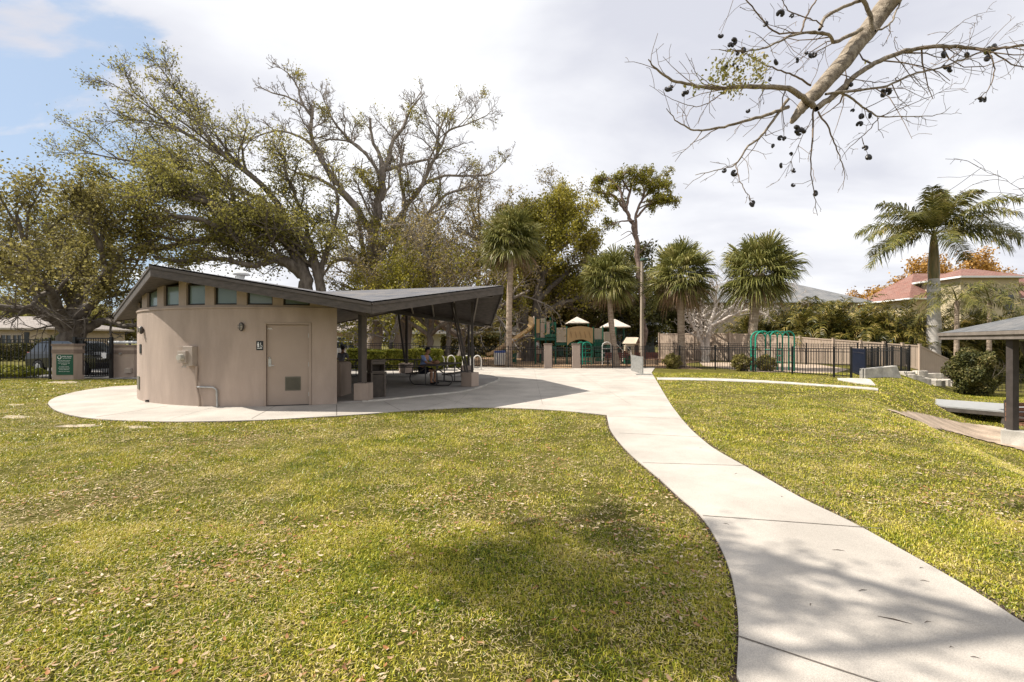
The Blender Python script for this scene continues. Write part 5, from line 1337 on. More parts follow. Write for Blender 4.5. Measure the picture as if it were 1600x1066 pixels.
# ------------------------------------------------------------ hedges and bushes
def bush(name, label, c, size, m, n, seed, leaf=.09, cat='bush', group=None, box=False, stems=True):
    t = empty(name, c, label, cat, group); rng = np.random.default_rng(seed); sx, sy, sz = size
    if box:
        p = (rng.random((n, 3)) - .5); ax = rng.integers(0, 3, n); sgn = rng.random(n) < .5
        sh = rng.random(n) < .75
        for k in range(3):
            q = sh & (ax == k); p[q, k] = np.where(sgn[q], .5, -.5 if k < 2 else .5) * (1 - .10 * rng.random(q.sum()))
        p = p * np.array([sx, sy, sz]) + np.array([0, 0, sz / 2])
        p[:, 2] += vnoise(p[:, 0] + 40, p[:, 1] + 40, 1.5, seed) * .15 * sz
    else:
        u = rng.normal(size=(n, 3)); u /= np.linalg.norm(u, axis=1)[:, None]; r = .55 + .45 * rng.random(n) ** .5
        lump = 1 + .28 * np.sin(u[:, 0] * 5 + seed) * np.cos(u[:, 1] * 4 + u[:, 2] * 5); p = u * (r * lump)[:, None] * np.array([sx, sy, sz]) / 2 + np.array([0, 0, sz / 2])
        p[:, 2] = np.abs(p[:, 2])
    p += np.array(c)
    V, Q = leaf_arrays(p, leaf, rng); np_mesh('foliage', V, Q, m, t)
    tr = Tree(seed)
    if stems:
        for i in range(9):
            a = rng.random() * 6.28; q = np.array(c) + np.array([math.cos(a) * sx * .3 * rng.random(), math.sin(a) * sy * .3 * rng.random(), -.03])
            tr.grow(q, (math.cos(a) * .5, math.sin(a) * .5, 1), sz * .8, .02, 0, cfg_(segs=[4, 3], kids=[4], ratio=[.4], leaf_pts=1, wob=[.2, .2], sides=[5, 3], rmin=.004))
        tr.wood('stems', BARK, t)
    return t
def hedge_line(name, label, pa, pb, D, h, w, m, n, seed, leaf=.09):
    a = at(pa, D); b = at(pb, D); return bush(name, label, (a + b) / 2, ((b - a).length, w, h), m, n, seed, leaf, 'hedge', box=True)
hedge_line('clipped_hedge', 'low clipped yellow green hedge behind the shelter', 548, 690, 26.0, 1.10, 1.3, HEDGEL, 15000, 91, .085)
hedge_line('grass_clump_hedge', 'lower loose green planting at the right end of the clipped hedge', 692, 735, 28.4, .60, .9, HEDGEL, 3000, 92, .10)
hedge_line('dark_hedge', 'long dark green hedge behind the playground trees', 690, 800, 47, 2.0, 1.5, DARKLEAF, 9000, 93, .14)
hedge_line('dark_hedge', 'dark green hedge behind the playground structure', 800, 940, 48, 1.8, 1.5, BUSHL, 9000, 94, .14)
hedge_line('street_hedge', 'dark hedge in front of the cream house across the street', -60, 78, 38, 1.35, 1.2, BUSHL, 9000, 95, .11)
bush('round_shrub', 'big round olive shrub beside the end of the beige fence', at(1522, 24.0), (2.1, 2.0, 2.3), BUSHL, 12000, 96, .07)
bush('low_bush', 'low leafy plants behind the left iron fence', at(14, 20.9), (3.4, 1.2, .55), HEDGEL, 2600, 97, .07)
bush('dark_bush', 'dark bush right of the cream house across the street', at(95, 40), (3.5, 3, 2.2), BUSHL, 6000, 98, .11)
bush('grass_tuft', 'reddish grass tuft at the foot of the palm before the arches', at(1158, 25.5), (1.1, .9, .95), OAKBR, 1500, 99, .07)
bush('grass_tuft', 'reddish grass tuft right of the palm before the arches', at(1196, 25.2), (1.1, .9, .9), OAKBR, 1500, 100, .07)
bush('grass_tuft', 'brown grass tuft at the foot of the palm right of the light pole', at(1050, 27.6), (1.0, .9, .9), OAKBR, 1400, 101, .07)
# ------------------------------------------------------------ fences, gates, pillars
def fence(name, label, pts, h, m=BLACK, sp=.135, pk=.02, bay=2.1, cat='fence', posts=True, rails=None, group=None, dz=0.0, endposts=(True, True), zs=None):
    b = Vector((pts[0][0], pts[0][1], gz(*pts[0][:2]))); t = empty(name, b, label, cat, group); P2 = []
    for i in range(len(pts) - 1):
        a = Vector((pts[i][0], pts[i][1], 0)); c = Vector((pts[i + 1][0], pts[i + 1][1], 0)); k = max(1, round((c - a).length / bay))
        for j in range(k): P2.append(a.lerp(c, j / k))
    P2.append(Vector((pts[-1][0], pts[-1][1], 0)))
    for q in P2: q.z = gz(q.x, q.y) + dz
    for i in range(len(P2) - 1):
        a, c = P2[i], P2[i + 1]; d = (c - a); L = d.length; mb = MB(); up = Vector((0, 0, 1))
        for z in (rails or (.10, h - .17, h - .03)): mb.bar(a + up * z, c + up * z, .03, .035)
        k = max(1, int(L / sp))
        for j in range(1, k): q = a.lerp(c, j / k); mb.bar(q + up * .05, q + up * (h - .02), pk, pk, up=(d.x, d.y, 0))
        mb.build('panel', m, t)
    for i, q in enumerate(P2):
        if (i == 0 and not endposts[0]) or (i == len(P2) - 1 and not endposts[1]): continue
        mb = MB(); mb.box(q + Vector((0, 0, h / 2 + .02)), (.065, .065, h + .04)); mb.box(q + Vector((0, 0, h + .05)), (.08, .08, .02)); mb.build('post', m, t)
    return t
def X2(px, D): p = at(px, D); return (p.x, p.y)
fence('iron_fence', 'tall black iron fence at the left edge, before the street', [X2(-170, 18.8), X2(78, 19.9)], 1.77)
def pillar(name, label, px, D, w, h, cap=True, m=STUCCO, rz=0.0, band=False, dep=.5, zb=.0, group=None):
    b = at(px, D); t = empty(name, b, label, 'pillar', group, rz=rz); W = world_of(t)
    mb = MB(); mb.box(W @ Vector((0, dep / 2, h / 2 - .04)), (w, dep, h + .0), rz); mb.build('shaft', m, t, bevel=.01)
    mb = MB(); mb.box(W @ Vector((0, dep / 2, h + .01)), (w + .05, dep + .05, .10), rz)
    if band: mb.box(W @ Vector((0, dep / 2, h - .27)), (w + .03, dep + .03, .17), rz)
    mb.build('cap', MATS['pillar_cap'], t, bevel=.008); return t, W
mat('pillar_cap', (0.20, 0.15, 0.12), .8, var=.1)
tp, W = pillar('gate_pillar', 'wide stucco pillar carrying the green park rules sign', 98, 19.6, .93, 1.50, band=True)
# the sign
mb = MB(); mb.box(W @ Vector((.10, -.012, .66)), (.72, .02, .88)); s_ = mb.build('sign', SIGNG, None); b = s_
s_.location = (0, 0, 0); tag(s_, 'dark green park rules sign with white lettering fixed to the wide pillar', 'sign')
ROTX = Matrix.Rotation(math.radians(90), 3, 'X').to_quaternion()
def sgn(u, v): return W @ Vector((.10 + u, -.024, .66 + v))
mb = MB(); mb.tube([sgn(-.22, .32) + Vector((0, .004, 0)), sgn(-.22, .32) + Vector((0, -.002, 0))], [.085, .085], 20); mb.build('emblem', WHITE, s_)
mb = MB(); mb.tube([sgn(-.22, .335) + Vector((0, .002, 0)), sgn(-.22, .335) + Vector((0, -.004, 0))], [.062, .062], 16); mb.box(sgn(-.22, .28) + Vector((0, -.001, 0)), (.02, .004, .06)); mb.build('emblem_tree', SIGNG, s_)
for k, (txt, sz, u, v) in enumerate((('PARK RULES', .075, .10, .325), ('AND REGULATIONS', .040, .10, .265), ('PARK OPEN SUNRISE TO SUNSET', .036, -.02, .17), ('NO ALCOHOLIC BEVERAGES', .036, -.02, .11), ('PETS ON LEASH AT ALL TIMES', .036, -.02, .05),
                                  ('NO LITTERING', .036, -.02, -.01), ('NO OVERNIGHT PARKING', .036, -.02, -.10), ('NO FISHING FROM THE DOCK', .036, -.02, -.16), ('SHELTER BY RESERVATION', .036, -.02, -.22), ('THANK YOU FOR YOUR HELP', .036, -.02, -.30))):
    text_mesh(txt, sz, 'lettering', WHITE, s_, sgn(u, v), ROTX)
t2, W2 = pillar('gate_pillar', 'stucco pillar between the iron gate and the round building', 193, 20.9, .95, 1.44, band=True)
mb = MB(); mb.box(W2 @ Vector((.28, -.06, .33)), (.28, .12, .22)); mb.build('utility_box', MATS['meter_grey'], t2, bevel=.01)
mb = MB(); mb.tube([W2 @ Vector((-.1, -.01, 1.1)), W2 @ Vector((-.1, -.10, 1.1))], [.05, .04], 10); mb.build('tap', GALV, t2)
# iron gate standing in its frame
ga, gb = at(117, 19.95), at(174, 20.6); gt = empty('iron_gate', ga, 'tall black iron gate between the two stucco pillars', 'gate')
for q in (ga, gb): mb = MB(); mb.box(q + Vector((0, 0, .93)), (.11, .11, 1.86)); mb.build('post', BLACK, gt)
a_ = ga.lerp(gb, .04); b_ = ga.lerp(gb, .96); mb = MB(); up = Vector((0, 0, 1))
for z in (.10, .95, 1.80): mb.bar(a_ + up * z, b_ + up * z, .04, .05)
for k in range(0, 15): q = a_.lerp(b_, k / 14); mb.bar(q + up * .08, q + up * 1.82, .024 if 0 < k < 14 else .05)
mb.box(a_.lerp(b_, .1) + up * .95, (.30, .05, 1.5)); mb.build('leaf', BLACK, gt)
mb = MB(); mb.box(gb + Vector((-.02, -.10, 1.0)), (.13, .10, .25)); mb.build('lock_box', BLACK, gt)
mb = MB(); mb.box(a_.lerp(b_, .84) + Vector((0, -.05, 1.03)), (.22, .008, .25)); tag(mb.build('paper_notice', PAPER), 'white paper notice tied to the iron gate', 'notice')
rl = empty('white_rail', at(205, 24), 'white pipe rail seen over the pillar beside the round building', 'rail'); mb = MB(); mb.tube([P(170, 535, 24), P(240, 535, 24)], .07, 8); mb.build('rail', WHITE, rl, smooth=True)
for px in (172, 203, 238): mb = MB(); mb.tube([at(px, 24), P(px, 534, 24)], .06, 8); mb.build('post', BLACK, rl)

# playground fence with its gate pillars
fence('playground_fence', 'low black picket fence from the shelter to the stucco gate pillars', [X2(655, 31.2), X2(741, 29.6), X2(850, 28.0)], 1.33, sp=.14, endposts=(True, False))
pillar('fence_pillar', 'left slim stucco pillar of the playground gate', 856.5, 27.7, .46, 1.47, dep=.46, group='stucco pillars of the playground gate')
pillar('fence_pillar', 'right slim stucco pillar of the playground gate', 900.7, 27.7, .46, 1.47, dep=.46, group='stucco pillars of the playground gate')
ga, gb = at(863.5, 27.95), at(893.5, 27.95); gt = empty('playground_gate', ga, 'small black picket gate between the two slim stucco pillars', 'gate'); mb = MB()
for z in (.10, 1.12, 1.28): mb.bar(ga + up * z, gb + up * z, .03, .04)
for k in range(0, 10): q = ga.lerp(gb, k / 9); mb.bar(q + up * .06, q + up * 1.30, .022 if 0 < k < 9 else .045)
mb.build('leaf', BLACK, gt); mb = MB(); mb.box(gb.lerp(ga, .04) + Vector((0, -.05, .95)), (.08, .06, .14)); mb.build('latch', BLACK, gt)
fence('playground_fence', 'long low black picket fence running right from the gate pillars along the lawn', [X2(908.5, 27.9), X2(957, 27.8), X2(1008, 28.2), X2(1062, 28.0), X2(1117.5, 26.6), X2(1176.5, 24.9), X2(1238, 23.0), X2(1303, 21.0), X2(1330, 20.6)], 1.35, sp=.14, bay=2.45)
fence('back_fence', 'black picket fence at the back of the playground before the beige fence', [X2(1010, 41), X2(1100, 37.5), X2(1180, 34.8), X2(1260, 32.2), X2(1340, 29.5), X2(1385, 28.0), X2(1421, 26.0)], 1.50, sp=.15)
fence('side_fence', 'short black picket fence beside the sloping concrete wall', [X2(1352, 20.9), X2(1372, 22.6), X2(1395, 24.0), X2(1420, 25.6)], 1.35, sp=.14, bay=1.6)
ga, gb = at(1331, 23.6), at(1351.5, 20.7); gt = empty('folded_gate', ga, 'dark gate leaf at the right end of the playground fence', 'gate'); mb = MB()
for z in (.12, 1.12, 1.30): mb.bar(ga + up * z, gb + up * z, .05, .05)
for k in range(0, 26): q = ga.lerp(gb, k / 25); mb.bar(q + up * .06, q + up * 1.31, .045)
mb.build('leaf', mat('navy_metal', (0.012, 0.016, 0.03), .4), gt)
fence('street_fence', 'tall black picket fence behind the shelter on the left', [X2(470, 28.5), X2(566, 29.2)], 1.85, sp=.14)
fence('street_fence', 'black picket fence behind the clipped hedge in the shelter gap', [X2(568, 29.4), X2(655, 31.2)], 1.55, sp=.14, endposts=(False, False))
fence('lakeside_fence', 'low black fence down by the dock, right of the beige fence', [X2(1490, 28.5), X2(1543, 25.6), X2(1620, 24.0), X2(1700, 24)], 1.05, sp=.14)
# beige vinyl fence
vf = [(1030, 42, 2.35), (1085, 39.5, 2.35), (1140, 37.4, 2.3), (1196, 35.6, 2.2), (1250, 34.0, 1.98), (1302, 32.6, 1.80), (1345, 31.6, 1.66), (1381, 30.8, 1.56), (1410, 30.3, 1.47), (1437, 29.8, 1.40), (1491, 30.6, .30)]
vt = empty('vinyl_fence', at(vf[0][0], vf[0][1]), 'beige board fence stepping down behind the playground', 'fence')
for i in range(len(vf) - 1):
    a = at(vf[i][0], vf[i][1]); b = at(vf[i + 1][0], vf[i + 1][1]); mb = MB(); d = b - a; d.z = 0; L = d.length; k = max(2, int(L / .18)); nrm = Vector((d.y, -d.x, 0)).normalized()
    for j in range(k):
        u0 = a.lerp(b, (j + .04) / k); u1 = a.lerp(b, (j + .96) / k); za = vf[i][2] + (vf[i + 1][2] - vf[i][2]) * j / k; zb = vf[i][2] + (vf[i + 1][2] - vf[i][2]) * (j + 1) / k
        v = [Vector((u0.x, u0.y, u0.z - .05)), Vector((u1.x, u1.y, u1.z - .05)), Vector((u1.x, u1.y, zb - .06)), Vector((u0.x, u0.y, za - .06))]
        mb.add(v + [p - nrm * .03 for p in v], [(0, 1, 2, 3), (7, 6, 5, 4), (0, 4, 5, 1), (1, 5, 6, 2), (2, 6, 7, 3), (3, 7, 4, 0)])
    mb.bar(Vector((a.x, a.y, vf[i][2] - .04)), Vector((b.x, b.y, vf[i + 1][2] - .04)), .06, .09)
    mb.bar(Vector((a.x, a.y, a.z + .12)), Vector((b.x, b.y, b.z + .12)), .05, .12); mb.build('panel', VINYL, vt)
for px, D, z in vf:
    a = at(px, D); mb = MB(); mb.box((a.x, a.y, (a.z + z) / 2 + .03), (.14, .14, z - a.z + .1)); mb.box((a.x, a.y, z + .09), (.17, .17, .03)); mb.build('post', VINYL, vt)

# ------------------------------------------------------------ houses
def hip(mb, x0, x1, y0, y1, ze, zr, ov=.5, th=.0, gable=False):
    X0, X1, Y0, Y1 = x0 - ov, x1 + ov, y0 - ov, y1 + ov; hw = (Y1 - Y0) / 2; ym = (Y0 + Y1) / 2
    if (X1 - X0) < (Y1 - Y0):
        hw = (X1 - X0) / 2; xm = (X0 + X1) / 2; r = [Vector((xm, Y0 + hw, zr)), Vector((xm, Y1 - hw, zr))]
        e = [Vector((X0, Y0, ze)), Vector((X1, Y0, ze)), Vector((X1, Y1, ze)), Vector((X0, Y1, ze))]
        mb.add(e + r, [(0, 1, 4), (1, 2, 5, 4), (2, 3, 5), (3, 0, 4, 5), (3, 2, 1, 0)]); return
    g = 0.0 if gable else hw
    e = [Vector((X0, Y0, ze)), Vector((X1, Y0, ze)), Vector((X1, Y1, ze)), Vector((X0, Y1, ze))]; r = [Vector((X0 + g, ym, zr)), Vector((X1 - g, ym, zr))]
    mb.add(e + r, [(0, 1, 5, 4), (1, 2, 5), (2, 3, 4, 5), (3, 0, 4), (3, 2, 1, 0)])
def house(name, label, pa, pb, D, dep, ze, zr, wallm, roofm, openings=(), ov=.6, trim=WHITE, gable=False, rz=0.0):
    a = at(pa, D); b = at(pb, D); x0, x1 = a.x, b.x; t = empty(name, Vector(((x0 + x1) / 2, D, 0)), label, 'house')
    mb = MB(); mb.box(((x0 + x1) / 2, D + dep / 2, ze / 2 - .2), (x1 - x0, dep, ze + .38)); w = mb.build('wall', wallm, t)
    mb = MB(); hip(mb, x0, x1, D, D + dep, ze + .02, zr, ov, gable=gable); planar_uv(mb.build('roof', roofm, t))
    mb = MB(); X0, X1, Y0, Y1 = x0 - ov, x1 + ov, D - ov, D + dep + ov
    for p, q in (((X0, Y0), (X1, Y0)), ((X1, Y0), (X1, Y1)), ((X1, Y1), (X0, Y1)), ((X0, Y1), (X0, Y0))): mb.bar((p[0], p[1], ze - .07), (q[0], q[1], ze - .07), .10, .17)
    mb.build('gutter', trim, t)
    for kind, l, r, z0, z1 in openings:
        xa = (l - 800) / F * D; xb = (r - 800) / F * D; mb = MB()
        if kind == 'window':
            for px_, w_ in ((xa, .08), (xb, .08), ((xa + xb) / 2, .05)): mb.box((px_, D - .04, (z0 + z1) / 2), (w_, .10, z1 - z0))
            for zz in (z0, z1): mb.box(((xa + xb) / 2, D - .045, zz), (xb - xa + .1, .11, .09))
            f_ = mb.build('window', trim, t); g = MB(); g.box(((xa + xb) / 2, D - .012, (z0 + z1) / 2), (xb - xa - .06, .02, z1 - z0 - .08)); g.build('pane', MATS['dark_glass'], f_)
        elif kind == 'shutter': mb.box(((xa + xb) / 2, D - .03, (z0 + z1) / 2), (xb - xa, .05, z1 - z0)); mb.build('shutter', BLACK, t)
        elif kind == 'door': mb.box(((xa + xb) / 2, D - .03, (z0 + z1) / 2), (xb - xa, .06, z1 - z0)); mb.build('door', MATS['dark_door'], t)
        elif kind == 'dark': mb.box(((xa + xb) / 2, D - .02, (z0 + z1) / 2), (xb - xa, .05, z1 - z0)); mb.build('recess', MATS['dark_glass'], t)
    return t
mat('dark_glass', (0.03, 0.035, 0.04), .12, var=.2, scale=1.5, spec=.7); mat('dark_door', (0.08, 0.05, 0.04), .5)
CREAM = mat('cream_wall', (0.46, 0.37, 0.27), .85, scale=.8, var=.08, bump=.2, bscale=30); WHITEW = mat('white_wall', (0.60, 0.58, 0.53), .8, scale=.8, var=.06)
TEALW = mat('slate_green_wall', (0.11, 0.13, 0.115), .7, scale=2, var=.12, stretch=(.3, .3, 8)); TANW = mat('tan_stucco', (0.48, 0.40, 0.26), .85, scale=.8, var=.06, bump=.2, bscale=30); PINKW = mat('pinkish_wall', (0.50, 0.38, 0.31), .85, scale=.8, var=.06)
TANR = mat('tan_roof_gutter', (0.42, 0.36, 0.30), .6)
house('cream_house', 'low cream house with taupe roof and black shutter across the street', -120, 74, 45, 9, 2.95, 4.35, CREAM, SHINGLE_T, (('window', 2, 19, .9, 2.3), ('window', 21, 35, .9, 2.3), ('shutter', 38.5, 46, .9, 2.55)), trim=TANR)
house('gabled_house', 'pinkish house with pale roof glimpsed under the shelter on the left', 470, 560, 46, 8, 2.7, 4.3, PINKW, SHINGLE_T, (('window', 528, 540, .9, 2.1),), gable=True)
house('white_house', 'low white windowed house glimpsed under the middle of the shelter', 640, 735, 56, 9, 2.7, 3.9, WHITEW, SHINGLE, (('window', 655, 664, .8, 2.2), ('window', 668, 677, .8, 2.2), ('window', 690, 698, .8, 2.2), ('door', 704, 709, 0, 2.1), ('window', 715, 724, .8, 2.2)), trim=WHITE)
house('green_house', 'slate green house with white eave behind the play house', 955, 1022, 48, 9, 3.45, 4.6, TEALW, SHINGLE_G, (('door', 985, 992, 0, 2.3), ('window', 962, 975, 1.0, 2.3)))
house('pale_cottage', 'pale low building with white eave left of the playground slide', 742, 790, 58, 7, 2.9, 3.7, WHITEW, SHINGLE_G, (('dark', 752, 768, .3, 2.5),))
house('grey_roof_house', 'two storey house with a grey hip roof behind the palm thicket', 1100, 1340, 50, 11, 6.0, 9.1, CREAM, SHINGLE_G, (('window', 1290, 1302, 4.2, 5.4), ('window', 1240, 1252, 4.2, 5.4)), ov=.9)
tr_ = house('red_roof_house', 'tan house with red tiled roofs behind the royal palm', 1422, 1660, 56, 7, 6.9, 10.5, TANW, TILE_R, (), ov=.8)
x0 = (1501 - 800) / F * 52; x1 = (1592 - 800) / F * 52; mb = MB(); mb.box(((x0 + x1) / 2, 54.5, 4.5), (x1 - x0, 5.0, 9.0)); mb.build('tower', TANW, tr_)
mb = MB(); hip(mb, x0, x1, 52, 57, 9.05, 10.3, .6); planar_uv(mb.build('roof', TILE_R, tr_)); mb = MB()
for p, q in (((x0 - .6, 51.4), (x1 + .6, 51.4)), ((x1 + .6, 51.4), (x1 + .6, 57.6)), ((x0 - .6, 57.6), (x0 - .6, 51.4))): mb.bar((p[0], p[1], 8.95), (q[0], q[1], 8.95), .12, .2)
mb.build('gutter', WHITE, tr_)
x2 = (1640 - 800) / F * 52; mb = MB(); mb.box(((x1 + x2) / 2 + .02, 54.9, 3.2), (x2 - x1, 4.6, 6.4)); mb.build('wing', TANW, tr_)
mb = MB(); mb.box(((x1 + x2) / 2, 52.55, 7.75), (x2 - x1, .2, .5)); mb.box(((x1 + x2) / 2 + .3, 55, 6.9), (x2 - x1 - .6, .1, 1.0)); mb.build('balcony', TANW, tr_)
mb = MB(); hip(mb, x1 + .65, x2, 52.8, 57, 8.05, 9.4, .3); planar_uv(mb.build('roof', TILE_R, tr_))
mb = MB(); mb.box((x1 - 1.15, 51.98, 6.1), (1.0, .10, 1.7)); mb.build('recess', MATS['dark_glass'], tr_)
w = empty('low_wall', at(1575, 60), 'low white garden wall far off behind the gazebo post', 'wall'); mb = MB(); mb.box(at(1575, 60) + Vector((1, 0, .4)), (8, .4, .8)); mb.build('wall', WHITEW, w); mb = MB(); mb.box(at(1575, 60) + Vector((1, 0, .85)), (8.1, .6, .12)); mb.build('coping', WHITE, w)

# ------------------------------------------------------------ cars
def car(name, label, loc, rz, paint, s=1.0):
    t = empty(name, loc, label, 'car', None, rz=rz); W = world_of(t)
    prof = [(-2.25, .42), (-2.30, .75), (-2.22, 1.05), (-2.05, 1.12), (-1.75, 1.58), (-1.35, 1.68), (.15, 1.66), (.55, 1.56), (1.18, 1.12), (1.95, 1.00), (2.22, .85), (2.28, .60), (2.20, .40)]
    def wy(z): return .92 if z < 1.02 else .92 - (z - 1.02) * .36
    ca = [(x, z) for x, z in prof]; mb = MB()
    arch = []
    for cx in (1.42, -1.42):
        for k in range(9): a = math.pi * k / 8; arch.append((cx + .40 * math.cos(a), .36 + .40 * math.sin(a)) if True else None)
    low = [(2.20, .30)] + arch[:9] + arch[9:] + [(-2.2, .30)]
    ring = ca[::-1]; ring = ca + [(2.15, .30)] + arch[:9] + arch[9:] + [(-2.2, .30)]
    L_ = [W @ Vector((x, -wy(z), z)) for x, z in ring]; R_ = [W @ Vector((x, wy(z), z)) for x, z in ring]; n_ = len(ring)
    flat = [Vector((x, z, 0)) for x, z in ring]; tr3 = tessellate_polygon([flat]); fs = []
    for q in tr3: fs.append(tuple(q)); fs.append(tuple(i + n_ for i in reversed(q)))
    for i in range(n_): j = (i + 1) % n_; fs.append((i, i + n_, j + n_, j))
    mb.add(L_ + R_, fs); bd = mb.build('body', paint, t)
    bm = bmesh.new(); bm.from_mesh(bd.data); bmesh.ops.recalc_face_normals(bm, faces=bm.faces); bm.to_mesh(bd.data); bm.free()
    bv = bd.modifiers.new('bevel', 'BEVEL'); bv.width = .05; bv.segments = 3; bv.limit_method = 'ANGLE'; bv.angle_limit = math.radians(25)
    for sy in (-1, 1):
        for pl_ in ([(-1.95, 1.12), (-1.68, 1.52), (-1.2, 1.59), (-1.1, 1.12)], [(-1.02, 1.12), (-1.12, 1.59), (-.15, 1.60), (-.08, 1.12)], [(0, 1.12), (-.07, 1.60), (.18, 1.58), (.50, 1.48), (.98, 1.12)]):
            mb = MB(); mb.add([W @ Vector((x, sy * (wy(z) + .012), z)) for x, z in pl_], [tuple(range(len(pl_))) if sy < 0 else tuple(reversed(range(len(pl_))))]); mb.build('window', MATS['dark_glass'], t)
    mb = MB(); mb.add([W @ Vector((1.14, y, 1.145)) if k < 2 else W @ Vector((.60, y * .84, 1.545)) for k, y in enumerate((-.80, .80, .80, -.80))], [(0, 1, 2, 3)]); mb.build('windscreen', MATS['dark_glass'], t)
    for sx in (-1, 1):
        for sy in (-1, 1):
            c_ = W @ Vector((sx * 1.42, sy * .84, .34)); ax = (W.to_3x3() @ Vector((0, 1, 0))); mb = MB(); mb.tube([c_ - ax * .11, c_ - ax * .10, c_ + ax * .10, c_ + ax * .11], [.31, .345, .345, .31], 22); w_ = mb.build('wheel', RUBBER, t, smooth=True)
            mb = MB(); o_ = ax * sy; mb.tube([c_ + o_ * .10, c_ + o_ * .118], [.21, .19], 14)
            for k in range(5): a = k * 1.2566; e = W.to_3x3() @ Vector((math.cos(a), 0, math.sin(a))); mb.bar(c_ + o_ * .122, c_ + o_ * .122 + e * .19, .05, .02, up=ax)
            mb.build('rim', GALV, w_)
    for sy in (-1, 1):
        mb = MB(); mb.box(W @ Vector((2.13, sy * .68, .82)), (.22, .34, .14), rz); mb.build('headlight', GALV, t, bevel=.02)
        mb = MB(); mb.box(W @ Vector((-2.20, sy * .76, .98)), (.16, .20, .26), rz); mb.build('tail_light', REDB, t, bevel=.02)
        mb = MB(); mb.box(W @ Vector((.72, sy * 1.0, 1.15)), (.14, .20, .13), rz); mb.build('mirror', paint, t, bevel=.02)
    return t
PAINTB = mat('black_car_paint', (0.012, 0.013, 0.016), .12, var=.1, spec=.8); PAINTW = mat('white_car_paint', (0.62, 0.63, 0.65), .2, var=.03, spec=.6); PAINTS = mat('silver_car_paint', (0.33, 0.34, 0.36), .2, var=.03, spec=.6, metal=.5)
car('parked_car', 'black sport utility vehicle parked behind the iron gate', at(122, 23.4) + Vector((.15, 0, .01)), math.radians(-12), PAINTB)
car('parked_car', 'white car parked beyond the fence, glimpsed under the shelter roof', at(548, 37.5), math.radians(10), PAINTW)

# ------------------------------------------------------------ light pole, bike racks, bins, odd pieces
lp = empty('light_pole', at(1003, 31.5, -.03), 'slender pale concrete light pole in front of the pine', 'street lamp'); tpz = P(1003, 408, 31.5)
b = at(1003, 31.5, -.03); mb = MB(); mb.tube([b, b.lerp(tpz, .5), tpz], [.155, .12, .085], 10); mb.build('pole', mat('pole_concrete', (0.40, 0.33, 0.26), .85, var=.1, scale=2), lp, smooth=True)
mb = MB(); mb.box(tpz + Vector((.10, -.15, .08)), (.34, .45, .16), .4); mb.build('lamp_head', mat('lamp_green', (0.06, 0.10, 0.08), .5), lp, bevel=.03)
mb = MB(); mb.tube([tpz, tpz + Vector((0, 0, .1))], .05, 8); mb.build('bracket', BLACK, lp)
def rack(px, D, lbl):
    c_ = at(px, D); t = empty('bike_rack', c_, lbl, 'bike rack', 'white hoop bike racks behind the shelter')
    mb = MB()
    for k in range(2):
        x = c_.x - .33 + k * .62; pts = [Vector((x - .22, D, .02)), Vector((x - .22, D, .58))] + [Vector((x - .22 * math.cos(a), D, .58 + .27 * math.sin(a))) for a in (math.pi * j / 8 for j in range(1, 8))] + [Vector((x + .22, D, .58)), Vector((x + .22, D, .02))]
        mb = MB(); mb.tube(pts, .032, 8); mb.build('hoop', PVC, t, smooth=True)
    mb = MB(); mb.box((c_.x, D, .035), (1.35, .10, .03)); mb.build('base_rail', PVC, t)
rack(697, 26.2, 'white double hoop bike rack left of the shelter corner posts'); rack(738, 26.0, 'white double hoop bike rack by the shelter corner posts')
# slatted litter bin inside the fence
c_ = at(781, 31); t = empty('litter_bin', c_, 'pale slatted litter bin with blue liner by the slide end', 'litter bin'); mb = MB()
for k in range(18): a = k / 18 * 2 * math.pi; mb.bar(c_ + Vector((.36 * math.cos(a), .36 * math.sin(a), .08)), c_ + Vector((.40 * math.cos(a), .40 * math.sin(a), .88)), .09, .03, up=(math.cos(a), math.sin(a), 0))
mb.build('slats', PVC, t); mb = MB(); mb.lathe(c_, [(.33, .1), (.37, .86), (.40, 1.0), (.33, 1.02), (.30, .95)], 18); mb.build('liner', mat('blue_liner', (0.06, 0.10, 0.28), .5), t, smooth=True)
# metal sheet stand
c_ = at(997, 22.6); t = empty('metal_stand', c_, 'grey metal sheet standing on a foot at the pavement corner', 'metal stand'); d = Vector((.32, -.95, 0)).normalized(); mb = MB()
a = c_ - d * .45 + Vector((-.1, 0, .02)); b = c_ + d * .35 + Vector((-.0, 0, .02)); mb.add([a + up * .18, b + up * .02, b + up * .88, a + up * .97] + [p + Vector((.02, 0, 0)) for p in (a + up * .18, b + up * .02, b + up * .88, a + up * .97)], [(0, 1, 2, 3), (7, 6, 5, 4), (0, 4, 5, 1), (1, 5, 6, 2), (2, 6, 7, 3), (3, 7, 4, 0)]); mb.build('sheet', GALV, t)
mb = MB(); mb.bar(b + Vector((-.3, 0, .03)), b + Vector((.42, 0, .03)), .07, .05); mb.bar(b + Vector((.03, .02, .02)), b + Vector((.03, .02, .9)), .05); mb.build('foot', GALV, t)

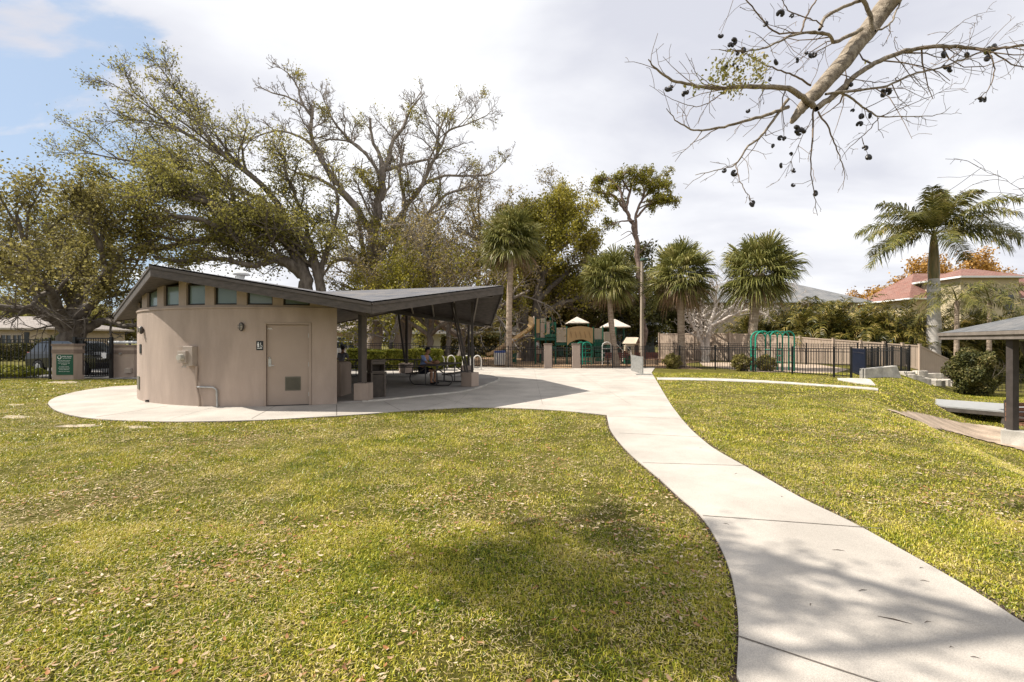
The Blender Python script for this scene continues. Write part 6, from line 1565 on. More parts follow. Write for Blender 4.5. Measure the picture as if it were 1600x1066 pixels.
# ------------------------------------------------------------ lower right: walls, rubble, dock, gazebo
a, b = at(1352, 20.5), at(1408, 21.3); mb = MB(); d = (b - a); nn = Vector((-d.y, d.x, 0)).normalized() * .25; zb = min(a.z, b.z) - .25
v = [Vector((a.x, a.y, zb)), Vector((b.x + .12, b.y, zb)), Vector((b.x - .18, b.y, .52)), Vector((a.x, a.y, .43))]; mb.add(v + [p + nn for p in v], [(0, 1, 2, 3), (7, 6, 5, 4), (0, 4, 5, 1), (1, 5, 6, 2), (2, 6, 7, 3), (3, 7, 4, 0)])
tag(mb.build('concrete_wall', CONC_W, bevel=.02), 'short sloping concrete wall at the end of the playground fence', 'wall')
mb = MB(); q = [G(1308, 592), G(1352, 592.5), G(1360, 594), G(1368, 603), G(1340, 600), G(1310, 595)]; mb.prism([(p.x, p.y) for p in q], -.4, .035, follow=True, bottom=False); struct(mb, 'concrete_pad', CONC_W)
rr = random.Random(5)
for i, (px, py, w, h_) in enumerate(((1418, 588, .9, .5), (1430, 592, .8, .5), (1441, 596, .9, .4), (1452, 598, 1.0, .5), (1463, 600, .8, .4), (1474, 600.5, .9, .5), (1486, 602, 1.0, .5), (1498, 604, .9, .4), (1510, 606, .7, .5), (1455, 583, 1.2, .5), (1470, 586, 1.0, .4), (1500, 598, .9, .5), (1437, 586, .8, .5), (1424, 591, .5, .4), (1436, 594, .5, .4), (1447, 599, .5, .4), (1458, 597, .5, .4), (1469, 602, .6, .4), (1480, 600, .6, .4), (1491, 605, .5, .4), (1504, 603, .6, .4), (1447, 588, .9, .4), (1462, 590, .9, .4))):
    g = G(px, py); k = 7; q = []
    for j in range(k): a = j / k * 6.283 + rr.random() * .5; r_ = .46 * w * (.7 + .5 * rr.random()); q.append((g.x + r_ * math.cos(a), g.y + r_ * .8 * math.sin(a)))
    z0 = g.z - .15; zt = .16 + .14 * rr.random(); mb = MB(); mb.prism(q, z0, z0 + .15 + zt); o = mb.build('broken_slab', STONE, bevel=.02)
    tag(o, 'broken pale concrete slab in the rubble below the beige fence', 'slab', 'broken slabs below the beige fence')
# dock
dz_ = -.70
def at_z(px, py, z): D = (EYE - z) * F / (py - 533); return Vector(((px - 800) / F * D, D, z))
q = [at_z(1398, 619, dz_), at_z(1500, 626, dz_), at_z(1620, 634, dz_), at_z(1640, 648, dz_), at_z(1580, 643.5, dz_), at_z(1480, 635, dz_)]
dk = empty('boat_dock', q[4], 'grey board dock running to the gazebo on the right', 'dock'); mb = MB(); mb.prism([(p.x, p.y) for p in q], dz_ - .05, dz_); mb.build('deck', DECK, dk)
mb = MB()
for a, b in zip(q, q[1:] + q[:1]): mb.bar(a + Vector((0, .04, -.12)), b + Vector((0, .04, -.12)), .06, .13)
mb.build('fascia_board', mat('weathered_board', (0.085, 0.072, 0.06), .85, var=.3, scale=4), dk)
for p in (q[1], q[2], q[4], q[5]): mb = MB(); mb.tube([p + Vector((0, .2, -.06)), p + Vector((0, .2, -1.0))], .09, 8); mb.build('pile', MATS['weathered_board'], dk)
# gazebo
gzb = empty('gazebo', Vector((16.0, 12.0, -1.1)), 'dark posted gazebo with grey shingle roof at the right edge', 'gazebo')
A = P(1466, 520.5, 16.0); Bp = Vector((12.3, 10.2, A.z)); ex = (Bp - A); nrm = Vector((ex.y, -ex.x, 0)).normalized(); nrm = nrm if nrm.x > 0 else -nrm; side = ex.length
Cc = Bp + nrm * side; Dd = A + nrm * side; apex = (A + Cc) / 2 + Vector((0, 0, 1.05)); mb = MB(); mb.add([A, Bp, Cc, Dd, apex], [(0, 1, 4), (1, 2, 4), (2, 3, 4), (3, 0, 4)])
bm_o = mb.build('roof', SHINGLE_Z, gzb); bm = bmesh.new(); bm.from_mesh(bm_o.data); bmesh.ops.recalc_face_normals(bm, faces=bm.faces); [bmesh.ops.reverse_faces(bm, faces=[f]) for f in bm.faces if f.normal.z < 0]; bm.to_mesh(bm_o.data); bm.free(); planar_uv(bm_o)
mb = MB(); crn = [A, Bp, Cc, Dd]
for a, b in zip(crn, crn[1:] + crn[:1]):
    mb.bar(a - up * .055, b - up * .055, .05, .10)
    n_ = ((a + b) / 2 - (A + Cc) / 2).normalized(); mb.bar(a - up * .175 - n_ * .04, b - up * .175 - n_ * .04, .04, .13)
mb.build('fascia', mat('gazebo_trim', (0.20, 0.17, 0.145), .6, var=.15, scale=3), bm_o)
mb = MB(); mb.add([p - up * .23 for p in crn], [(0, 1, 2, 3)]); mb.build('ceiling', SOFFIT, bm_o)
for k, cc in enumerate(crn):
    if k == 0: continue
    inn = cc.lerp((A + Cc) / 2, .22)
    if k == 1: pp = at(1582, 12.35); inn = Vector((pp.x, pp.y, 0))
    zg = gz(inn.x, inn.y); mb = MB(); mb.bar((inn.x, inn.y, zg + .35), (inn.x, inn.y, A.z - .24), .17, .17); mb.build('post', STEELB, gzb)
    mb = MB(); q2 = inn.lerp((A + Cc) / 2, .3); mb.bar((inn.x, inn.y, zg + .55), (q2.x + (0 if k != 1 else .2), q2.y, A.z - .24), .10, .12) if k != 1 else mb.bar((inn.x + .26, inn.y, A.z - .3), (inn.x + .95, inn.y - .2, zg + .5), .10, .12); mb.build('brace', STEELB, gzb)
    mb = MB(); mb.box((inn.x + .08, inn.y, zg + .17), (.46, .46, .50), .5); mb.build('pedestal', CONC_W, gzb, bevel=.02)
cg = (A + Cc) / 2; mb = MB(); mb.prism([(cg.x + 2.6 * math.cos(a), cg.y + 2.6 * math.sin(a)) for a in (k * math.pi / 4 for k in range(8))], -1.4, -1.08); mb.build('floor', CONC_W, gzb)
bt = empty('slat_bench', at(1606, 13.0, .0), 'brown slatted bench under the gazebo roof', 'bench'); c_ = at(1606, 13.0); BW = mat('bench_wood', (0.20, 0.10, 0.06), .6, var=.2, scale=4, stretch=(.4, 4, 4))
for k in range(4): mb = MB(); mb.box(c_ + Vector((.5, .30, .55 + k * .14)), (1.6, .04, .11)); mb.build('back_slat', BW, bt)
mb = MB(); [mb.box(c_ + Vector((.5, -.2 + k * .12, .45)), (1.6, .10, .04)) for k in range(4)]; mb.build('seat', BW, bt)
for sx in (-.25, 1.25):
    mb = MB(); mb.bar(c_ + Vector((sx, .34, 0)), c_ + Vector((sx, .36, 1.1)), .05); mb.bar(c_ + Vector((sx, -.25, 0)), c_ + Vector((sx, -.25, .65)), .05); mb.bar(c_ + Vector((sx, -.25, .65)), c_ + Vector((sx, .34, .65)), .05); mb.build('leg', STEELB, bt)
# ------------------------------------------------------------ playground
PD = 33.5
ps = empty('play_structure', at(905, PD), 'green and tan playground climbing structure with slide and pyramid roofs', 'play structure')
def zy(py, D=PD): return EYE - (py - 533) / F * D
def xx(px, D=PD): return (px - 800) / F * D
def ppost(px, y0, D, r=.06):
    mb = MB(); x = xx(px, D); mb.tube([(x, D, gz(x, D)), (x, D, zy(y0, D))], r, 8); mb.build('post', GREENP, ps, smooth=True)
for px, y0, D in ((836.5, 496, 33.2), (844, 497, 34.6), (852.5, 496, 33.2), (860, 496, 34.6), (868, 503, 33.2), (886, 510, 33.2), (927, 511, 33.2), (942, 510, 33.0), (950, 511, 34.9), (962, 511, 33.0), (974.5, 511, 34.6), (905, 512, 35.2), (919, 506, 35.0)):
    ppost(px, y0, D)
def ppanel(name, l, r, y0, y1, D, m, t=.05, lab=None):
    mb = MB(); mb.box(((xx(l, D) + xx(r, D)) / 2, D, (zy(y0, D) + zy(y1, D)) / 2), (xx(r, D) - xx(l, D), t, zy(y0, D) - zy(y1, D))); return mb.build(name, m, ps, bevel=.012)
ppanel('panel', 838, 843.2, 499, 520.5, 33.25, TAN); ppanel('panel', 845, 851.5, 498, 504, 33.6, TANL); ppanel('panel', 844.5, 851.5, 505, 528, 33.3, PINKT)
ppanel('panel', 853.5, 858.8, 503, 522, 33.3, PINKT); ppanel('panel', 861, 867, 504, 510, 33.5, GREENP); ppanel('panel', 861, 867, 516, 519, 33.5, GREENP)
def bars(l, r, y0, y1, D, m, n=9, w=.045):
    mb = MB(); a, b = xx(l, D), xx(r, D)
    for z in (zy(y0, D), zy(y1, D)): mb.bar((a, D, z), (b, D, z), .06, .07)
    for k in range(n): x = a + (b - a) * (k + .5) / n; mb.bar((x, D, zy(y1, D)), (x, D, zy(y0, D)), w)
    mb.build('barrier', m, ps)
bars(869.5, 885, 513, 534, 33.2, TANL, 8, .07); bars(928.5, 941.5, 514, 534, 33.2, TANL, 7, .07); bars(943.5, 955, 519.5, 538, 33.1, TANL, 6, .07)
bars(883, 888, 513, 534, 35, TANL, 3, .06)
# decks
def deck(l, r, D0, D1, py):
    z = zy(py, (D0 + D1) / 2); mb = MB(); mb.box(((xx(l, D0) + xx(r, D0)) / 2, (D0 + D1) / 2, z - .1), (xx(r, D0) - xx(l, D0), D1 - D0, .2)); mb.build('deck', GREENP, ps, bevel=.01); return z
deck(836, 868, 33.2, 35.0, 528); deck(851, 868.5, 33.0, 35.0, 541); deck(868.5, 942, 33.25, 34.9, 535.5); deck(942, 975, 33.0, 34.9, 541)
for l, r, y0, y1 in ((851, 868, 522, 527), (929, 942, 536.5, 543)): ppanel('skirt', l, r, y0, y1, 32.95, GREENP)
# arched tan panel
D = 33.0; mb = MB(); top = [Vector((xx(886.5 + 40 * t, D), D, zy(513 - 3.2 * math.sin(math.pi * t), D))) for t in [i / 10 for i in range(11)]]
bot = [Vector((xx(926.5 - 3 - 33 * t, D), D, zy(535.5 - 5.2 * math.sin(math.pi * t), D))) for t in [i / 10 for i in range(11)]]
mb.plate(top + [Vector((xx(926.5, D), D, zy(537, D)))] + bot + [Vector((xx(886.5, D), D, zy(540, D)))], (0, 1, 0), .05); pn = mb.build('arched_panel', TAN, ps)
mb = MB()
for k in range(5):
    for j in range(5): q = Vector((xx(891.5 + k * 7.2 + j * .5, D), D - .012, zy(519 + j * 2.0, D))); mb.box(q, (.05, .02, .09), ry=.5)
mb.build('grip_holes', mat('tan_shade', (0.36, 0.22, 0.10), .6), pn)
# pyramid roofs
def pyr(l, r, ya, ye, D, dp, name='canopy_roof', m=CANVAS):
    x0, x1 = xx(l, D), xx(r, D); za, ze = zy(ya, D), zy(ye, D); c = Vector(((x0 + x1) / 2, D, za)); mb = MB(); e = [Vector((x0, D - dp, ze)), Vector((x1, D - dp, ze)), Vector((x1, D + dp, ze)), Vector((x0, D + dp, ze))]
    mb.add(e + [c] + [p - Vector((0, 0, .06)) for p in e], [(0, 1, 4), (1, 2, 4), (2, 3, 4), (3, 0, 4), (0, 5, 6, 1), (1, 6, 7, 2), (2, 7, 8, 3), (3, 8, 5, 0), (8, 7, 6, 5)]); return mb.build(name, m, ps)
pyr(885, 918, 495, 505, 34.2, .85); pyr(940.5, 980.5, 498.5, 511, 34.0, .95)
pav = None
# slide: hooded top and chute down to the left
sl = [(834.5, 497.5, 33.3), (833, 507, 33.0), (829, 514, 32.8), (820, 521, 32.6), (806, 530.5, 32.3), (790, 541, 32.0), (776, 550, 31.8), (768, 554, 31.7), (762, 555, 31.6)]
pts = catmull([P(*q) for q in sl], 4); mb = MB(); wv = Vector((.25, .97, 0)).normalized() * .30; vs = []; K = len(pts)
for i, p in enumerate(pts):
    t_ = (pts[min(i + 1, K - 1)] - pts[max(i - 1, 0)]).normalized(); n_ = wv.normalized().cross(t_); n_ = n_ if n_.z > 0 else -n_; hgt = .20 if i > 6 else .34
    if i < 3: n_ = Vector((-.9, 0, .4)).normalized()
    for a_, h_ in ((-1.25, hgt), (-1.12, hgt), (-1.0, 0), (-.5, -.05), (.5, -.05), (1.0, 0), (1.12, hgt), (1.25, hgt)): vs.append(p + wv * a_ + n_ * h_)
mb.add(vs, [(8 * i + j, 8 * i + j + 1, 8 * i + 9 + j, 8 * i + 8 + j) for i in range(K - 1) for j in range(7)]); so = mb.build('slide', TAN, ps, smooth=True); sf = so.modifiers.new('thick', 'SOLIDIFY'); sf.thickness = .03
hd = MB(); c_ = P(834, 507, 33.3)
hd.tube([c_ + Vector((0, .38 * math.cos(a) * 1.0, .58 * math.sin(a) - .02)) for a in [math.pi * j / 10 for j in range(11)]], .055, 6); hd.build('slide_hood', TANL, ps, smooth=True)
mb = MB(); [mb.tube([P(px, 538 if px > 800 else 552, D_), at(px, D_)], .03, 6) for px, D_ in ((806, 32.4),)]; mb.build('slide_leg', GREENP, ps)
# stairs with rails at the right, net climber and loop ladder under the bridge
mb = MB()
for k in range(5): mb.box((xx(966, 32.8) + k * .32, 32.6, zy(543, 32.8) - k * .26), (.34, .9, .06))
mb.build('steps', mat('maroon_rubber', (0.16, 0.06, 0.045), .7), ps)
for dy in (-.45, .45):
    mb = MB(); q = [P(963, 537.5, 32.6 + dy), P(973, 548, 32.6 + dy), P(973, 565, 32.6 + dy)]; mb.tube(q, .03, 6); mb.build('handrail', PVC, ps)
    mb = MB(); q = [P(977, 539, 32.6 + dy), P(986, 549, 32.6 + dy), P(986, 565, 32.6 + dy)]; mb.tube(q, .03, 6); mb.build('handrail', PVC, ps)
for px, D in ((908, 32.2), (917, 32.0), (948, 31.8)):
    mb = MB(); x = xx(px, D); q = [Vector((x - .3, D, 0)), Vector((x - .3, D, 1.35))] + [Vector((x - .3 * math.cos(a), D, 1.35 + .25 * math.sin(a))) for a in (math.pi * j / 6 for j in range(1, 6))] + [Vector((x + .3, D, 1.35)), Vector((x + .3, D, 0))]; mb.tube(q, .035, 6)
    for k in range(4): mb.tube([Vector((x - .3, D, .25 + .3 * k)), Vector((x + .3, D, .25 + .3 * k))], .025, 5)
    mb.build('loop_ladder', TEAL if px != 948 else PVC, ps, smooth=True)
mb = MB()
for k in range(6):
    for j in range(5): mb.box((xx(929 + k * 2.3, 33.2), 32.7 + .05 * j, .35 + .33 * j), (.09, .05, .27))
mb.build('climbing_wall', GREENP, ps)
ppanel('play_panel', 872, 880, 545, 556, 34.8, GREENP); ppanel('play_panel', 836, 846, 545, 553, 34.5, PINKT)
# separate canopy behind the slide
cp = empty('shade_canopy', at(805, 41), 'grey pyramid canopy on posts behind the slide', 'canopy'); D = 41; x0, x1 = xx(788, D), xx(823, D); e = [Vector((x0, D - 1.1, zy(524, D))), Vector((x1, D - 1.1, zy(524, D))), Vector((x1, D + 1.1, zy(524, D))), Vector((x0, D + 1.1, zy(524, D)))]
mb = MB(); mb.add(e + [Vector(((x0 + x1) / 2, D, zy(508, D)))], [(0, 1, 4), (1, 2, 4), (2, 3, 4), (3, 0, 4), (3, 2, 1, 0)]); mb.build('canopy_roof', mat('grey_canopy', (0.36, 0.32, 0.28), .8, var=.12), cp)
for p in e: mb = MB(); q = p.lerp((e[0] + e[2]) / 2, .12); mb.tube([(q.x, q.y, 0), (q.x, q.y, p.z)], .06, 8); mb.build('post', GREENP, cp)
for l, r in ((790, 799), (800, 808)): mb = MB(); mb.box(((xx(l, D) + xx(r, D)) / 2, D - .9, 1.5), (xx(r, D) - xx(l, D), .05, 1.3)); mb.build('panel', TANL, cp)
# little green climber far left
gc = empty('small_climber', at(784, 36), 'small green play post and panel left of the slide', 'play equipment')
for px in (782, 787): mb = MB(); x = xx(px, 36); mb.tube([(x, 36, 0), (x, 36, zy(521, 36))], .07, 8); mb.build('post', GREENP, gc)
mb = MB(); mb.box((xx(791, 36), 36, 1.55), (.55, .05, 1.1)); mb.build('panel', TANL, gc); mb = MB(); mb.box((xx(793, 33), 34, .45), (1.3, .5, .7)); mb.build('crawl_panel', GREENP, gc, bevel=.05)
# play house
D = 32.4; ph = empty('play_house', at(989, D), 'small tan roofed toy play house right of the climbing structure', 'play house'); x0, x1 = xx(977.5, D), xx(1001, D); xm = xx(992.5, D)
mb = MB(); mb.box(((x0 + x1) / 2, D + .5, zy(547, D) + .0), (x1 - x0, 1.0, .9)); wl = mb.build('wall', mat('toy_cream', (0.50, 0.42, 0.30), .6), ph)
ze, za = zy(537, D), zy(527, D); mb = MB()
xa = xm + .05
mb.add([Vector((x0 - .1, D - .12, ze)), Vector((xm + .0, D - .12, ze)), Vector((xm + .0, D + 1.1, ze)), Vector((x0 - .1, D + 1.1, ze)), Vector((x0 + .18, D + .5, za)), Vector((xm + .24, D + .5, za))], [(0, 1, 5, 4), (2, 3, 4, 5), (3, 0, 4), (3, 2, 1, 0)])
mb.add([Vector((xm - .02, D - .15, ze)), Vector((x1 + .08, D - .15, ze)), Vector(((xm + x1) / 2, D - .15, za - .02)), Vector((xm - .02, D + 1.1, ze)), Vector((x1 + .08, D + 1.1, ze)), Vector(((xm + x1) / 2, D + 1.1, za - .02))], [(0, 2, 5, 3), (2, 1, 4, 5), (0, 1, 2), (3, 5, 4), (0, 3, 4, 1)]); mb.build('roof', TANL, ph)
mb = MB(); mb.box((xx(983, D), D - .01, zy(545, D)), (.22, .05, .3)); mb.build('window', MATS['dark_glass'], wl)
mb = MB(); mb.box((xx(994.5, D), D - .01, zy(547, D)), (.24, .05, .7)); mb.build('door', MATS['dark_door'], wl)
mb = MB(); mb.add([Vector((xm + .08, D - .165, ze + .02)), Vector((x1 - .06, D - .165, ze + .02)), Vector(((xm + x1) / 2, D - .165, za - .14))], [(0, 1, 2)]); mb.build('gable', mat('toy_brown', (0.20, 0.10, 0.05), .6), ph)
mb = MB(); mb.box(((x0 + x1) / 2, D + .5, .35), (x1 - x0 + .1, 1.1, .55)); mb.build('base', GREENP, ph)
for i, (px, D) in enumerate(((965, 30.8), (1012, 31.2))):
    c_ = at(px, D); t = empty('park_bench', c_, ('dark bench by the leaning palm inside the playground fence', 'dark bench in front of the play house by the light pole')[i], 'bench'); mb = MB()
    for k in range(3): mb.box(c_ + Vector((0, -.15 + k * .14, .45)), (1.6, .12, .035))
    mb.build('seat', MATS['maroon_rubber'], t); mb = MB()
    for k in range(3): mb.box(c_ + Vector((0, .25, .58 + k * .13)), (1.6, .03, .11))
    mb.build('backrest', MATS['maroon_rubber'], t)
    for sx in (-.65, .65): mb = MB(); mb.bar(c_ + Vector((sx, -.18, 0)), c_ + Vector((sx, -.18, .43)), .05); mb.bar(c_ + Vector((sx, .22, 0)), c_ + Vector((sx, .27, .9)), .05); mb.build('leg', BLACK, t)
# green arches climber
ga = empty('arch_climber', at(1210, 25.5), 'three bright green joined arches of a climbing frame', 'climbing frame')
arcs = [(1180.5, 1203.5, 518, 576), (1203.5, 1222.5, 518, 568), (1222.5, 1241, 518.5, 566)]
for j, D in enumerate((25.2, 25.9)):
    for l, r, yt, yb in arcs:
        x0, x1 = xx(l, 25.2) + j * .12, xx(r, 25.2) + j * .12; zt = 2.22; R_ = (x1 - x0) / 2; mb = MB()
        q = [Vector((x0, D, gz(x0, D) - .02)), Vector((x0, D, zt - R_))] + [Vector(((x0 + x1) / 2 - R_ * math.cos(a), D, zt - R_ + R_ * math.sin(a))) for a in (math.pi * k / 10 for k in range(1, 10))] + [Vector((x1, D, zt - R_)), Vector((x1, D, gz(x1, D) - .02))]
        mb.tube(q, .040, 8); mb.build('arch', TEAL, ga, smooth=True)
for x in (xx(1180.5, 25.2), xx(1203.5, 25.2), xx(1222.5, 25.2), xx(1241, 25.2)):
    mb = MB()
    for z in (.5, .85, 1.2): mb.tube([(x, 25.2, z), (x + .12, 25.9, z)], .022, 6)
    mb.build('rung', TEAL, ga)
# ------------------------------------------------------------ people
def skin_mesh(name, joints, bones, root, m, parent, sub=2):
    """joints: {name: (Vector, rx, ry)}; one skinned surface"""
    names = list(joints); idx = {n: i for i, n in enumerate(names)}; me = bpy.data.meshes.new(name)
    inv = world_of(parent).inverted() if parent else Matrix.Identity(4)
    me.from_pydata([inv @ joints[n][0] for n in names], [(idx[a], idx[b]) for a, b in bones], []); me.materials.append(m)
    o = bpy.data.objects.new(name, me); COL.objects.link(o); o.parent = parent
    sk = o.modifiers.new('skin', 'SKIN'); sk.use_smooth_shade = True; lay = me.skin_vertices[0] if len(me.skin_vertices) else None
    if lay is None:
        bpy.context.view_layer.objects.active = o; me.skin_vertices_ensure() if hasattr(me, 'skin_vertices_ensure') else None; lay = me.skin_vertices[0]
    for n in names: lay.data[idx[n]].radius = joints[n][1:3]; lay.data[idx[n]].use_root = (n == root)
    sb = o.modifiers.new('sub', 'SUBSURF'); sb.levels = sub; sb.render_levels = sub
    return o
def person(label, hip, f, J, shirt, shorts, hair, cap=None, holding=None):
    """J: offsets (forward, left, up) from the hip for each joint"""
    f = Vector((f[0], f[1], 0)).normalized(); s = Vector((-f.y, f.x, 0)); hip = Vector(hip)
    def w(o): return hip + f * o[0] + s * o[1] + Vector((0, 0, o[2]))
    base = Vector((hip.x, hip.y, 0.052)); t = empty('person', base, label, 'person')
    A = {}; B = []
    def add(n, o, rx, ry=None, par=None): A[n] = (w(o), rx, ry or rx); par and B.append((par, n))
    add('pelvis', (0, 0, 0), .135, .12); add('waist', J['waist'], .12, .105, 'pelvis'); add('chest', J['chest'], .15, .115, 'waist'); add('upper', J['upper'], .13, .10, 'chest')
    add('neck', J['neck'], .052, None, 'upper'); add('chin', J['chin'], .062, .075, 'neck'); add('head', J['head'], .082, .095, 'chin'); add('crown', J['crown'], .070, .08, 'head')
    for n_, sg in (('l', 1), ('r', -1)):
        g = lambda k: (J[k][0], J[k][1] * sg, J[k][2]) if (k + '_' + n_) not in J else J[k + '_' + n_]
        add('sh' + n_, g('shoulder'), .060, None, 'upper'); add('el' + n_, g('elbow'), .043, None, 'sh' + n_); add('wr' + n_, g('wrist'), .028, None, 'el' + n_); h = g('hand'); add('pa' + n_, h, .036, .020, 'wr' + n_)
        hd = Vector(h) - Vector(g('wrist')); hd.normalize(); sd = Vector((0, 1, 0)); 
        for k, (off, ln) in enumerate(((-.028, .058), (-.010, .070), (.010, .066), (.028, .052))):
            b0 = Vector(h) + hd * .02 + sd * off; b1 = b0 + hd * ln * .55 + Vector((0, 0, -.006)); b2 = b1 + hd * ln * .4 + Vector((0, 0, -.024))
            add('f%s%d0' % (n_, k), b0, .009, None, 'pa' + n_); add('f%s%d1' % (n_, k), b1, .0085, None, 'f%s%d0' % (n_, k)); add('f%s%d2' % (n_, k), b2, .007, None, 'f%s%d1' % (n_, k))
        b0 = Vector(h) - hd * .01 - sd * .035 * sg; add('t%s0' % n_, b0, .011, None, 'pa' + n_); add('t%s1' % n_, b0 + hd * .04 - sd * .018 * sg + Vector((0, 0, -.01)), .009, None, 't%s0' % n_)
        add('hp' + n_, g('hipj'), .095, None, 'pelvis'); add('kn' + n_, g('knee'), .065, None, 'hp' + n_); add('ca' + n_, g('calf'), .056, None, 'kn' + n_); add('an' + n_, g('ankle'), .038, None, 'ca' + n_); add('to' + n_, g('toe'), .035, .025, 'an' + n_)
    body = skin_mesh('body', A, B, 'pelvis', SKIN, t)
    C = {k: A[k] for k in ('pelvis', 'waist', 'chest', 'upper')}; C = {k: (v[0], v[1] + .016, v[2] + .016) for k, v in C.items()}; Bc = [('pelvis', 'waist'), ('waist', 'chest'), ('chest', 'upper')]
    for n_ in 'lr':
        C['sh' + n_] = (A['sh' + n_][0], .078, .078); m_ = A['sh' + n_][0].lerp(A['el' + n_][0], .85); C['sl' + n_] = (m_, .066, .066); Bc += [('upper', 'sh' + n_), ('sh' + n_, 'sl' + n_)]
    sh_ = skin_mesh('shirt', C, Bc, 'pelvis', shirt, t)
    C = {'pelvis': (A['pelvis'][0], .155, .14)}; Bc = []
    for n_ in 'lr': C['hp' + n_] = (A['hp' + n_][0], .112, .112); C['kn' + n_] = (A['hp' + n_][0].lerp(A['kn' + n_][0], .92), .086, .086); Bc += [('pelvis', 'hp' + n_), ('hp' + n_, 'kn' + n_)]
    skin_mesh('shorts', C, Bc, 'pelvis', shorts, t)
    for n_ in 'lr':
        a_, b_ = A['an' + n_][0], A['to' + n_][0]; mb = MB(); d = (b_ - a_); d.z = 0; d.normalize(); rz = math.atan2(d.y, d.x); c_ = a_ + d * .07; c_.z = min(a_.z, b_.z) - .005
        mb.ball(c_, .05, 10, 6, sc=(2.6, .95, .9), rot=Matrix.Rotation(rz, 3, 'Z')); mb.build('shoe', BLACK, t, smooth=True)
    hc = A['head'][0]; up_ = (A['crown'][0] - A['chin'][0]).normalized(); hf = (f - up_ * f.dot(up_)).normalized(); R = Matrix((hf, up_.cross(hf), up_)).transposed()
    mb = MB(); mb.ball(hc + up_ * .035 - hf * .012, .103, 14, 10, sc=(1.02, .93, 1.0), rot=R); 
    keep = []; 
    hr = mb.build('hair', HAIRD if hair is None else hair, t, smooth=True)
    bm = bmesh.new(); bm.from_mesh(hr.data); inv = world_of(t).inverted(); cl = inv @ (hc + up_ * .0)
    dl = [v for v in bm.verts if ((v.co - cl).dot(hf) > .030 and (v.co - cl).dot(up_) < .055) or (v.co - cl).dot(up_) < -.06]
    bmesh.ops.delete(bm, geom=dl, context='VERTS'); bm.to_mesh(hr.data); bm.free()
    mb = MB()
    for sy in (-1, 1): mb.ball(hc + hf * .086 + up_.cross(hf) * sy * .031 + up_ * .005, .011, 8, 6)
    mb.build('eyes', WHITE, t); mb = MB()
    for sy in (-1, 1): mb.ball(hc + hf * .094 + up_.cross(hf) * sy * .031 + up_ * .005, .006, 6, 5)
    mb.build('pupils', BLACK, t)
    mb = MB(); mb.tube([hc + hf * .085 + up_ * .012, hc + hf * .112 - up_ * .022, hc + hf * .09 - up_ * .03], [.008, .014, .008], 6)
    for sy in (-1, 1): mb.ball(hc + up_.cross(hf) * sy * .086 - up_ * .005, .026, 8, 6, sc=(.6, .35, 1.1), rot=R)
    mb.build('nose_and_ears', SKIN, t, smooth=True)
    mb = MB(); mb.box(hc + hf * .083 - up_ * .055, (.012, .045, .010), math.atan2(hf.y, hf.x)); mb.build('mouth', mat('lips', (0.25, 0.10, 0.08), .5) if 'lips' not in MATS else MATS['lips'], t)
    if cap:
        mb = MB(); mb.ball(hc + up_ * .052 - hf * .004, .112, 14, 10, sc=(1.03, .95, .85), rot=R); cp_ = mb.build('cap', cap, t, smooth=True)
        bm = bmesh.new(); bm.from_mesh(cp_.data); bmesh.ops.delete(bm, geom=[v for v in bm.verts if (v.co - cl).dot(up_) < .035], context='VERTS'); bm.to_mesh(cp_.data); bm.free()
        mb = MB(); c_ = hc + up_ * .052 + hf * .13; lat = up_.cross(hf); vs = []
        for k in range(9): a = -1.2 + 2.4 * k / 8; vs.append(hc + up_ * .050 + hf * (.085 + .10 * math.cos(a)) + lat * (.078 * math.sin(a) / .93))
        mb.add(vs + [v - up_ * .008 for v in vs], [tuple(range(9)), tuple(reversed(range(9, 18)))]); mb.build('peak', cap, cp_)
        mb = MB(); mb.box(hc + up_ * .10 + hf * .098, (.02, .05, .04), math.atan2(hf.y, hf.x)); mb.build('badge', WHITE, cp_)
    return t, A
SIT = dict(waist=(.03, 0, .17), chest=(.10, 0, .36), upper=(.15, 0, .48), neck=(.19, 0, .57), chin=(.235, 0, .635), head=(.245, 0, .71), crown=(.235, 0, .77), shoulder=(.14, .19, .49), elbow=(.30, .25, .27), wrist=(.50, .13, .24), hand=(.57, .10, .235),
           hipj=(.06, .10, -.02), knee=(.46, .14, -.02), calf=(.47, .14, -.20), ankle=(.44, .14, -.44), toe=(.58, .15, -.49))
fwd = (.956, -.292)
man, A = person('seated man in a blue shirt and dark cap leaning on the nearest picnic table', (-3.40, 17.22, .60), fwd, SIT, BLUESH, NAVY, None, cap=NAVY)
hc = (A['pal'][0] + A['par'][0]) / 2
mb = MB(); mb.ball(hc + Vector((.02, -.02, .05)), .11, 12, 8, sc=(1.2, 1, .8)); tag(mb.build('tan_bag', mat('tan_bag', (0.30, 0.17, 0.10), .8, var=.2, scale=9), smooth=True), 'round tan bag lying on the table before the seated man', 'bag')
S2 = dict(SIT); S2.update(neck=(.15, 0, .59), chin=(.17, 0, .66), head=(.165, 0, .735), crown=(.155, 0, .80), elbow=(.20, .26, .26), wrist=(.40, .14, .22), hand=(.47, .11, .215))
p2, A2 = person('seated person in a grey shirt with dark hair at the far left table', (-7.72, 20.52, .60), (.25, .97), S2, GREYSH, NAVY, None)
mb = MB(); hc2 = A2['head'][0]; mb.ball(hc2 + Vector((-.03, -.06, .12)), .05, 8, 6); mb.build('hair_bun', HAIRD, p2, smooth=True)
mb = MB(); g = Vector((-7.9, 19.7, .052)); mb.ball(g + Vector((0, 0, .24)), .24, 12, 8, sc=(1.1, .7, 1)); bg_ = mb.build('backpack', mat('maroon_bag', (0.09, 0.025, 0.02), .8, var=.2, scale=9), smooth=True); tag(bg_, 'dark maroon backpack on the floor in front of the grey shirted person', 'backpack')
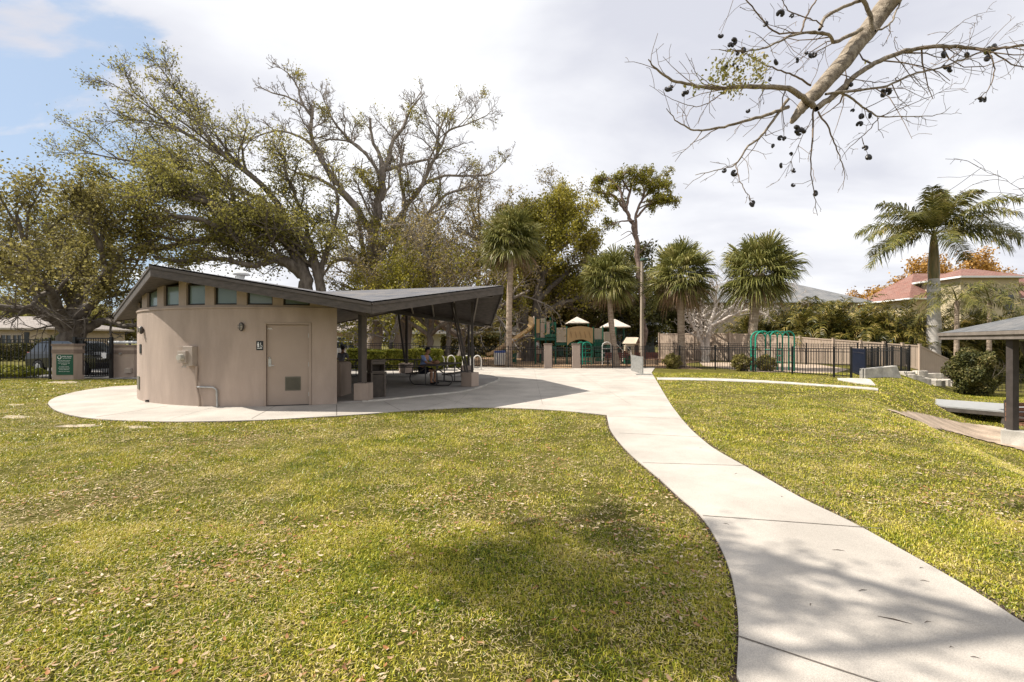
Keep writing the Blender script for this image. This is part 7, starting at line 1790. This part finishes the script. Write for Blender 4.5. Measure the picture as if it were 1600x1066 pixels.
STAND = dict(waist=(.0, 0, .18), chest=(.02, 0, .38), upper=(.02, 0, .52), neck=(.02, 0, .61), chin=(.045, 0, .675), head=(.04, 0, .75), crown=(.03, 0, .81), shoulder=(.0, .19, .52), elbow=(.06, .24, .26), wrist=(.26, .20, .20), hand=(.33, .18, .22),
             hipj=(0, .10, -.06), knee=(.03, .11, -.46), calf=(.0, .11, -.62), ankle=(-.01, .11, -.87), toe=(.13, .12, -.91))
p3, A3 = person('person in a white shirt standing behind the green posts of the playground', (xx(840, 36.0), 36.0, 1.0), (.9, -.4), STAND, WHITE, NAVY, None)
# ------------------------------------------------------------ the ear pod tree whose limbs hang over the viewer
et = empty('ear_pod_tree', Vector((6.6, -1.6, gz(6.6, -1.6) - .05)), 'pale limbed ear pod tree hanging its bare twigs and black pods into the sky', 'tree'); tr = Tree(77)
EB = mat('ear_pod_bark', (0.13, 0.100, 0.070), .9, scale=14, col2=(0.36, 0.30, 0.225), bump=.7, bscale=45)
TWB = mat('twig_bark', (0.10, 0.070, 0.050), .9, scale=12, col2=(0.24, 0.18, 0.125))
def Z(u, v, D): return P(980 + u / 2.5806, v / 2.5806, D)
thick = Tree(78); k0 = [Vector((6.6, -1.6, -.1)), Vector((6.5, -1.4, 2.5)), Vector((6.2, -.8, 5.0)), Vector((5.8, .6, 6.6)), Vector((5.35, 2.6, 7.15)), Vector((5.0, 4.4, 6.75))]
main = k0 + [P(1396, -6, 5.6), P(1334, 76, 5.35), P(1290, 128, 5.15), P(1262, 158, 5.05), P(1240, 186, 5.0)]
pts = np.array(catmull(main, 6)); rad = np.interp(np.linspace(0, 10, len(pts)), range(11), [.36, .30, .27, .22, .165, .130, .112, .092, .080, .066, .034])
pts[3:] += thick.rng.normal(size=pts[3:].shape) * .005
pts = np.vstack([pts, pts[-1] + np.array([-.02, 0, -.035]), pts[-1] + np.array([-.028, 0, -.05])]); rad = np.append(rad, [.022, .004]); thick.line(pts, rad, 14)
pods_on = []
BR = [([(752, 432), (700, 385), (650, 358), (540, 350), (450, 350), (380, 358), (300, 350), (200, 330), (130, 290), (85, 240)], .055, .006, 5.0, 4.3),
      ([(650, 432), (560, 465), (450, 495), (350, 520), (270, 525), (205, 492), (158, 438)], .034, .004, 5.0, 4.5),
      ([(650, 400), (600, 470), (540, 550), (480, 600), (440, 660), (390, 682), (275, 706)], .028, .004, 5.0, 4.7),
      ([(440, 660), (450, 720), (480, 775), (503, 812)], .010, .004, 4.75, 4.6),
      ([(752, 440), (746, 560), (740, 660), (752, 770), (768, 870)], .018, .003, 5.0, 4.8),
      ([(770, 450), (812, 520), (840, 590), (862, 655), (876, 700), (868, 765)], .016, .003, 5.0, 5.2),
      ([(760, 440), (850, 372), (930, 300), (1020, 245), (1120, 207), (1230, 190), (1340, 190), (1450, 200), (1560, 188), (1650, 182)], .056, .014, 5.0, 5.9),
      ([(800, 380), (930, 365), (1050, 345), (1150, 300), (1260, 275), (1350, 240), (1440, 208)], .024, .010, 5.0, 5.7),
      ([(1450, 200), (1476, 255), (1476, 320), (1442, 378), (1402, 402)], .014, .005, 5.75, 5.6),
      ([(1470, 205), (1550, 258), (1640, 285)], .014, .008, 5.75, 5.9),
      ([(850, 372), (900, 392), (960, 440), (1020, 470), (1120, 470), (1250, 466), (1305, 430)], .022, .003, 5.1, 5.5),
      ([(1020, 470), (1120, 430), (1250, 378), (1330, 330)], .009, .002, 5.25, 5.4), ([(1015, 475), (960, 540), (900, 592), (868, 632)], .009, .003, 5.2, 5.0),
      ([(945, 118), (880, 150), (835, 172), (810, 140), (740, 130), (650, 150), (560, 192), (480, 205), (370, 200)], .040, .005, 5.3, 4.7),
      ([(810, 142), (700, 132), (600, 130), (540, 72), (480, 0), (440, -40)], .018, .006, 5.1, 4.6),
      ([(990, 125), (978, 60), (950, 0), (930, -50)], .040, .025, 5.35, 5.2), ([(1000, 125), (1060, 98), (1088, 40), (1112, -10)], .020, .010, 5.4, 5.6), ([(1060, 98), (1058, 140), (1030, 188)], .010, .004, 5.4, 5.4),
      ([(775, 120), (800, 70), (870, 30), (960, -5)], .030, .024, 5.1, 5.3), ([(700, 132), (722, 70), (765, -5)], .018, .010, 5.0, 5.1), ([(790, 108), (750, 80), (660, 50), (620, -5)], .012, .006, 5.1, 4.9),
      ([(740, 345), (680, 310), (620, 285), (560, 265), (490, 222), (430, 195)], .018, .004, 5.0, 4.6), ([(420, 352), (340, 350), (290, 320), (235, 215)], .010, .002, 4.6, 4.3),
      ([(1240, 185), (1320, 112), (1395, 62), (1485, 45)], .008, .002, 5.5, 5.7), ([(860, 300), (960, 330), (1060, 330), (1170, 300)], .010, .003, 5.1, 5.3), ([(740, 340), (780, 250), (805, 175)], .006, .002, 5.0, 4.9),
      ([(400, 360), (350, 400), (280, 430), (180, 400), (90, 345)], .010, .002, 4.6, 4.3), ([(750, 470), (700, 560), (660, 650), (610, 730)], .007, .002, 5.0, 4.8), ([(690, 430), (560, 330), (545, 400)], .005, .002, 5.0, 4.7),
      ([(1150, 300), (1190, 350), (1215, 385)], .006, .003, 5.4, 5.4), ([(1090, 150), (1075, 160), (1090, 210), (1150, 235), (1230, 280), (1290, 335)], .006, .002, 5.4, 5.5), ([(1500, 165), (1545, 120), (1575, 98)], .004, .002, 5.8, 5.9),
      ([(1380, 165), (1385, 120), (1405, 90)], .004, .002, 5.7, 5.7), ([(1650, 182), (1730, 420), (1715, 690), (1640, 800), (1560, 745), (1480, 700), (1400, 665)], .006, .002, 5.4, 5.2)]
TC = dict(segs=[5, 4, 3], wob=[.16, .22, .3], trop=[-.01, -.03, -.02], end=[.4, .4, .5], rmin=.0022, sides=[5, 4, 3], kids=[4, 3], ratio=[.45, .5], ang=[.75, .8], leaf_pts=1, slim=.012, lift=[.0, -.05, 0], rr=.5, capr=55, **{'from': [.3, .2, .2]})
allp = []
for uv, r0, r1, D0, D1 in BR:
    r0 *= .58; r1 *= .8
    k = len(uv); P3 = [Z(u, v, D0 + (D1 - D0) * i / (k - 1)) for i, (u, v) in enumerate(uv)]; pp = np.array(catmull(P3, 5)); rd = np.linspace(r0, r1, len(pp)) if r0 < .029 else r1 + (r0 - r1) * np.linspace(1, 0, len(pp)) ** .8
    pp[1:-1] += tr.rng.normal(size=pp[1:-1].shape) * .004; (thick if r0 > .0115 else tr).line(pp, rd, 8); allp.append(pp); L = np.linalg.norm(np.diff(pp, axis=0), axis=1).sum()
    tr.branch(pp, np.maximum(rd, .006), L * .55, 0, TC, frm=.15, num=max(4, L * 5.0))
lv = np.array(tr.tips)
# limbs reaching west above the viewer; they throw the patch of shade on lawn and walk
UP = cfg_(segs=[5, 4, 4], kids=[6, 6], ratio=[.42, .5], leaf_pts=3, rmin=.006, capr=26, sides=[6, 4, 3])
up_t = Tree(79); nn_up = []
for q in ([(5.9, .3, 6.4), (4.0, .5, 8.0), (1.5, 1.2, 8.7), (-1.2, 2.0, 8.6), (-3.8, 2.9, 8.3), (-5.6, 3.4, 8.0), (-7.2, 3.6, 7.5)], [(-3.8, 2.9, 8.3), (-5.2, 3.9, 8.4), (-6.6, 4.3, 8.2)], [(-3.8, 2.9, 8.3), (-5.0, 2.7, 8.0), (-6.6, 2.9, 7.6)], [(1.5, 1.2, 8.7), (-.5, .6, 8.8), (-2.8, 1.4, 8.2), (-4.6, 2.2, 7.6)], [(-1.2, 2.0, 8.5), (-2.4, 2.6, 8.3), (-3.2, 3.6, 7.9)],
          [(6.1, -.6, 5.6), (7.5, -2.5, 8.0), (9.0, -4.5, 9.5)], [(6.2, -.8, 5.0), (4.5, -3.0, 7.6), (2.5, -5.5, 9.0)]):
    pp = np.array(catmull([Vector(a) for a in q], 5)); rd = np.linspace(.07, .02, len(pp)); thick.line(pp, rd, 9); L = np.linalg.norm(np.diff(pp, axis=0), axis=1).sum(); nn_up.append((pp, rd, L))
    up_t.branch(pp, rd, L * .4, 0, UP, frm=.35, num=L * .6)
thick.lines += up_t.lines
EL = leafmat('ear_pod_leaves', [(0.10, 0.11, 0.02), (0.24, 0.22, 0.05), (0.42, 0.33, 0.14)], trans=.3, nscale=2)
lv_in = lv[(np.abs(lv[:, 0] / lv[:, 1] - (1135 - 800) / F) < .075) & (np.abs((EYE - lv[:, 2]) / lv[:, 1] - (105 - 533) / F) < .07)]
rngl = np.random.default_rng(4); lv_in = np.concatenate([lv_in, np.array([Z(340 + 210 * rngl.random(), 215 + 150 * rngl.random(), 4.4 + .3 * rngl.random()) for _ in range(26)])]); pos = np.repeat(lv_in, 26, 0) + rngl.normal(size=(len(lv_in) * 26, 3)) * .045; sp_ = lv[rngl.random(len(lv)) < .05]; pos = np.concatenate([pos, np.repeat(sp_, 5, 0) + rngl.normal(size=(len(sp_) * 5, 3)) * .03])
V, Q = leaf_arrays(pos, .019, rngl, 1.8); np_mesh('crown', V, Q, EL, et)
cen = [(720, 885, 130), (790, 905, 130), (850, 865, 150), (905, 832, 150), (965, 850, 150), (1010, 880, 150), (905, 920, 150), (960, 965, 130), (1040, 935, 150), (1090, 965, 110), (1060, 1005, 70), (860, 955, 90), (1100, 900, 130), (760, 860, 60), (1130, 850, 70),
       (1200, 862, 45), (1290, 905, 50), (1370, 935, 45), (1450, 965, 45), (1250, 955, 45), (1400, 1010, 30), (1190, 925, 50), (1330, 1050, 25), (1500, 990, 35), (1320, 975, 35)]
main_up = np.concatenate([a for a, b, c in nn_up[:5]]); pos = []; hrng = np.random.default_rng(12)
for px, py, n_ in cen:
    g = G(px, py); h_ = 7.6 + hrng.random() * .9; c_ = np.array([g.x - .8243 * h_, g.y + .033 * h_, g.z + h_]); q = main_up[int(np.argmin(np.linalg.norm(main_up - c_, axis=1)))]
    m_ = (q + c_) / 2 + hrng.normal(size=3) * .12; thick.line(np.array(catmull([Vector(q), Vector(m_), Vector(c_)], 4)), np.linspace(.018, .005, 9), 5)
    tw = c_ + hrng.normal(size=(6, 3)) * .22
    for e in tw: thick.line(np.array([c_, (c_ + e) / 2 + hrng.normal(size=3) * .03, e]), np.array([.005, .004, .003]), 3)
    b_ = tw[hrng.integers(0, 6, int(n_ * (2.7 if px < 1145 else .8)))]; pos.append(b_ + hrng.normal(size=b_.shape) * .12)
pos = np.concatenate(pos); V, Q = leaf_arrays(pos, .062, rngl, 1.8); np_mesh('crown', V, Q, EL, et)
thick.wood('trunk', EB, et); tr.wood('twigs', TWB, et)
# ear shaped pods, each a part of its own
PODM = mat('black_pod', (0.012, 0.009, 0.008), .35, scale=30, var=.3, bump=.3, bscale=80, spec=.5)
mb = MB(); ring = [Vector((.019 * math.cos(a), 0, .017 * math.sin(a))) for a in [math.pi * (.62 + k * 1.72 / 9) for k in range(10)]]
mb.tube(ring, [.008, .015, .018, .019, .020, .020, .019, .018, .015, .008], 8)
bpy_pod = mb.build('seed_pod', PODM, et, smooth=True, world=False); rp = random.Random(3); P_all = np.concatenate(allp); first = True; si = 0
for u, v, s in ((617, 57, 1.3), (662, 66, .8), (557, 97, .9), (377, 144, .9), (418, 184, 1.1), (430, 168, 1.2), (443, 213, .9), (466, 203, 1.0), (600, 250, 1.1), (685, 243, .9), (722, 213, .6), (740, 228, 1.1), (754, 220, 1.0), (165, 357, 1.1), (178, 356, .9), (230, 380, .9), (240, 371, .8), (428, 260, .8),
             (446, 275, .8), (388, 275, 1.0), (403, 264, .8), (577, 320, .7), (487, 447, .7), (893, 349, 1.4), (1030, 376, 1.5), (1050, 372, 1.3), (1278, 222, 1.4), (1372, 224, 1.3), (1282, 270, 1.0), (1302, 280, 1.2), (1460, 202, 1.6), (1482, 192, 1.5), (1457, 236, 1.4), (1423, 402, 1.1), (1442, 402, 1.1),
             (945, 472, 1.2), (978, 467, 1.1), (936, 502, 1.1), (908, 447, .7), (958, 598, 1.0), (974, 637, 1.3), (682, 522, 1.4), (708, 525, 1.3), (694, 536, 1.0), (618, 557, .9), (634, 560, .8), (588, 590, .8), (660, 622, .7), (621, 668, .9), (673, 688, .8), (670, 746, .7), (390, 688, .8), (433, 698, 1.1), (503, 818, 1.0), (504, 826, .8), (757, 779, 1.1)):
    D_ = 5.0 + ((u - 750) / 750.0) * (.75 if u > 750 else .6); g = Z(u, v, D_); dd = np.linalg.norm((P_all - np.array(g)) * np.array([1, .3, 1]), axis=1) + np.where(P_all[:, 2] < g.z, .5, 0); q = Vector(P_all[int(np.argmin(dd))])
    o = bpy_pod if first else bpy_pod.copy()
    if not first: COL.objects.link(o)
    first = False; o.parent = et; o.location = world_of(et).inverted() @ g; o.rotation_euler = (rp.uniform(-.5, .5), rp.uniform(0, 6.28), rp.uniform(-.9, .9)); s *= .95; o.scale = (s, s * .9, s)
    if (q - g).length > .05: m_ = (q + g) / 2 + Vector((0, 0, -.015)); st_ = MB(); st_.tube([q, m_, g + Vector((0, 0, .02 * s))], [.003, .0024, .002], 4); st_.build('pod_stalk', TWB, et)
